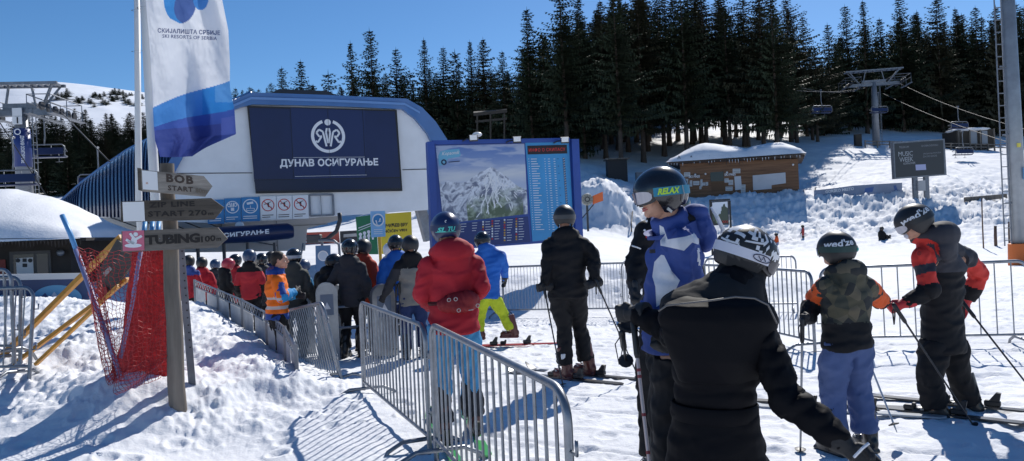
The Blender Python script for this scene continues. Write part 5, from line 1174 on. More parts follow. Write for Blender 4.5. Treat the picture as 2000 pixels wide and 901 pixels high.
# ------------------------------------------------------------ left hut and blue hoarding
def left_hut():
    d = 21; pl = Plane(P(0, 500, d).xy, P(150, 500, d+.4).xy); zc = gz(*pl.w(1, 0, -2).xy)
    r = thing('snowy_kiosk', 'dark kiosk at the left edge under a huge smooth dome of roof snow', 'hut', (*pl.w(0, 0, -2).xy, zc))
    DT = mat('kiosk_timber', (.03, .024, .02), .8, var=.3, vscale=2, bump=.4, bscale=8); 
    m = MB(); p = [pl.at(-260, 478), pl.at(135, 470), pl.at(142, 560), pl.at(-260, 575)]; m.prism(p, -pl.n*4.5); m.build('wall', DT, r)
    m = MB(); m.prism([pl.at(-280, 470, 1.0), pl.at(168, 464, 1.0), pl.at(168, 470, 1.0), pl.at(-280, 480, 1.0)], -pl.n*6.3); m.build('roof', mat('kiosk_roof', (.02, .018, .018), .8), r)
    m = MB(); ev = [(-280, 476), (0, 476), (152, 468)]
    rows = []; nx, ny = 90, 26
    for j in range(ny+1):
        v = j/ny; row = []
        for i in range(nx+1):
            px = -270+i*(270+160)/nx; top = float(np.interp(px, [-270, -180, -80, 0, 40, 80, 110, 135, 150, 160], [400, 350, 345, 366, 388, 414, 437, 452, 462, 468])); ey = float(np.interp(px, [-270, 0, 160], [480, 474, 467]))
            h = .74*max(0, ey-top)/FPX*(d+.8); prf = math.sin(min(1, v*1.7)*PI/2)**.8*(math.sin(min(1, (1-v)*2.4)*PI/2)**.6 if v < 1 else 0)
            q = pl.at(px, ey, 1.05); z = q.z+.02+(.20*min(1, v*16) if v < 1 else 0)*min(1, (160-px)/12)+h*prf+.035*float(fbm(np.array(px/30.), np.array(v*9), 33, 4))*min(1, v*8)
            q = q-pl.n*(v*6.3); row.append(Vector((q.x, q.y, z)))
        rows.append(row)
    m.grid(rows); m.build('roof_snow', SNOW, r, smooth=True)
    m = MB()
    for x in range(-200, 160, 7):
        m.tube([pl.at(x, 472-x*.02, 1.02), pl.at(x, 482-x*.02+4*math.sin(x), 1.02)], [.035, .008], 5)
    m.build('roof_fringe', DT, r)
    m = MB(); pquad(m, pl, [(18, 492), (98, 489), (101, 546), (20, 550)], .04, .05); w_ = m.build('window_frame', mat('kiosk_frame', (.08, .075, .07), .7), r)
    m = MB(); pquad(m, pl, [(26, 498), (66, 496), (67, 542), (27, 544)], .05, .02); pquad(m, pl, [(71, 496), (93, 495), (95, 540), (73, 541)], .05, .02); m.build('pane', mat('kiosk_glass', (.03, .035, .04), .1), w_)
    m = MB(); pquad(m, pl, [(31, 505), (64, 503), (66, 538), (33, 540)], .06, .01); nb = m.build('notice', mat('notice_white', (.6, .6, .6), .6), r)
    m = MB(); pquad(m, pl, [(44, 505), (52, 505), (52, 512), (44, 512)], .065, .004); pquad(m, pl, [(44, 515), (53, 515), (53, 522), (44, 522)], .065, .004)
    for x in (35, 59): disc(m, pl.at(x, 509, .066), pl.u, Vector((0, 0, 1)), 0, .06, 12)
    m.build('print', LETD, nb)
    m = MB(); pquad(m, pl, [(-12, 508), (10, 507), (13, 548), (-12, 550)], .05, .02); m.build('red_panel', mat('kiosk_red', (.22, .03, .02), .6), r)
    m = MB(); m.ell(pl.at(118, 494, .15), (.1, .1, .1)); m.build('lamp', STEELD, r, smooth=True)
    t = thing('info_totem', 'small blue and white sign beside the right end of the snowy kiosk', 'sign', tuple(G(132, 22)))
    m = MB(); p2 = Plane(P(122, 500, 22).xy, P(150, 500, 22).xy); pquad(m, p2, [(121, 500), (150, 499), (150, 513), (121, 514)], 0, .06); m.build('panel', SIGNL, t)
    m = MB(); pquad(m, p2, [(123, 506), (148, 505), (148, 509), (123, 510)], .01, .005); m.build('print', LETW, t)
    m = MB(); q = p2.at(135, 510, -.1); m.beam((q.x, q.y, gz(q.x, q.y)-.2), q, .07, .07); m.build('post', WOOD, t)
    d = 16.5; pl = Plane(P(-60, 560, d).xy, P(176, 560, d+.3).xy)
    r = thing('blue_hoarding', 'low dark blue hoarding with a pale rail and a light oval mountain emblem', 'hoarding', tuple(G(100, d)))
    m = MB(); pquad(m, pl, [(-200, 552), (172, 545), (176, 622), (-200, 632)], 0, .08); m.build('panel', mat('hoarding_blue', (.012, .035, .12), .5, var=.2, vscale=1), r)
    m = MB(); m.beam(pl.at(-200, 545, .03), pl.at(168, 539, .03), .09, .13); m.build('rail', mat('rail_pale', (.48, .49, .5), .6), r)
    m = MB(); c = pl.at(112, 582, .006); k = 36; vs = [c]+[pl.at(112+48*math.cos(a), 583-26*math.sin(a), .006) for a in [i*2*PI/k for i in range(k)]]; m.add(vs, [(0, i+1, (i+1) % k+1) for i in range(k)]); e = m.build('oval_emblem', mat('oval_blue', (.10, .30, .48), .5), r)
    m = MB(); m.add([pl.at(*q, .012) for q in [(84, 600), (100, 578), (106, 570), (116, 582), (122, 590), (112, 606)]], [(0, 1, 2, 3, 4, 5)]); m.build('mountain_mark', mat('mark_grey', (.45, .5, .58), .5), e)
    m = MB(); m.add([pl.at(*q, .011) for q in [(64, 596), (88, 572), (100, 588), (92, 607), (76, 604)]], [(0, 1, 2, 3, 4)]); m.build('mountain_mark', mat('mark_navy', (.02, .05, .16), .5), e)
    for x in (-40, 60, 150): m = MB(); p = pl.at(x, 560, -.12); m.beam((p.x, p.y, gz(p.x, p.y)-.3), p, .08, .08); m.build('post', WOOD, r)
left_hut()
# ------------------------------------------------------------ boarding gates (turnstiles)
def gates():
    def post(px, py0, d, lb, w_=.24, h=1.05, rz=0):
        g = G(px, d); t = thing('turnstile', lb, 'turnstile', g, rz)
        m = MB(); q = []
        for k in range(9): a = PI*k/8; q.append((-w_/2*math.cos(a), 0, h-w_/2+w_/2*math.sin(a)))
        pts = [Vector(p) for p in [(-w_/2, 0, 0)]+q+[(w_/2, 0, 0)]]; m.prism([p+Vector((0, -.06, 0)) for p in pts], (0, .12, 0)); m.build('housing', mat('gate_grey', (.36, .37, .38), .35, metal=.7, var=.15, vscale=5), t, smooth=True, angle=R(30), local=True)
        m = MB(); m.box((0, -.065, h-.32), (w_*.6, .012, .3)); m.build('reader', mat('gate_reader', (.16, .2, .26), .4), t, local=True)
        m = MB(); m.add([(-.05, -.075, h-.38), (.05, -.075, h-.38), (.0, -.075, h-.28)], [(0, 1, 2)]); m.build('arrow_mark', LETW, t, local=True)
        for z in (.45, .75): m = MB(); m.tube([(w_/2, 0, z), (w_/2+.35, .05, z)], .018, 6); m.build('arm', STEEL, t, local=True)
        return t
    post(643, 545, 10.6, 'left turnstile with a rounded top behind the leaning barrier', .30, 1.12, .3); post(665, 545, 10.9, 'turnstile right beside the left one, held by a skier', .26, 1.1, -.4)
    post(752, 545, 10.6, 'turnstile right of the skier in the dark grey jacket', .34, 1.05, .5); post(601, 560, 11.8, 'turnstile half hidden behind the man in the orange vest', .26, 1.05, .2)
    t = thing('control_box', 'grey control box on a post with a bent grab rail behind the gates', 'control box', tuple(G(628, 17)))
    m = MB(); c = P(614, 467, 17); m.box(c, (.32, .2, .2), bev=.02); m.build('box', mat('box_dark', (.06, .06, .065), .5), t)
    m = MB(); m.tube([P(614, 470, 17), P(638, 468, 17), P(657, 452, 17), P(664, 430, 17), P(663, 416, 17)], .05, 8); m.build('rail', DARK, t, smooth=True)
    m = MB(); m.tube([P(622, 470, 16.8), P(652, 470, 16.8), P(662, 478, 16.8), P(666, 540, 16.8)], .03, 8); m.tube([P(592, 475, 16.8), P(588, 500, 16.8), P(590, 520, 16.8)], .02, 6); m.build('grab_rail', STEELD, t, smooth=True)
gates()
# white mesh fence along the ridge of snow
def bank_fence():
    r = thing('queue_fence', 'low grey mesh fence with white panels along the top of the snow bank', 'fence', G(500, 11))
    pts = [P(380, 548, 14.1), P(425, 566, 12.7), P(472, 586, 11.2), P(520, 611, 9.9), P(556, 640, 9.0), P(578, 676, 8.4)]
    hs = [.35, .4, .5, .6, .75, .9]
    m = MB()
    for i in range(len(pts)-1):
        a, b = pts[i], pts[i+1]
        m.tube([a, b], .014, 6); m.tube([a-Vector((0, 0, .12)), b-Vector((0, 0, .12))], .01, 5)
        for k in range(9): q = a.lerp(b, k/9); q2 = a.lerp(b, (k+.5)/9); m.tube([q, q2-Vector((0, 0, .12)), a.lerp(b, (k+1)/9)], .006, 4)
    m.build('top_lattice', STEEL, r)
    for i in range(len(pts)-1):
        a, b = pts[i], pts[i+1]; n_ = 2
        for k in range(n_):
            p, q = a.lerp(b, k/n_+.04), a.lerp(b, (k+1)/n_-.04); m = MB(); m.prism([p-Vector((0, 0, .14)), q-Vector((0, 0, .14)), q-Vector((0, 0, hs[i]+.3)), p-Vector((0, 0, hs[i]+.3))], (0, .02, 0)); m.build('panel', mat('fence_panel', (.42, .43, .44), .6, var=.2, vscale=3), r)
    for i, a in enumerate(pts): m = MB(); m.beam(a-Vector((0, 0, 1.2)), a+Vector((0, 0, .02)), .035, .035); m.build('post', STEELD, r)
bank_fence()
# ------------------------------------------------------------ people: shared pieces
def vn3(x, y, z, seed=0):
    return (vnoise(x+z*.71, y-z*.53, seed)+vnoise(y*.9+x*.3, z+x*.2, seed+3))*.5
def remesh(mb, voxel, smooth=3, name='m'):
    o = mb.build(name, BLACK, local=True); md = o.modifiers.new('r', 'REMESH'); md.mode = 'VOXEL'; md.voxel_size = voxel; md.adaptivity = 0
    if smooth: s = o.modifiers.new('s', 'SMOOTH'); s.factor = .5; s.iterations = smooth
    dg = bpy.context.evaluated_depsgraph_get(); me = bpy.data.meshes.new_from_object(o.evaluated_get(dg)); old = o.data
    bpy.data.objects.remove(o); bpy.data.meshes.remove(old); me.name = name; me.materials.clear(); return me
def arrays(me):
    n = len(me.vertices); co = np.empty(n*3, np.float32); me.vertices.foreach_get('co', co); nn = np.empty(n*3, np.float32); me.vertex_normals.foreach_get('vector', nn)
    return co.reshape(-1, 3).astype(float), nn.reshape(-1, 3).astype(float)
def bone_coords(co, bones):
    best = np.full(len(co), 9.); S = np.zeros(len(co)); TH = np.zeros(len(co)); K = np.zeros(len(co), int); T = np.zeros(len(co))
    for k, (a, b, r) in enumerate(bones):
        a, b = np.array(a), np.array(b); d = b-a; L = np.linalg.norm(d); d = d/L; t = np.clip((co-a)@d, 0, L); q = co-a-t[:, None]*d; dd = np.linalg.norm(q, axis=1)/r
        m = dd < best; best[m] = dd[m]; S[m] = t[m]; T[m] = t[m]/L; K[m] = k
        u = np.cross(d, [0, 1, .01]); u /= np.linalg.norm(u); v = np.cross(d, u); TH[m] = np.arctan2(q@v, q@u)[m]
    return K, S, TH, T
def wrinkle(me, bones, amp, seed, fa=13, puff=0, puff_gap=.085):
    co, no = arrays(me); K, S, TH, T = bone_coords(co, bones)
    a = vnoise(S*fa+np.sin(TH+K)*.9+K*7.1, TH*.75+K*3.3+S*2.5, seed); b = vnoise(S*fa*2.3+np.cos(TH)*1.3+K*5, TH*1.3-S*4, seed+9)
    rid = 1-np.abs(a-.5)*4; d = amp*(.75*rid+.55*(b-.5)*2)
    d += amp*.8*(vn3(co[:, 0]*7, co[:, 1]*7, co[:, 2]*7, seed+2)-.5)*2
    if puff: ph = np.abs(np.sin((S+.012*np.sin(TH*2+K))*PI/puff_gap)); d += puff*(ph**.55-.62)+puff*.35*(vnoise(TH*5+K, S*30, seed+4)-.5)*(1-ph)*2
    co = co+no*d[:, None]; me.vertices.foreach_set('co', co.astype(np.float32).ravel()); me.update()
def finish(me, name, mats, parent, paint=None, cuts=(), mtx=None):
    for m in (mats if isinstance(mats, (list, tuple)) else [mats]): me.materials.append(m)
    if cuts:
        bm = bmesh.new(); bm.from_mesh(me)
        for c, n in cuts: bmesh.ops.bisect_plane(bm, geom=bm.verts[:]+bm.edges[:]+bm.faces[:], plane_co=c, plane_no=n, dist=1e-5)
        bm.to_mesh(me); bm.free()
    n = len(me.polygons)
    if paint:
        c = np.empty(n*3, np.float32); me.polygons.foreach_get('center', c); c = c.reshape(-1, 3).astype(float); nr = np.empty(n*3, np.float32); me.polygons.foreach_get('normal', nr); nr = nr.reshape(-1, 3)
        mi = paint(c, nr); me.polygons.foreach_set('material_index', np.asarray(mi, np.int32))
    me.polygons.foreach_set('use_smooth', [True]*n); me.update()
    o = bpy.data.objects.new(name, me); COL.objects.link(o); o.parent = parent
    if mtx is not None: o.matrix_basis = mtx
    return o
def inst(me, name, parent, mtx):
    o = bpy.data.objects.new(name, me); COL.objects.link(o); o.parent = parent; o.matrix_basis = mtx; return o
def recolor(me, mats):
    m = me.copy(); m.materials.clear()
    for q in mats: m.materials.append(q)
    return m
_cache = {}
def mesh_of(mb, mats, smooth=True, angle=R(40)):
    o = mb.build('x', mats, smooth=smooth, local=True, angle=angle); me = o.data; bpy.data.objects.remove(o); return me
def basis(p, f, u):                       # frame with +Y = f and +Z close to u
    y = Vector(f).normalized(); x = y.cross(Vector(u)).normalized(); z = x.cross(y); return Matrix(((x.x, y.x, z.x, p[0]), (x.y, y.y, z.y, p[1]), (x.z, y.z, z.z, p[2]), (0, 0, 0, 1)))
# helmet on a head frame: +Y forwards, +Z up, origin at the middle of the head
HC, HR = (0, -.008, .022), (.122, .148, .138)
def hp(a, e, off=0.0, rr=HR):
    k = 1+off/.13; return Vector((HC[0]+rr[0]*k*math.sin(a)*math.cos(e), HC[1]+rr[1]*k*math.cos(a)*math.cos(e), HC[2]+rr[2]*k*math.sin(e)))
def emin(a):
    a = abs(((a+PI) % (2*PI))-PI); f = math.degrees(a)
    return R(float(np.interp(f, [0, 48, 62, 78, 105, 125, 180], [6, 3, -16, -52, -55, -36, -30])))
def helmet_mesh(mats, pattern=None):
    m = MB(); na, ne = 56, 16; rings = []
    for j in range(ne+1):
        ring = []
        for i in range(na):
            a = 2*PI*i/na; lo = emin(a); e = PI/2*.985+(lo-PI/2*.985)*(j/ne)**.9
            tp = 1-.06*max(0, -e); off = .004*math.sin(min(1, max(0, e)*1.2)*PI)*math.cos(a*3)**2
            ring.append(hp(a, e, off)*1.0)
        rings.append(ring)
    inner = [hp(2*PI*i/na, emin(2*PI*i/na)+.02, -.022) for i in range(na)]; rings.append([q.copy() for q in inner]); rings.append([hp(2*PI*i/na, max(.2, emin(2*PI*i/na)+.5), -.03) for i in range(na)])
    n = na; vs = [v for r in rings for v in r]; fs = []; mi = []
    for i in range(len(rings)-1):
        for k in range(n):
            a, b = i*n+k, i*n+(k+1) % n; fs.append((a, b, b+n, a+n)); ang = abs(((2*PI*k/na+PI) % (2*PI))-PI); z = (vs[a].z+vs[b+n].z)/2
            idx = 1 if (z < -.012 and 1.0 < ang < 2.3) or i >= ne else 0
            if pattern and idx == 0: idx = pattern(2*PI*(k+.5)/na, z)
            mi.append(idx)
    fs.append(tuple(range(n))); mi.append(0); m.v = [tuple(q) for q in vs]; m.f = fs; m.m = mi
    return mesh_of(m, mats, angle=R(50))
def band(a0, a1, e0, e1, off0, off1, n=30, taper=0, rr=HR):     # a strap lying on the shell
    m = MB(); rows = []
    for i in range(n+1):
        a = a0+(a1-a0)*i/n; ee0 = e0(a) if callable(e0) else e0; ee1 = e1(a) if callable(e1) else e1
        rows.append([hp(a, ee0, off0, rr), hp(a, ee0, off1, rr), hp(a, ee1, off1, rr), hp(a, ee1, off0, rr)])
    m.loft(rows); return m
def htext(m, t, a0, a1, e0, e1, off, bold=.02, shear=0, tilt=0):     # lettering wrapped on the helmet
    vs, fs, _ = text2d(t, bold, 1, shear); return m.add([hp(a0+(a1-a0)*x, e0+(e1-e0)*y+tilt*x, off) for x, y in vs], fs)
HB = mat('helmet_black', (.012, .012, .015), .22, coat=.5); HBM = mat('helmet_matt', (.018, .018, .02), .45); HPAD = mat('ear_pad', (.02, .02, .022), .85)
HNAVY = mat('helmet_navy', (.015, .025, .09), .3, coat=.3); HRED = mat('helmet_red', (.45, .03, .05), .3, coat=.4); HBLUE = mat('helmet_slate', (.03, .06, .13), .35, coat=.3); HWHITE = mat('helmet_white', (.7, .7, .72), .3)
LENS = mat('goggle_lens', (.30, .31, .36), .06, metal=1.0); SKIN = mat('skin', (.52, .28, .19), .5, var=.10, vscale=30, bump=.15, bscale=200, bdist=.002); HAIR = mat('dark_hair', (.02, .014, .01), .7, bump=.6, bscale=150, bdist=.004)
def get_helmet(m0):
    k = 'h'+m0.name
    if k not in _cache:
        base = _cache.get('hb')
        if not base: base = _cache['hb'] = helmet_mesh([HB, HPAD])
        _cache[k] = recolor(base, [m0, HPAD])
    return _cache[k]
def goggles(root, M, strap, lens=LENS, frame_m=None, on=True):
    frame_m = frame_m or mat('goggle_frame', (.02, .02, .024), .4)
    if 'gf' not in _cache:
        rr = (.104, .140, .13)
        def patch(a, e0, e1, o0, o1, n=22):
            m = MB(); rows = []
            for i in range(n+1):
                t = -a+2*a*i/n; k = math.sqrt(max(0, 1-abs(t/a)**3.2)); c = (e0+e1)/2-.05*(1-abs(t)/a); h = (e1-e0)/2*(.30+.70*k); nb = .10*math.exp(-(t/.16)**2)
                rows.append([hp(t, c-h+nb, o0, rr), hp(t, c-h+nb, o1, rr), hp(t, c+h, o1, rr), hp(t, c+h, o0, rr)])
            m.loft(rows); return m
        _cache['gf'] = mesh_of(patch(R(66), R(-25), R(10), -.022, .010), [frame_m]); _cache['gl'] = mesh_of(patch(R(56), R(-20), R(6), .0, .0155), [lens])
        _cache['gs'] = mesh_of(band(R(58), R(302), R(-9), R(9), .001, .006), [strap])
    g = inst(recolor(_cache['gf'], [frame_m]), 'goggles', root, M); inst(recolor(_cache['gl'], [lens]), 'lens', g, Matrix()); inst(recolor(_cache['gs'], [strap]), 'strap', g, Matrix()); return g
# gloves. frame: +Y along the forearm, palm looks to +X (right hand: thumb up = +Z)
def hand_mb(curl, thumb=1.0, puffy=1.0):
    m = MB(); m.ell((0, .05, 0), (.022*puffy, .052, .044)); m.tube([(0, -.035, 0), (0, .0, 0), (0, .03, 0)], [.040*puffy, .036, .036], 10)
    for k, (z, L, r) in enumerate([(.031, .078, .0125), (.011, .086, .013), (-.010, .080, .0125), (-.030, .064, .0115)]):
        p = Vector((0, .088, z)); a = 0; pts = [Vector((0, .05, z*.8)), p]
        for s, fr in enumerate((.44, .32, .24)):
            a += curl*(1.0 if s == 0 else 1.15)*(1+.06*k); p = p+Vector((math.sin(a), math.cos(a), 0))*L*fr; pts.append(p)
        m.tube(pts, [r*puffy, r*1.08*puffy, r*puffy, r*.95*puffy, r*.8*puffy], 8)
    c = min(1, curl/1.4)*thumb
    m.tube([(0.005, .015, .03), (.012, .042, .05-.008*c), (.03+.012*c, .068, .052-.018*c), (.042+.010*c, .082-.006*c, .045-.03*c)], [.016*puffy, .015*puffy, .0135*puffy, .011*puffy], 8); return m
def glove_mesh(kind, side, m_, cuff=None):
    k = ('gl', kind, side, m_.name)
    if k not in _cache:
        b = ('gb', kind, side)
        if b not in _cache:
            mb = hand_mb({'grip': 1.32, 'relaxed': .42, 'point': .25}[kind], 1, 1.15)
            if side < 0: mb.v = [(-x, y, z) for x, y, z in mb.v]
            mb.tube([(0, -.09, 0), (0, -.05, 0), (0, -.02, 0)], [.054, .052, .042], 12); _cache[b] = remesh(mb, .0055, 2, 'glove')
        me = _cache[b].copy(); me.materials.clear(); me.materials.append(m_); me.polygons.foreach_set('use_smooth', [True]*len(me.polygons)); _cache[k] = me
    return _cache[k]
# ski boot, toe to +Y, sole on z = 0
def boot_parts():
    if 'boot' not in _cache:
        m = MB(); m.box((0, .045, .02), (.088, .31, .04), bev=.012); m.ell((0, .10, .062), (.05, .095, .052)); m.ell((0, -.03, .08), (.05, .09, .07)); m.tube([(0, -.045, .05), (0, -.035, .15), (0, .0, .27), (0, .025, .36)], [.052, .06, .068, .072], 12)
        _cache['boot'] = remesh(m, .011, 3, 'ski_boot')
        b = MB()
        for (y, z, w_) in ((.105, .10, .05), (.05, .135, .055), (.055, .215, .062), (.075, .285, .066)): b.box((-w_-.004, y-.02, z), (.012, .03, .014), bev=.003); b.tube([(-w_*.9, y, z+.004), (0, y+.035*(z < .15)+.018, z+.012), (w_*.9, y-.005, z)], .006, 5)
        _cache['buck'] = mesh_of(b, [STEEL])
    return _cache['boot'], _cache['buck']
def boot(root, M, m_):
    a, b = boot_parts(); k = 'bt'+m_.name
    if k not in _cache:
        me = a.copy(); me.materials.clear(); me.materials.append(m_); me.polygons.foreach_set('use_smooth', [True]*len(me.polygons)); _cache[k] = me
    o = inst(_cache[k], 'ski_boot', root, M); inst(b, 'buckle', o, Matrix()); return o
# ski, tip to +Y, origin under the boot
def ski(p, rz, top_m, label, L=1.62, pitch=0, group='skis of the people in the queue', edge=None):
    t = thing('ski', label, 'ski', p, rz, group); t.rotation_euler = (pitch, 0, rz); rings = []; n = 30
    for i in range(n+1):
        u = i/n; y = -L*.46+L*u; w_ = .037+.013*abs(u-.45)**1.3*3; w_ *= min(1, ((1-u)/.06+.02)**.5 if u > .94 else 1)*min(1, (u/.02+.25)); up = .075*max(0, (u-.90)/.10)**1.8*1.1+.01*max(0, .03-u)*10
        rings.append([Vector((-w_, y, .012+up)), Vector((w_, y, .012+up)), Vector((w_*.97, y, .026+up)), Vector((-w_*.97, y, .026+up))])
    m = MB(); m.loft(rings); m.build('base_plank', top_m, t, smooth=True, angle=R(30), local=True)
    m = MB(); m.box((0, .19, .05), (.055, .09, .045), bev=.01); m.box((0, .155, .075), (.045, .03, .03), bev=.006); m.build('toe_binding', HBM, t, local=True)
    m = MB(); m.box((0, -.17, .055), (.055, .12, .05), bev=.01); m.prism([(-.022, -.14, .07), (-.022, -.20, .15), (-.022, -.235, .145), (-.022, -.22, .07)], (.044, 0, 0)); m.build('heel_binding', HBM, t, local=True); return t
def ski_pole(grip, tip, label, shaft=None, r=.0085, gm=None, group='ski poles', strap=True, axis=None):
    grip, tip = Vector(grip), Vector(tip); t = thing('ski_pole', label, 'ski pole', tip, 0, group); d = (grip-tip).normalized()
    m = MB(); m.tube([tip, tip+d*.06, grip-d*.04], [.003, r*.8, r], 8); m.build('shaft', shaft or mat('pole_dark', (.03, .03, .035), .35, metal=.4), t, smooth=True, angle=R(50))
    m = MB(); m.tube([grip-d*.11, grip-d*.09, grip, grip+d*.055, grip+d*.075], [.012, .016, .0155, .018, .01], 10); m.build('grip', gm or HBM, t, smooth=True)
    x, y = frame(d); m = MB(); m.tube([tip+d*.055, tip+d*.062, tip+d*.07], [.036, .04, .012], 12); m.build('basket', HBM, t, smooth=True, angle=R(40))
    if strap: s = grip+d*.05; m = MB(); m.tube([s, s+x*.035-Vector((0, 0, .05)), s+x*.02-Vector((0, 0, .15)), s+x*.002-Vector((0, 0, .08)), s], .0065, 5, sq=.5); m.build('wrist_strap', HBM, t)
    return t
# ------------------------------------------------------------ a figure
DJ = dict(hip=(0, 0, .97), belly=(0, .01, 1.12), chest=(0, 0, 1.34), neck=(0, .01, 1.51), head=(0, .035, 1.68), sL=(-.18, -.005, 1.405), sR=(.18, -.005, 1.405), eL=(-.26, -.03, 1.16), eR=(.26, -.03, 1.16), wL=(-.27, .10, .93), wR=(.27, .10, .93),
          hL=(-.095, 0, .93), hR=(.095, 0, .93), kL=(-.12, .05, .53), kR=(.12, .05, .53), aL=(-.13, 0, .10), aR=(.13, 0, .10))
def person(name_label, px, top, d, rz, jacket, trousers, helm='black', wj=None, lj=None, voxel=.016, fat=1.0, hem=.80, head_yaw=0, head_pitch=0, head_roll=0, group=None, gl=None, boots=None, gog=None, lens=LENS, wr=.010, puff=0, hood=True, hood_size=1.0,
           jpaint=None, jmats=None, jcuts=(), tpaint=None, tmats=None, toeL=0, toeR=0, gz_=None, hands=('relaxed', 'relaxed'), strap_m=None, skin_face=True, bare=False, height=None, wide=1.0, pantw=1.0, x=None, handax=None, seed=1, zoff=0, tcuts=(), headc=None, headk=1.0):
    g = G(px, d) if x is None else Vector((x, d, gz(x, d))); z0 = (gz(g.x, d, False) if gz_ is None else gz_)+zoff
    gx = P(px, top+200, d).x if x is None else x
    topz = P(px, top, d).z if height is None else z0+height
    s = (topz-z0)/1.845; root = thing('person', name_label, 'person', (gx, d, z0), rz, group); inv = root_mat(root).inverted()
    J = {k: Vector(v)*s for k, v in DJ.items()}
    for k, v in (lj or {}).items(): J[k] = Vector(v)*s
    for k, v in (wj or {}).items(): J[k] = inv @ Vector(v)
    f = fat*s
    def V(k): return J[k]
    # jacket
    m = MB(); torso = []
    hz = V('hip').z-(.97-hem)*s; ax = [(V('hip')+Vector((0, 0, hz-V('hip').z)), .186, .140), (V('hip')+Vector((0, 0, max(0, hz+.02*s-V('hip').z))), .182, .136), (V('belly'), .172, .130), (V('chest'), .188*wide, .135), (V('chest').lerp(V('neck'), .55), .150*wide, .105), (V('neck'), .085, .085)]
    sh = (V('sR')-V('sL')).normalized(); fw = Vector((0, 0, 1)).cross(sh)*-1; fw = sh.cross(Vector((0, 0, 1)))*-1; n = 20
    hipdir = Vector((1, 0, 0))
    for i, (c, rx, ry) in enumerate(ax):
        t = min(1, i/3); xd = hipdir.lerp(sh, t).normalized(); yd = Vector((0, 0, 1)).cross(xd).normalized(); torso.append([c+xd*(rx*f*math.cos(2*PI*k/n))+yd*(ry*f*math.sin(2*PI*k/n)) for k in range(n)])
    m.loft(torso)
    bones = [(V('hip')-Vector((0, 0, .25)), V('neck'), .17)]
    for S in 'LR':
        a, b, c = V('s'+S), V('e'+S), V('w'+S); m.ell(a, (.074*f, .074*f, .070*f)); m.tube([a.lerp(V('chest'), .3), a, a.lerp(b, .5), b], [.085*f, .074*f, .068*f, .062*f], 12); m.tube([V('neck')+Vector((0, 0, -.02*s)), a.lerp(V('neck'), .4)+Vector((0, 0, -.0*s)), a], [.075*f, .068*f, .055*f], 10); m.ell(b, (.066*f,)*3); m.tube([b, b.lerp(c, .5), c], [.065*f, .062*f, .050*f], 12); bones += [(a, b, .075), (b, c, .065)]
    nh = (J['head']-V('neck')); m.tube([V('neck')-Vector((0, 0, .04)), V('neck'), V('neck')+nh*.28, V('neck')+nh*.50], [.108*f, .097*s, .093*s, .086*s], 14)
    back = -(Vector((0, 0, 1)).cross(sh))
    if hood:
        hs = hood_size*s; c = V('neck')+back*.070*hs+Vector((0, 0, .012)); m.ell(c, (.135*hs, .082*hs, .085*hs)); m.ell(c+Vector((0, 0, -.07*hs))+back*.015, (.11*hs, .055*hs, .10*hs))
        for sg in (-1, 1): m.tube([c+sh*sg*.08*hs, c+sh*sg*.11*hs-back*.08*hs+Vector((0, 0, .0)), c+sh*sg*.07*hs-back*.15*hs-Vector((0, 0, .03))], [.055*hs, .045*hs, .03*hs], 8)
    me = remesh(m, voxel, 3, 'jacket'); wrinkle(me, bones, wr*1.35, seed, puff=puff)
    finish(me, 'jacket', jmats or jacket, root, jpaint and (lambda c, nr: jpaint(c, nr, J, s)), jcuts(J, s) if callable(jcuts) else jcuts)
    # trousers
    m = MB(); m.ell(V('hip')-Vector((0, 0, .03*s)), (.158*f, .114*f, .13*f)); m.tube([V('hip'), V('hip').lerp(V('belly'), .6)], [.125*f, .115*f], 14); tb = []
    for S in 'LR':
        a, b, c = V('h'+S), V('k'+S), V('a'+S); e = b.lerp(c, .70); p = pantw*s
        m.tube([a, a.lerp(b, .5), b, b.lerp(c, .4), e, b.lerp(c, .86)], [.105*f, .098*f*pantw**.5, .080*p, .082*p, .088*p, .090*p], 14); m.ell(b, (.082*p,)*3); tb += [(a, b, .09), (b, c, .08)]
    me = remesh(m, voxel, 3, 'trousers'); wrinkle(me, tb, wr*1.3, seed+40, fa=11)
    finish(me, 'trousers', tmats or trousers, root, tpaint and (lambda c, nr: tpaint(c, nr, J, s)), tcuts(J, s) if callable(tcuts) else tcuts)
    # body under the clothes
    H = headc or V('head'); HM = Matrix.Translation(H) @ Matrix.Rotation(head_yaw, 4, 'Z') @ Matrix.Rotation(head_pitch, 4, 'X') @ Matrix.Rotation(head_roll, 4, 'Y') @ Matrix.Scale(s**.35*headk, 4)
    m = MB(); hm = MB(); hm.ell((0, -.005, .02), (.076, .096, .098), nu=20, nv=14); hm.ell((0, .03, -.035), (.058, .066, .075), nu=16, nv=12); hm.ell((0, .075, -.085), (.026, .022, .022)); hm.ell((0, .098, .0), (.012, .016, .03)); hm.ell((0, .108, -.018), (.0155, .018, .013)); hm.ell((-.04, .068, -.025), (.022, .022, .018)); hm.ell((.04, .068, -.025), (.022, .022, .018)); hm.ell((0, .085, -.055), (.026, .016, .014)); hm.ell((0, .083, .036), (.052, .018, .012))
    for sg in (-1, 1): hm.ell((sg*.079, -.008, .0), (.010, .018, .03))
    hv = [HM @ Vector(v) for v in hm.v]; m.v = [tuple(v) for v in hv]; m.f = list(hm.f); m.m = [0]*len(hm.f)
    m.tube([V('chest'), V('neck'), H+(H-V('neck'))*-.15], [.07*s, .058*s, .055*s], 12); m.tube([V('hip'), V('belly'), V('chest')], [.11*s, .10*s, .12*s], 14)
    for S in 'LR': m.tube([V('chest'), V('s'+S), V('e'+S), V('w'+S)], [.07*s, .055*s, .042*s, .03*s], 10); m.tube([V('hip'), V('h'+S), V('k'+S), V('a'+S)], [.09*s, .08*s, .055*s, .042*s], 10)
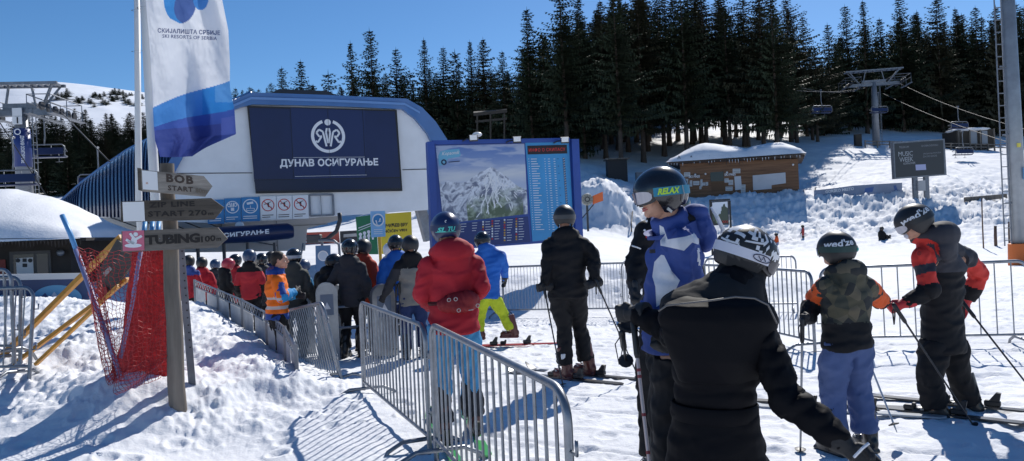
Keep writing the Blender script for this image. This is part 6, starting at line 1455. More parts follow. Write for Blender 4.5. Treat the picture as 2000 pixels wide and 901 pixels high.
    fv = .007 if bare or skin_face == 'fine' else .02
    me = remesh(m, fv, 2, 'body'); finish(me, 'body', SKIN, root)
    # head gear
    hmat = {'black': HB, 'matt': HBM, 'navy': HNAVY, 'red': HRED, 'slate': HBLUE, 'white': HWHITE}.get(helm)
    hel = None
    if hmat: hel = inst(get_helmet(hmat), 'helmet', root, HM)
    if gog: goggles(root, HM, strap_m or HBM, lens)
    if bare:
        hm = MB(); hm.ell((0, -.022, .040), (.086, .100, .096), nu=20, nv=14); hm.ell((0, -.07, -.01), (.066, .045, .07)); me = remesh(hm, .012, 2, 'hair')
        co, no = arrays(me); co += no*(.006*(vn3(co[:, 0]*60, co[:, 1]*60, co[:, 2]*60, 4)-.5)*2)[:, None]; me.vertices.foreach_set('co', co.astype(np.float32).ravel())
        finish(me, 'hair', HAIR, root, mtx=HM)
    # gloves
    gm = gl or mat('glove_black', (.015, .015, .017), .7, bump=.3, bscale=80, bdist=.003)
    for S, sg, kd in (('L', -1, hands[0]), ('R', 1, hands[1])):
        w_, e = V('w'+S), V('e'+S); fd = (w_-e).normalized(); inward = sh*(-sg); axh = handax.get(S) if handax else None
        if axh is not None:                                       # pole axis in world space: lies along the frame's Z
            ax_ = (inv.to_3x3() @ Vector(axh)).normalized(); yv = (fd-ax_*fd.dot(ax_)).normalized(); xv = yv.cross(ax_)
        else: yv = fd; zv = (Vector((0, 0, 1))-fd*fd.z); zv = zv.normalized() if zv.length > .3 else fw; xv = yv.cross(zv); ax_ = zv
        # columns x (palm side), y, z must be right handed: palm to +X for S == R after mirroring
        Mx = Matrix(((xv.x, yv.x, ax_.x, w_.x), (xv.y, yv.y, ax_.y, w_.y), (xv.z, yv.z, ax_.z, w_.z), (0, 0, 0, 1)))
        palm_in = xv.dot(inward) > 0; inst(glove_mesh(kd, 1 if palm_in else -1, gm), 'glove', root, Mx @ Matrix.Translation((0, .025, 0)) @ Matrix.Scale(s**.4*1.05, 4))
    bm_ = boots or mat('boot_black', (.02, .02, .023), .35, coat=.2)
    for S, to in (('L', toeL), ('R', toeR)):
        a = V('a'+S); boot(root, Matrix.Translation((a.x, a.y, a.z-.10*s)) @ Matrix.Rotation(to, 4, 'Z') @ Matrix.Scale(s**.6, 4), bm_)
    root['_s'] = s
    return root, J, s, HM, hel
def cloth(name, col, rough=.75, b=.35, var=.12): return mat(name, col, rough, bump=b, bscale=45, bdist=.004, var=var, vscale=5, spec=.3)
def world_of(root, J, k): return root_mat(root) @ J[k]
def grip_at(root, J, k, s, ax):                    # where a gripped pole passes
    w_ = world_of(root, J, 'w'+k); e = world_of(root, J, 'e'+k); fd = (w_-e).normalized(); ax = Vector(ax).normalized(); return w_
BLK = cloth('black_shell', (.007, .007, .009)); BLK2 = cloth('black_trousers', (.008, .008, .010)); REDJ = cloth('red_shell', (.42, .018, .03)); LBL = cloth('light_blue_trousers', (.07, .30, .56)); CHAR = cloth('charcoal', (.03, .031, .038))
BLUEJ = cloth('bright_blue_shell', (.02, .13, .50)); YEL = cloth('lime_trousers', (.50, .60, .03)); DGREY = cloth('dark_grey_shell', (.045, .045, .055)); NAVYC = cloth('navy_cloth', (.015, .03, .10)); GREYG = cloth('grey_khaki', (.20, .19, .17)); OLIVE = cloth('olive_grey', (.05, .055, .05))
HV = cloth('hi_vis_orange', (.85, .17, .01), .7); REFL = mat('reflective_tape', (.50, .46, .44), .35); BLUE2 = cloth('royal_blue', (.04, .075, .27)); WHT = cloth('white_cloth', (.68, .69, .74), .6)
REDB = mat('boot_red_black', (.10, .02, .015), .4, coat=.2); GRN = mat('ski_green', (.05, .38, .09), .3, coat=.3); SKB = mat('ski_dark', (.03, .03, .035), .3, coat=.3); SKR = mat('ski_red', (.5, .04, .03), .3, coat=.3); SKW = mat('ski_pale', (.35, .38, .42), .3, coat=.3)
GQ = 'people queueing at the lift gates'; GF = 'skiers waiting between the barriers'
def addpart(root, mb, name, m_, smooth=True, angle=R(40), local=False): return mb.build(name, m_, root, smooth=smooth, angle=angle, local=local)
# --- skier in the red jacket with a waist pack
def red_skier():
    d = 6.1
    def tp(c, nr, J, s): return np.where((c[:, 2] < .40*s+.05*np.sin(c[:, 0]*30)) & (c[:, 1] < .12), 1, 0)
    root, J, s, HM, hel = person('skier in a red hooded jacket and light blue trousers wearing a dark red waist pack', 886, 413, d, R(14), REDJ, LBL, 'navy', voxel=.012, fat=1.13, hem=.87, wr=.011, seed=3, group=GF, hood_size=1.25,
        wj={'eL': P(824, 575, 6.05), 'eR': P(940, 560, 6.05), 'wL': P(845, 600, 6.35), 'wR': P(915, 585, 6.38)}, lj={'head': (-.03, .05, 1.69), 'aL': (-.13, -.02, .1), 'aR': (.15, .12, .1), 'kL': (-.12, .03, .53), 'kR': (.13, .12, .54)}, tpaint=tp, tmats=[LBL, CHAR], head_yaw=R(8), boots=REDB, toeL=R(0), toeR=R(-4), hands=('relaxed', 'relaxed'), gog=True, strap_m=mat('strap_navy', (.015, .03, .09), .5), pantw=1.05)
    m = MB(); htext(m, 'SL', R(-128), R(-160), R(-13), R(2), .010, .05, .3); htext(m, 'TU', R(-168), R(-196), R(-11), R(4), .010, .05, .3)
    b_ = band(R(-120), R(-200), R(-13.5), R(-12), .0075, .009); m.add([Vector(v) for v in b_.v], b_.f); addpart(hel, m, 'lettering', mat('teal_print', (.08, .60, .52), .5), False, local=True)
    m = MB(); disc(m, hp(R(-163), R(22), .002), Vector((1, 0, 0)), Vector((0, .25, 1)).normalized(), .006, .012, 10); m.build('emblem', LETW, hel, local=True)
    # waist pack
    inv = root_mat(root); c = J['belly']+Vector((.03, -.17, .0)); m = MB(); m.ell(c, (.165, .075, .085), nu=20, nv=12); m.ell(c+Vector((.06, -.02, .02)), (.09, .07, .075)); m.ell(c+Vector((-.10, .0, -.01)), (.09, .06, .065)); m.ell(c+Vector((.0, -.03, -.03)), (.12, .055, .045))
    me = remesh(m, .009, 1, 'waist_pack'); wrinkle(me, [(c-Vector((.2, 0, 0)), c+Vector((.2, 0, 0)), .1)], .006, 9, fa=30); wp = finish(me, 'waist_pack', cloth('pack_red', (.24, .018, .022), .6), root)
    m = MB()
    for q in ((-.10, -.06, .03), (-.05, -.085, .035), (-.03, -.09, -.055), (.13, -.06, -.03)): p = c+Vector(q); m.tube([p+Vector((.014*math.cos(a), -.012, .014*math.sin(a))) for a in [k*PI/4 for k in range(9)]], .0035, 5, caps=False)
    m.tube([c+Vector((.05, -.095, -.06)), c+Vector((.09, -.085, -.058))], .004, 5); wp2 = m.build('buckle', mat('pack_cord', (.5, .45, .42), .5), wp, local=True)
    m = MB(); rr = [J['belly']+Vector((.19*math.cos(a), .148*math.sin(a), -.01)) for a in [k*2*PI/30 for k in range(31)]]; m.tube(rr, .022, 6, caps=False, sq=1); m.build('pack_belt', cloth('pack_belt', (.06, .012, .014)), wp, local=True)
    W = root_mat(root)
    for S, lb in (('L', 'left green ski under the skier in the red jacket'), ('R', 'right green ski under the skier in the red jacket')):
        a = W @ J['a'+S]; ski((a.x, a.y, gz(a.x, a.y, False)+.0), R(14 if S == 'L' else 10), GRN, lb)
red_skier()
# --- skier in black, back to the camera
def black_skier():
    d = 8.3
    root, J, s, HM, hel = person('tall skier dressed all in black in the middle of the lane with two poles', 1110, 397, d, R(-4), BLK, BLK2, 'matt', voxel=.015, fat=1.12, hem=.86, wr=.009, seed=11, group=GF, wide=1.06,
        wj={'eL': P(1071, 500, 8.25), 'eR': P(1157, 495, 8.25), 'wL': P(1066, 560, 8.2), 'wR': P(1163, 553, 8.15), 'aL': P(1104, 724, 8.3), 'aR': P(1147, 714, 8.45), 'kL': P(1102, 640, 8.35), 'kR': P(1132, 632, 8.45)}, hands=('grip', 'grip'),
        gog=True, strap_m=mat('strap_clear', (.05, .05, .055), .3), toeL=R(48), toeR=R(52), boots=REDB, handax={'L': (-.08, .0, 1), 'R': (-.28, .1, 1)})
    W = root_mat(root); gl_, gr = W @ J['wL'], W @ J['wR']
    hl = gl_+Vector((-.02, -.04, -.06)); hr = gr+Vector((.02, -.04, -.06))
    ski_pole(hl+Vector((0, 0, .04)), P(1101, 762, 7.9), 'left pole of the skier in black, planted by his boot'); ski_pole(hr+Vector((0, 0, .04)), P(1250, 744, 8.1), 'right pole of the skier in black, reaching out to the right')
    for S, lb, rz in (('L', 'front ski of the skier in black, tip to the left', 52), ('R', 'rear ski of the skier in black, tip to the left', 54)):
        a = W @ J['a'+S]; ski((a.x, a.y, gz(a.x, a.y, False)+.0), R(rz), SKB, lb, 1.6)
        m = MB(); q = a+Vector((-.02, -.075, .17)); m.box(q, (.05, .015, .06), bev=.005); m.build('white_badge', LETW, root)
black_skier()
# --- skier in a bright blue jacket and lime trousers
def lime_skier():
    d = 11.0; root, J, s, HM, hel = person('skier in a bright blue jacket and lime yellow trousers leaning left behind the red jacket', 950, 456, d, R(10), BLUEJ, YEL, 'black', voxel=.018, fat=1.05, hem=.86, seed=21, group=GF, gog=True,
        wj={'hip': P(953, 570, 11), 'belly': P(953, 548, 11), 'chest': P(956, 512, 11), 'neck': P(950, 485, 11), 'head': P(942, 472, 11.03), 'sL': P(933, 500, 11), 'sR': P(980, 500, 11), 'eL': P(922, 530, 10.9), 'eR': P(985, 520, 11.1), 'wL': P(925, 560, 11.1), 'wR': P(986, 545, 11.3), 'hL': P(945, 580, 11), 'hR': P(963, 580, 11), 'kL': P(938, 616, 11.1), 'kR': P(983, 612, 11.1), 'aL': P(935, 652, 11.1), 'aR': P(1000, 648, 11.1)}, boots=REDB, toeL=R(60), toeR=R(70), hands=('relaxed', 'relaxed'))
    W = root_mat(root)
    for S, lb in (('L', 'red ski half hidden behind the legs of the red jacketed skier'), ('R', 'long red ski under the skier in lime trousers')):
        a = W @ J['a'+S]; ski((a.x+.05, a.y, gz(a.x, a.y, False)+.005), R(84), SKR, lb, 1.5)
    p = P(1077, 592, 10.9); ski_pole(P(1078, 560, 12.2), P(1074, 612, 12.0), 'short bent pole end beside the knee of the skier in black', strap=False)
lime_skier()
# --- man in the blue and white jacket, in profile at the right
def blue_man():
    d = 3.75; gzv = gz(P(1310, 900, d).x, d, False)
    def planes(J, s): return [(J['chest']+Vector((0, y, 0)), Vector(n_)) for y, n_ in ()]
    px0 = 1310
    def jp(c, nr, J, s):
        # pattern drawn in the picture plane of his left side: use image coordinates of each face once, on the near side only
        W = np.array(root_mat(rootref[0])); q = np.c_[c, np.ones(len(c))]@W.T; a = q[:, 0]/q[:, 1]*FPX; b = (q[:, 2]-CAMZ)/q[:, 1]*FPX; X = 1000+a*CR-b*SR; Y = 450.5-(a*SR+b*CR)
        nw = nr@W[:3, :3].T; near = nw[:, 1] < .25
        def inside(poly):
            r = np.zeros(len(X), bool); n = len(poly)
            for i in range(n):
                (x1, y1), (x2, y2) = poly[i], poly[(i+1) % n]
                cnd = ((y1 > Y) != (y2 > Y)) & (X < (x2-x1)*(Y-y1)/((y2-y1) or 1e-9)+x1); r ^= cnd
            return r
        w_ = inside([(1288, 440), (1296, 444), (1304, 468), (1340, 462), (1352, 458), (1360, 450), (1354, 436), (1362, 428), (1370, 460), (1364, 478), (1352, 474), (1336, 490), (1310, 484), (1290, 480)]) | inside([(1291, 498), (1297, 499), (1312, 530), (1328, 548), (1318, 570), (1300, 588), (1282, 600), (1280, 560), (1274, 540), (1278, 512)]) | inside([(1348, 408), (1353, 406), (1366, 440), (1361, 448)]) | inside([(1362, 485), (1366, 485), (1369, 520), (1364, 520)])
        return np.where(w_ & near, 1, 0)
    rootref = [None]
    POLYS = [[(1288, 440), (1296, 444), (1304, 468), (1340, 462), (1352, 458), (1360, 450), (1354, 436), (1362, 428), (1370, 460), (1364, 478), (1352, 474), (1336, 490), (1310, 484), (1290, 480)], [(1291, 498), (1297, 499), (1312, 530), (1328, 548), (1318, 570), (1300, 588), (1282, 600), (1280, 560), (1274, 540), (1278, 512)]]
    def cuts(J, s):
        inv = root_mat(rootref[0]).inverted(); out = []; c = Vector((0, 0, CAMZ))
        for pg in POLYS:
            for i in range(len(pg)):
                a, b = ray(*pg[i]), ray(*pg[(i+1) % len(pg)]); out.append((inv @ c, (inv.to_3x3() @ a.cross(b)).normalized()))
        return out
    # joints in metres from picture columns and depth
    wj = {'hip': P(1312, 690, 3.78), 'belly': P(1312, 610, 3.78), 'chest': P(1318, 500, 3.80), 'neck': P(1318, 450, 3.80), 'head': P(1289, 384, 3.74), 'sL': P(1334, 476, 3.62), 'sR': P(1318, 470, 3.97), 'eL': P(1352, 575, 3.66), 'eR': P(1300, 560, 4.1), 'wL': P(1316, 640, 3.6), 'wR': P(1262, 600, 4.15),
          'hL': P(1318, 700, 3.7), 'hR': P(1312, 700, 3.86), 'kL': P(1308, 850, 3.68), 'kR': P(1300, 850, 3.9), 'aL': P(1318, 1040, 3.7), 'aR': P(1310, 1040, 3.9)}
    s0 = P(1290, 322, d).z-gzv
    global person
    import types
    # reference for the paint function
    _th = thing
    def cap(*a, **k):
        o = _th(*a, **k)
        if a[0] == 'person' and rootref[0] is None: rootref[0] = o
        return o
    globals()['thing'] = cap
    root, J, s, HM, hel = person('man in a blue and white jacket, black helmet and mirrored goggles, in profile facing left', px0, 322, d, R(97), BLUE2, BLK2, 'black', wj=wj, voxel=.0095, fat=.98, hem=.985, wr=.010, seed=31, group='nearest skiers on the right', jmats=[BLUE2, WHT], jpaint=jp, jcuts=cuts, head_yaw=R(2), head_pitch=R(-4), skin_face='fine', hood=False, gog=True, headk=.93,
        strap_m=mat('strap_teal', (.02, .22, .34), .5), x=P(px0, 700, d).x, height=s0, gl=mat('glove_black', (.015, .015, .017), .7, bump=.3, bscale=80, bdist=.003), hands=('grip', 'relaxed'))
    globals()['thing'] = _th
    # collar, standing open, and hood at the back
    m = MB(); rings = []
    nk, hd = J['neck'], J['head']
    for t, r_, up in ((0, .118, -.045), (.5, .112, -.012), (1, .118, .012)): rings.append([nk+Vector((math.cos(a)*r_*1.05, math.sin(a)*r_*1.25-.005+.02*t, up+.014*math.sin(a*2)*t-.03*t*math.sin(a))) for a in [k*2*PI/28 for k in range(28)]])
    inner = [[q+(nk+Vector((0, 0, q.z-nk.z))-q)*.16 for q in r_] for r_ in rings[::-1]]; m.loft(rings+inner, caps=False); me = mesh_of(m, [BLUE2]); finish(me, 'collar', [], root) if 0 else inst(me, 'collar', root, Matrix())
    m = MB(); c = nk+Vector((0, -.125, .035)); m.ell(c+Vector((0, 0, -.02)), (.12, .065, .085)); m.ell(c+Vector((0, -.03, -.075)), (.10, .055, .08)); m.ell(c+Vector((0, .02, .055)), (.12, .06, .04)); me = remesh(m, .0095, 3, 'hood'); wrinkle(me, [(c-Vector((.1, 0, 0)), c+Vector((.1, 0, 0)), .1)], .008, 3); h_ = finish(me, 'hood', BLUE2, root)
    m = MB(); m.tube([c+Vector((-.085, -.04, .075)), c+Vector((-.098, -.065, .02)), c+Vector((-.088, -.095, -.04)), c+Vector((-.07, -.09, -.09))], [.006, .011, .012, .004], 6); m.build('white_piping', WHT, h_, local=True)
    m = MB(); c = nk; m.ell(c+Vector((0, -.03, .05)), (.10, .10, .05)); me = remesh(m, .012, 2, 'x'); finish(me, 'neck_warmer', cloth('fleece_black', (.02, .02, .022), .9), root)
    # lettering on the strap, clip, lips
    m = MB(); htext(m, 'RELAX', R(-66), R(-112), R(-6), R(6.5), .009, .045, .35); addpart(hel, m, 'lettering', mat('lime_print', (.50, .75, .04), .5), False, local=True)
    m = MB(); q0, q1 = hp(R(-84), R(-38), .004), hp(R(-100), R(-50), .004); m.beam(q0, q1, .014, .004, Vector((-1, 0, 0))); m.build('silver_trim', mat('trim_silver', (.4, .42, .42), .4, metal=.4), hel, local=True)
    m = MB(); m.tube([hp(R(-118), R(8), .012), hp(R(-120), R(-8), .014), hp(R(-121), R(-26), .008)], .003, 5); m.build('strap_clip', STEEL, hel, local=True)
    face = thing  # (lips belong to the body)
    lips = MB(); pts = [(-.027, .082, -.050), (-.016, .0965, -.0545), (0, .102, -.0565), (.016, .0965, -.0545), (.027, .082, -.050)]
    lips.tube(pts, [.002, .0042, .005, .0042, .002], 6); lips.tube([(x, y-.001, z-.0085-.002*(1-abs(x)/.03)) for x, y, z in pts], [.002, .0045, .0055, .0045, .002], 6)
    o = inst(mesh_of(lips, [mat('lips', (.45, .10, .09), .4)]), 'lips', root, HM)
    lips = MB(); lips.tube([(x*.8, y-.0015, z-.0042) for x, y, z in pts], .0022, 5); inst(mesh_of(lips, [mat('teeth', (.6, .57, .52), .3)]), 'teeth', root, HM)
    eye = MB()
    for sg in (-1, 1): eye.ell((sg*.032, .083, .012), (.0125, .010, .009))
    inst(mesh_of(eye, [mat('eye', (.6, .58, .55), .2)]), 'eye', root, HM)
    br = MB()
    for sg in (-1, 1): br.tube([(sg*.018, .098, .033), (sg*.034, .094, .038), (sg*.05, .08, .034)], [.003, .004, .002], 5)
    inst(mesh_of(br, [HAIR]), 'eyebrow', root, HM)
    # snap buttons and chest badge
    m = MB()
    for q in ((1263, 432), (1259, 450)): m.ell(P(q[0], q[1], 3.63), (.006, .006, .006), nu=8, nv=6)
    m.build('snap_button', LETW, root)
    m = MB(); m.box(P(1274, 491, 3.585), (.028, .008, .018), Matrix.Rotation(.3, 3, 'Z')); m.build('chest_badge', mat('badge_dark', (.02, .02, .03), .5), root)
blue_man()
def seg_dist(c, a, b):
    a, b = np.array(a), np.array(b); d = b-a; L2 = d@d; t = np.clip((c-a)@d/L2, 0, 1); return np.linalg.norm(c-a-t[:, None]*d, axis=1), t
def arm_info(c, J, S):
    d1, t1 = seg_dist(c, J['s'+S], J['e'+S]); d2, t2 = seg_dist(c, J['e'+S], J['w'+S]); return np.minimum(d1, d2), np.where(d1 < d2, t1*.5, .5+t2*.5)
def camo_mat():
    m = mat('camouflage_cloth', (.06, .055, .035), .8, bump=.3, bscale=50, bdist=.003); nt = m.node_tree; b = nt.nodes['Principled BSDF']; tc = nt.nodes.new('ShaderNodeTexCoord'); v = nt.nodes.new('ShaderNodeTexVoronoi'); v.inputs['Scale'].default_value = 13
    nt.links.new(tc.outputs['Object'], v.inputs['Vector']); r = nt.nodes.new('ShaderNodeValToRGB'); r.color_ramp.interpolation = 'CONSTANT'; r.color_ramp.elements[0].color = (.02, .022, .022, 1); r.color_ramp.elements[1].position = .35; r.color_ramp.elements[1].color = (.085, .075, .045, 1)
    e = r.color_ramp.elements.new(.62); e.color = (.045, .048, .035, 1); e = r.color_ramp.elements.new(.82); e.color = (.12, .10, .065, 1); s = nt.nodes.new('ShaderNodeSeparateColor'); nt.links.new(v.outputs['Color'], s.inputs[0]); nt.links.new(s.outputs[0], r.inputs[0]); nt.links.new(r.outputs[0], b.inputs['Base Color']); return m
ORG = cloth('orange_cloth', (.72, .11, .025)); CAMO = camo_mat(); DEN = cloth('denim_blue_trousers', (.085, .125, .27)); REDP = cloth('red_panel_cloth', (.62, .045, .035)); DK = cloth('black_panel', (.007, .007, .009))
# --- dark helmeted companion mostly hidden behind the man in blue
def hidden():
    wj = {'sL': P(1262, 452, 4.85), 'eL': P(1243, 515, 4.8), 'wL': P(1240, 560, 4.7), 'neck': P(1300, 432, 4.95), 'head': P(1310, 410, 4.95), 'sR': P(1345, 455, 5.05), 'chest': P(1303, 480, 4.95), 'eR': P(1355, 540, 5.1), 'wR': P(1345, 590, 4.9)}
    root, J, s, HM, hel = person('skier in black hidden behind the man in blue, one striped black sleeve and glove showing', 1300, 385, 4.95, R(12), BLK, BLK2, 'black', wj=wj, voxel=.016, wide=.95, seed=41, group=GF, hands=('grip', 'relaxed'), gl=mat('glove_black', (.015, .015, .017), .7))
    m = MB(); a, b = P(1234, 480, 4.72), P(1251, 486, 4.73); m.tube([a, a.lerp(b, .5)+Vector((0, -.03, 0)), b], .005, 5); m.build('reflective_stripe', LETW, root)
    m = MB(); a, b = P(1262, 463, 4.74), P(1272, 460, 4.75); m.tube([a, b], .009, 6); m.build('red_tab', RED, root)
    W = root_mat(root); h = W @ J['wL']; ski_pole(h+Vector((.0, -.04, -.03)), (h.x+.16, h.y-.1, gz(h.x+.16, h.y-.1)), 'pole held by the striped black sleeve behind the man in blue')
hidden()
# --- woman in the long black quilted coat, nearest to the camera
def coat_woman():
    d = 3.25; PUF = mat('quilted_black', (.005, .005, .007), .7, bump=.25, bscale=60, bdist=.003, spec=.12)
    wj = {'hip': P(1402, 900, 3.28), 'belly': P(1394, 785, 3.25), 'chest': P(1398, 675, 3.2), 'neck': P(1425, 575, 3.22), 'head': P(1457, 508, 3.30), 'sL': P(1322, 648, 3.3), 'sR': P(1482, 648, 3.12), 'eL': P(1318, 655, 3.48), 'wL': P(1243, 612, 3.62),
          'eR': P(1535, 778, 2.98), 'wR': P(1648, 868, 2.86), 'hL': P(1370, 940, 3.3), 'hR': P(1435, 940, 3.25)}
    root, J, s, HM, hel = person('woman in a long black quilted coat with a belt and a patterned helmet, nearest figure', 1400, 448, d, R(-30), PUF, BLK2, None, wj=wj, voxel=.0105, fat=1.12, hem=.62, wr=.008, puff=.011, seed=51, group='nearest skiers on the right', hood=False, x=P(1400, 900, d).x, height=1.66, hands=('grip', 'relaxed'), wide=1.0, handax={'L': (-.12, .0, 1)}, skin_face='coarse')
    W = root_mat(root); inv = W.inverted(); L = lambda p: inv @ p
    # skirt of the coat
    m = MB(); rings = []
    h0 = J['hip']; be = J['belly'].lerp(J['hip'], .05)
    for t, rx, ry in ((0, .178, .135), (.25, .205, .155), (.5, .225, .170), (1.0, .245, .185)):
        c = be.lerp(h0+Vector((0, 0, -.32)), t); rings.append([c+Vector((rx*math.cos(a), ry*math.sin(a), 0)) for a in [k*2*PI/28 for k in range(28)]])
    m.loft(rings); me = remesh(m, .0105, 2, 'coat_skirt'); wrinkle(me, [(h0-Vector((0, 0, .5)), be, .2)], .008, 5, puff=.006, puff_gap=.11); finish(me, 'coat_skirt', PUF, root)
    m = MB(); rows = []
    for k in range(33): a = k*2*PI/32; c = J['belly']+Vector((0, 0, -.035)); e = Vector((.190*math.cos(a), .152*math.sin(a), 0)); rows.append([c+e*.97+Vector((0, 0, -.035)), c+e+Vector((0, 0, -.03)), c+e+Vector((0, 0, .03)), c+e*.97+Vector((0, 0, .035))])
    m.loft(rows, caps=False); m.build('belt', PUF, root, smooth=True, local=True, angle=R(50))
    # big lowered hood: one broad flat fold hanging over the shoulders
    def rings(spec, n=28):
        out = []
        for (x0, x1, y, dz, th) in spec:
            a_, b_ = L(P(x0, y, dz)), L(P(x1, y, dz)); c_ = (a_+b_)/2; u_ = (b_-a_)/2; v_ = u_.normalized().cross(Vector((0, 0, 1))); out.append([c_+u_*math.cos(2*PI*k/n)*(1 if abs(math.cos(2*PI*k/n)) > 2 else 1)+v_*th*math.sin(2*PI*k/n) for k in range(n)])
        return out
    m = MB(); m.loft(rings([(1330, 1480, 581, 3.12, .06), (1292, 1506, 594, 3.10, .10), (1284, 1518, 622, 3.10, .12), (1296, 1516, 655, 3.11, .125), (1312, 1502, 700, 3.12, .12), (1328, 1484, 745, 3.16, .08)]))
    me = remesh(m, .0105, 4, 'hood'); c = [L(P(1290, 640, 3.1)), L(P(1515, 640, 3.1))]; wrinkle(me, [(c[0], c[-1], .1)], .006, 7, fa=5); hd = finish(me, 'hood', PUF, root)
    m = MB(); m.tube([L(P(1286, 608, 3.01)), L(P(1302, 597, 3.0)), L(P(1345, 592, 2.98)), L(P(1390, 587, 2.98)), L(P(1436, 580, 2.98)), L(P(1474, 583, 2.98)), L(P(1500, 596, 2.99)), L(P(1517, 632, 3.02))], .0042, 5); m.build('edge_highlight', mat('highlight_grey', (.13, .12, .115), .5), hd, smooth=True, local=True)  # thin grey tube stands in for the highlight along the hood's upper edge
    # thick dark scarf and collar filling the space up to the helmet
    m = MB(); m.loft(rings([(1412, 1490, 505, 3.32, .06), (1396, 1496, 528, 3.29, .08), (1362, 1496, 546, 3.25, .10), (1326, 1494, 565, 3.22, .12), (1296, 1496, 585, 3.20, .13), (1290, 1505, 612, 3.20, .13)])); me = remesh(m, .0105, 4, 'scarf'); wrinkle(me, [(L(P(1330, 590, 3.2)), L(P(1480, 520, 3.2)), .1)], .010, 17, fa=12); finish(me, 'scarf', cloth('fleece_black', (.009, .009, .011), .9), root)
    # helmet with black and white print
    H2 = HM @ Matrix.Rotation(R(-62), 4, 'Z') @ Matrix.Rotation(R(-22), 4, 'X')
    rnd2 = random.Random(8)
    def pat(a, z):
        v = float(vnoise(np.array(a*5.2), np.array(z*52.), 12)); w_ = float(vnoise(np.array(a*11.), np.array(z*70.), 15)); return 2 if (z > .03 and (v > .60 or (w_ > .72 and z > .06))) else 0
    _cache['hp'] = None; me = helmet_mesh([HBM, HPAD, HWHITE], pat)
    hel = inst(me, 'helmet', root, H2)
    m = MB()
    for a0, a1, e0, off in ((-60, -110, 2, .003), (-130, -175, -4, .003), (-190, -235, 0, .003), (-195, -240, 16, .003), (-100, -150, 20, .003), (-240, -285, 24, .003)):
        b_ = band(R(a0), R(a1), lambda a: R(e0)+.10*math.sin(a*2), lambda a: R(e0+3.6)+.10*math.sin(a*2), .0, off, 10); m.add([Vector(v) for v in b_.v], b_.f)
    m.build('white_stripe', HWHITE, hel, local=True, smooth=True, angle=R(40))
    # goggles pushed up, pale broad strap with a rounded mark seen at the right side
    g = goggles(root, H2, mat('strap_white', (.62, .62, .70), .5), lens=mat('lens_dark', (.08, .08, .09), .1, metal=.8))
    m = MB(); pts = [hp(R(75)+R(16)*math.cos(t), R(0)+R(6)*math.sin(t), .0085) for t in [k*2*PI/20 for k in range(21)]]; m.tube(pts, .0022, 5, caps=False); m.tube([hp(R(68), R(-3), .009), hp(R(74), R(4), .009), hp(R(76), R(-4), .009), hp(R(83), R(3), .009)], .0022, 5); m.build('strap_mark', mat('mark_indigo', (.02, .02, .06), .5), g, local=True)
    # poles
    gp = W @ J['wL']; gp = P(1222, 650, 3.62); tip = P(1283, 905, 3.35); dr = (tip-gp).normalized(); tp_ = gp+dr*1.15
    ski_pole(P(1240, 655, 3.60), Vector((P(1292, 1000, 3.3).x, 3.3, gz(0.8, 3.3))), 'pale ski pole with red bands held in the left hand of the woman in black', shaft=mat('pole_pale', (.55, .45, .44), .35, metal=.3), r=.0095)
    m = MB(); a = P(1240, 655, 3.60); b = Vector((P(1292, 1000, 3.3).x, 3.3, gz(.8, 3.3))); dd = (b-a)
    o = [x for x in COL.objects if x.get('label', '').startswith('pale ski pole')][0]
    for t in (.13, .155, .30, .44, .58): m.tube([a+dd*t, a+dd*(t+.012)], .0104, 8)
    m.build('red_band', mat('band_red', (.25, .02, .03), .4), o)
    ski_pole(P(1216, 662, 3.66), P(1224, 715, 3.9), 'black pole handle hanging by its strap from the left glove of the woman', strap=True)
    # white flash on the right glove
    m = MB(); a = P(1668, 893, 2.76); b = P(1697, 866, 2.74); m.tube([a, a.lerp(b, .5)+Vector((0, -.012, .012)), b], .006, 6); m.build('glove_piping', WHT, root)
coat_woman()
# --- boy in orange and camouflage
def boy():
    d = 5.3
    def jp(c, nr, J, s):
        r = np.zeros(len(c), int)+1; z = c[:, 2]/s; r[(z < 1.10)] = 2; r[(z >= 1.10) & (z < 1.47)] = 1; r[z >= 1.47] = 1
        for S in 'LR':
            dd, t = arm_info(c, J, S); near = dd < .088*s; torso = (np.abs(c[:, 0]-J['chest'].x) < .155*s) & (z < 1.44); m = near & ~torso; r[m & (t < .62) & (t > .02)] = 0; r[m & (t >= .62)] = 2
        return r
    wj = {'eL': P(1590, 588, 5.45), 'wL': P(1577, 622, 5.35), 'eR': P(1718, 585, 5.55), 'wR': P(1722, 590, 5.85)}
    root, J, s, HM, hel = person('boy with orange sleeves, a camouflage jacket and blue trousers, seen from behind', 1655, 453, d, R(12), ORG, DEN, 'matt', wj=wj, lj={'head': (-.04, .05, 1.68), 'aL': (-.16, 0, .1), 'aR': (.15, 0, .1), 'kL': (-.13, .05, .53), 'kR': (.12, .06, .53)}, voxel=.0115, fat=1.16, hem=.88, wr=.010, seed=61, group=GF, jpaint=jp, jmats=[ORG, CAMO, DK], pantw=1.22, hands=('grip', 'grip'), gog=True, strap_m=mat('strap_green_black', (.015, .05, .045), .5), hood_size=1.15, handax={'L': (0, 0, 1)}, toeL=R(10), toeR=R(-5), head_yaw=R(25))
    m = MB(); htext(m, "wed'ze", R(-76), R(-172), R(4), R(26), .004, .03, .1, tilt=.16); m.build('lettering', LETW, hel, local=True)
    m = MB()
    for a0 in (-185, -196, -208): m.tube([hp(R(a0), R(-6), .007), hp(R(a0-6), R(2), .007), hp(R(a0-10), R(-5), .007)], .003, 4)
    m.build('strap_print', mat('mint_print', (.12, .55, .45), .5), hel, local=True)
    ski_pole(P(1567, 640, 5.25), P(1563, 893, 5.35), 'steel ski pole upright at the left hand of the boy', shaft=STEEL, r=.009); ski_pole(P(1655, 600, 5.75), P(1752, 845, 5.35), 'pale ski pole slanting down behind the boy to the right', shaft=mat('pole_light', (.55, .56, .58), .35, metal=.5), strap=False)
boy()
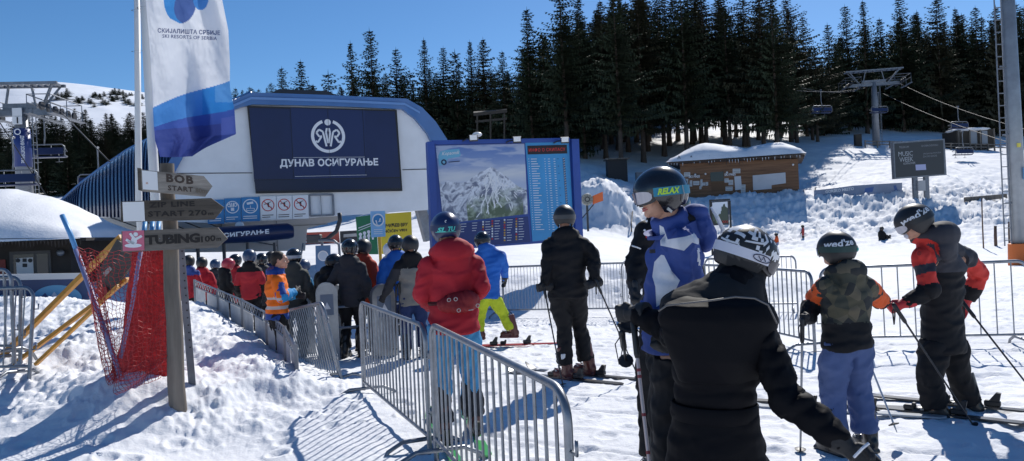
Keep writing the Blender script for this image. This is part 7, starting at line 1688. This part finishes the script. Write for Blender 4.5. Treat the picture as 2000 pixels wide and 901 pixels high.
# --- man in black and red, bending towards the boy
def red_black_man():
    d = 6.2
    def jp(c, nr, J, s):
        z = c[:, 2]; r = np.zeros(len(c), int)
        dd, t = arm_info(c, J, 'L'); r[(dd < .10*s) & (t < .13)] = 1; r[(dd < .10*s) & (t > .27) & (t < .43)] = 1
        dn = np.array(J['neck']); sl = np.array(J['sL']); r[(np.linalg.norm(c-(dn*.35+sl*.65), axis=1) < .115*s) & (nr[:, 1] > -.35)] = 1
        dd, t = arm_info(c, J, 'R'); r[(dd < .10*s) & (t > .12) & (t < .75)] = 1
        yk = (z > J['chest'].z-.02) & (r == 0); r[yk] = 2
        return r
    wj = {'hip': P(1842, 655, 6.2), 'belly': P(1838, 600, 6.2), 'chest': P(1843, 525, 6.17), 'neck': P(1822, 462, 6.1), 'head': P(1786, 437, 6.02), 'sL': P(1800, 502, 5.98), 'sR': P(1884, 500, 6.35), 'eL': P(1818, 566, 5.9), 'wL': P(1768, 592, 5.95), 'eR': P(1911, 535, 6.5), 'wR': P(1890, 585, 6.55),
          'hL': P(1825, 668, 6.15), 'hR': P(1858, 668, 6.25), 'kL': P(1816, 738, 6.1), 'kR': P(1872, 730, 6.28), 'aL': P(1826, 800, 6.15), 'aR': P(1893, 790, 6.35)}
    root, J, s, HM, hel = person('man in a black and red jacket and black trousers bending his head towards the boy', 1842, 392, d, R(42), DK, BLK2, 'matt', wj=wj, voxel=.012, fat=1.13, hem=.83, wr=.010, seed=71, group=GF, jpaint=jp, jmats=[DK, REDP, DGREY], head_yaw=R(30), head_pitch=R(-24), head_roll=0, gl=mat('glove_red', (.55, .03, .035), .6, bump=.3, bscale=80, bdist=.003), gog=True, strap_m=HBM, hood_size=1.35, hands=('grip', 'relaxed'), x=P(1842, 800, d).x, height=1.86, handax={'L': (-.35, .3, 1)}, pantw=1.12, toeL=R(8), toeR=R(-2), boots=mat('boot_dark', (.035, .03, .025), .35, coat=.2), skin_face='fine')
    m = MB(); htext(m, "wed'ze", R(-42), R(-150), R(0), R(24), .004, .03, .1, tilt=.22); m.build('lettering', LETW, hel, local=True)
    m = MB(); q = P(1794, 495, 5.9); 
    m.tube([q+Vector((.014*math.cos(a), -.012, .014*math.sin(a))) for a in [k*PI/6 for k in range(13)]], .002, 4, caps=False); m.build('sleeve_badge', BLACK, root)
    mk = MB(); mk.ell((0, .098, -.06), (.03, .018, .03)); me = mesh_of(mk, [WHT]); inst(me, 'mouth_mask', root, HM)
    W = root_mat(root)
    ski_pole(P(1754, 608, 5.85), P(1909, 843, 5.85), 'black pole running from the red glove down across the black trousers'); ski_pole(P(1888, 600, 6.4), P(2060, 820, 5.95), 'black pole slanting out of the picture at the right')
    for S, lb in (('L', 'near ski of the man in black and red, its tail at the right'), ('R', 'far ski of the man in black and red')):
        a = W @ J['a'+S]; ski((a.x, a.y, gz(a.x, a.y, False)+.0), R(50), SKB, lb, 1.7)
    m = MB()
    for S in 'LR':
        for q in (.3, .62): p = J['k'+S].lerp(J['a'+S], q)+Vector((-.085, -.03, 0)); m.box(p, (.01, .012, .045), bev=.003)
    m.build('knee_badge', mat('badge_grey', (.35, .35, .36), .4), root, local=True)
red_black_man()
# pair of dark skis lying on the snow left of him
ski((P(1655, 795, 6.35).x, 6.35, gz(2.8, 6.35, False)), R(64), SKW, 'pale ski lying across the lane behind the boy', 1.6); ski((P(1630, 792, 6.6).x, 6.6, gz(2.8, 6.6, False)), R(66), SKB, 'dark ski lying across the lane behind the boy', 1.6)
# ------------------------------------------------------------ the queue at the gates
def yoke(zc, lo=0, hi=1): return lambda c, nr, J, s: np.where(c[:, 2] > zc*s, hi, lo)
def q(label, px, top, d, rz, jk, tr, helm='black', **k):
    k.setdefault('voxel', .022); k.setdefault('seed', int(px)); k.setdefault('group', GQ); k.setdefault('wr', .010); k.setdefault('fat', 1.1)
    return person(label, px, top, d, R(rz), jk, tr, helm, **k)
r_, J, s, HM, hel = q('tall skier in a dark grey jacket between the turnstiles, seen from behind', 690, 466, 10.8, -8, CHAR, BLK2, 'black', lj={'wL': (-.30, .22, 1.12), 'eL': (-.30, .0, 1.18)})
q('skier in a red orange jacket right behind the tall one in dark grey', 716, 466, 11.6, -25, cloth('red_orange', (.52, .05, .02)), BLK2, 'matt', lj={'wR': (.33, .05, 1.0)})
q('skier in black with a black helmet leaning at the left turnstile', 642, 490, 11.3, -45, BLK, BLK2, 'black', lj={'head': (.05, .16, 1.62), 'neck': (.02, .09, 1.48), 'wR': (.30, .35, 1.25)}, gog=True, strap_m=HBM, lens=mat('lens_red', (.4, .03, .03), .15, metal=.5))
q('skier in a blue jacket and dark trousers, left of the one in khaki grey', 781, 458, 11.2, 15, BLUEJ, NAVYC, 'black', gog=True)
def kp(c, nr, J, s):
    d1, _ = arm_info(c, J, 'L'); d2, _ = arm_info(c, J, 'R'); r = np.where(c[:, 2] > 1.36*s, 1, 0); r[((d1 < .09*s) | (d2 < .09*s)) & (c[:, 2] < 1.36*s)] = 2; return r
q('skier in a khaki grey and black jacket holding poles, left of the red jacket', 810, 459, 10.3, 20, GREYG, NAVYC, 'matt', jpaint=kp, jmats=[GREYG, DK, CHAR], lj={'eL': (-.30, .02, 1.18), 'wL': (-.40, .10, .98)}, hands=('grip', 'relaxed'))
ski_pole(P(774, 565, 10.2), P(771, 690, 10.2), 'left of two dark poles hanging beside the khaki grey skier'); ski_pole(P(779, 563, 10.2), P(786, 694, 10.3), 'right of two dark poles hanging beside the khaki grey skier')
q('person in a white woolly hat behind the blue jacket', 770, 474, 13.3, 30, cloth('pale_jacket', (.45, .45, .48)), BLK2, 'white')
q('skier in an olive grey jacket with a patterned helmet, right of the orange vest', 578, 483, 10.9, 10, OLIVE, BLK2, 'black', gog=True, strap_m=mat('strap_pale', (.4, .42, .45), .5), lj={'wR': (.30, .1, .95), 'head': (.02, .10, 1.66)})
def rbp(c, nr, J, s): d1, t1 = arm_info(c, J, 'L'); d2, t2 = arm_info(c, J, 'R'); r = np.where(c[:, 2] > 1.38*s, 1, 0); r[(np.minimum(d1, d2) < .085*s) & (np.where(d1 < d2, t1, t2) > .55)] = 1; return r
q('skier in a red jacket with black shoulders and slate helmet, left of the orange vest', 495, 488, 12.5, 8, REDJ, BLK2, 'slate', jpaint=rbp, jmats=[cloth('red_jacket_bright', (.5, .03, .04)), DK], wide=1.1)
q('skier with a black helmet just behind the slate helmet', 519, 494, 14.0, 25, CHAR, BLK2, 'black'); q('skier with a black helmet right behind the hair of the vest man', 537, 490, 14.7, 0, NAVYC, BLK2, 'matt')
q('skier in a black coat with a red pink helmet', 447, 506, 13.1, -35, BLK, BLK2, 'red', wide=1.1, lj={'head': (.04, .10, 1.66)}, hood_size=1.2); q('skier with a black helmet behind the red pink one', 466, 496, 15.0, -20, REDJ, BLK2, 'black')
q('skier in a plain red jacket with a dark hood, second from the left end', 402, 502, 15.8, 12, REDJ, BLK2, 'matt'); q('skier in a red and blue jacket at the left end of the queue', 376, 499, 14.9, 5, REDJ, BLK2, 'matt', jpaint=yoke(1.36), jmats=[REDJ, BLUE2])
q('small skier with a pale blue helmet between olive jacket and arrow sign', 598, 507, 12.8, -30, cloth('teal_jacket', (.03, .2, .35)), BLK2, 'slate')
q('skier in dark clothes with a grey helmet far back by the board posts', 428, 506, 17.5, 10, CHAR, BLK2, 'slate'); q('skier in navy with a matt helmet at the back of the queue', 355, 500, 17.1, 10, NAVYC, BLK2, 'matt')
# the attendant in the orange vest
def attendant():
    def jp(c, nr, J, s):
        z = c[:, 2]/s; d1, t1 = arm_info(c, J, 'L'); d2, t2 = arm_info(c, J, 'R'); arm = ((d1 < .082*s) & (t1 > .10)) | ((d2 < .082*s) & (t2 > .10)); r = np.where((z > .93) & (z < 1.49), 1, 0)
        r[(z > 1.00) & (z < 1.045) & (r == 1)] = 2; r[(z > 1.13) & (z < 1.175) & (r == 1)] = 2; r[arm] = 0; r[arm & (np.where(d1 < d2, t1, t2) > .45)] = 3; return r
    root, J, s, HM, hel = person('lift attendant in an orange high visibility vest over a blue jacket, arms folded', 545, 487, 9.6, R(-62), BLUEJ, BLK2, None, voxel=.014, fat=1.16, hem=.84, wr=.009, seed=81, group=GQ, jpaint=jp, jmats=[cloth('jacket_blue', (.02, .07, .30)), HV, REFL, cloth('jacket_cyan', (.03, .28, .60))], bare=True, hood=True, hood_size=1.0,
        lj={'eR': (.25, .02, 1.17), 'wR': (.05, .24, 1.22), 'eL': (-.24, .08, 1.17), 'wL': (.03, .28, 1.16), 'head': (.02, .06, 1.68)}, head_yaw=R(-18), gz_=-.08)
    m = MB(); inv = root_mat(root).inverted(); n_ = Vector((0, -1, 0))
    def t_(t, x0, y0, x1, y1, h, dd): a, b = P(x0, y0, dd*.85), P(x1, y1, dd*.85); text_on(m, t, a, b-a, Vector((0, 0, h/FPX*dd*.85)), .02)
    t_('SKI', 521, 530, 534, 525, 6, 11.08); t_('1', 519, 550, 522, 549, 12, 11.08); m.build('lettering', mat('vest_print', (.12, .03, .02), .6), root)
attendant()
# ------------------------------------------------------------ far figures on the snow
SIT = {'hip': (0, 0, .14), 'belly': (0, .0, .28), 'chest': (0, .02, .48), 'neck': (0, .04, .64), 'head': (0, .07, .80), 'sL': (-.17, .02, .56), 'sR': (.17, .02, .56), 'eL': (-.25, .1, .34), 'eR': (.25, .1, .34), 'wL': (-.2, .3, .22), 'wR': (.2, .3, .22), 'hL': (-.1, 0, .13), 'hR': (.1, 0, .13), 'kL': (-.13, .40, .34), 'kR': (.13, .40, .34), 'aL': (-.13, .72, .10), 'aR': (.13, .72, .10)}
def far(label, px, d, rz, jk, tr, hl, sit=True, h=1.3):
    x = G(px, d).x; return person(label, px, 0, d, R(rz), jk, tr, hl, lj=SIT if sit else None, x=x, height=h*1.0, voxel=.035, hem=.10 if sit else .8, group='children playing at the foot of the snow bank', seed=int(px), fat=1.15)
far('child in bright orange sitting in the snow below the bank', 1518, 50, 60, ORG, ORG, 'matt', h=1.35); far('child in a red and grey suit standing in the snow, right of the orange one', 1569, 50, 40, cloth('red_grey_suit', (.35, .05, .05)), cloth('red_grey_suit', (.35, .05, .05)), 'matt', False, .95)
far('person in black sitting in the snow left of the black and red jacket', 1722, 47, -60, BLK, BLK2, 'matt', h=1.75); far('person in a red hat and black trousers sitting below the framed poster', 1402, 45, -70, cloth('maroon_top', (.18, .04, .05)), BLK2, 'red', h=1.6)
for px_, lb in ((139, 'skier in orange trousers left of the pair behind the kiosk'), (150, 'skier in orange trousers right of the pair behind the kiosk')): far(lb, px_, 29, 10, CHAR, ORG, 'matt', False, 1.7)
# ------------------------------------------------------------ separate pieces become parts of their own
def split_islands(o):
    me = o.data; n = len(me.vertices); p = list(range(n))
    def find(a):
        while p[a] != a: p[a] = p[p[a]]; a = p[a]
        return a
    for e in me.edges:
        a, b = find(e.vertices[0]), find(e.vertices[1])
        if a != b: p[a] = b
    groups = {}
    for f in me.polygons: groups.setdefault(find(f.vertices[0]), []).append(f)
    if len(groups) < 2: return
    for gi, fs in enumerate(groups.values()):
        idx = {}; vs = []; F = []
        for f in fs:
            r = []
            for v in f.vertices:
                if v not in idx: idx[v] = len(vs); vs.append(tuple(me.vertices[v].co))
                r.append(idx[v])
            F.append(r)
        m2 = bpy.data.meshes.new(o.name.split('.')[0]); m2.from_pydata(vs, [], F)
        for q in me.materials: m2.materials.append(q)
        m2.polygons.foreach_set('use_smooth', [fs[0].use_smooth]*len(F))
        if gi == 0: o.data = m2
        else: c = bpy.data.objects.new(o.name.split('.')[0], m2); COL.objects.link(c); c.parent = o.parent; c.matrix_basis = o.matrix_basis.copy()
for o in list(COL.objects):
    if o.type == 'MESH' and o.parent and o.name.split('.')[0] in ('post', 'snow_guard', 'screw', 'pane', 'window', 'tread', 'rail', 'red_band', 'clip', 'buckle_', 'knee_badge', 'support_leg', 'snap_button', 'number_plate'): split_islands(o)
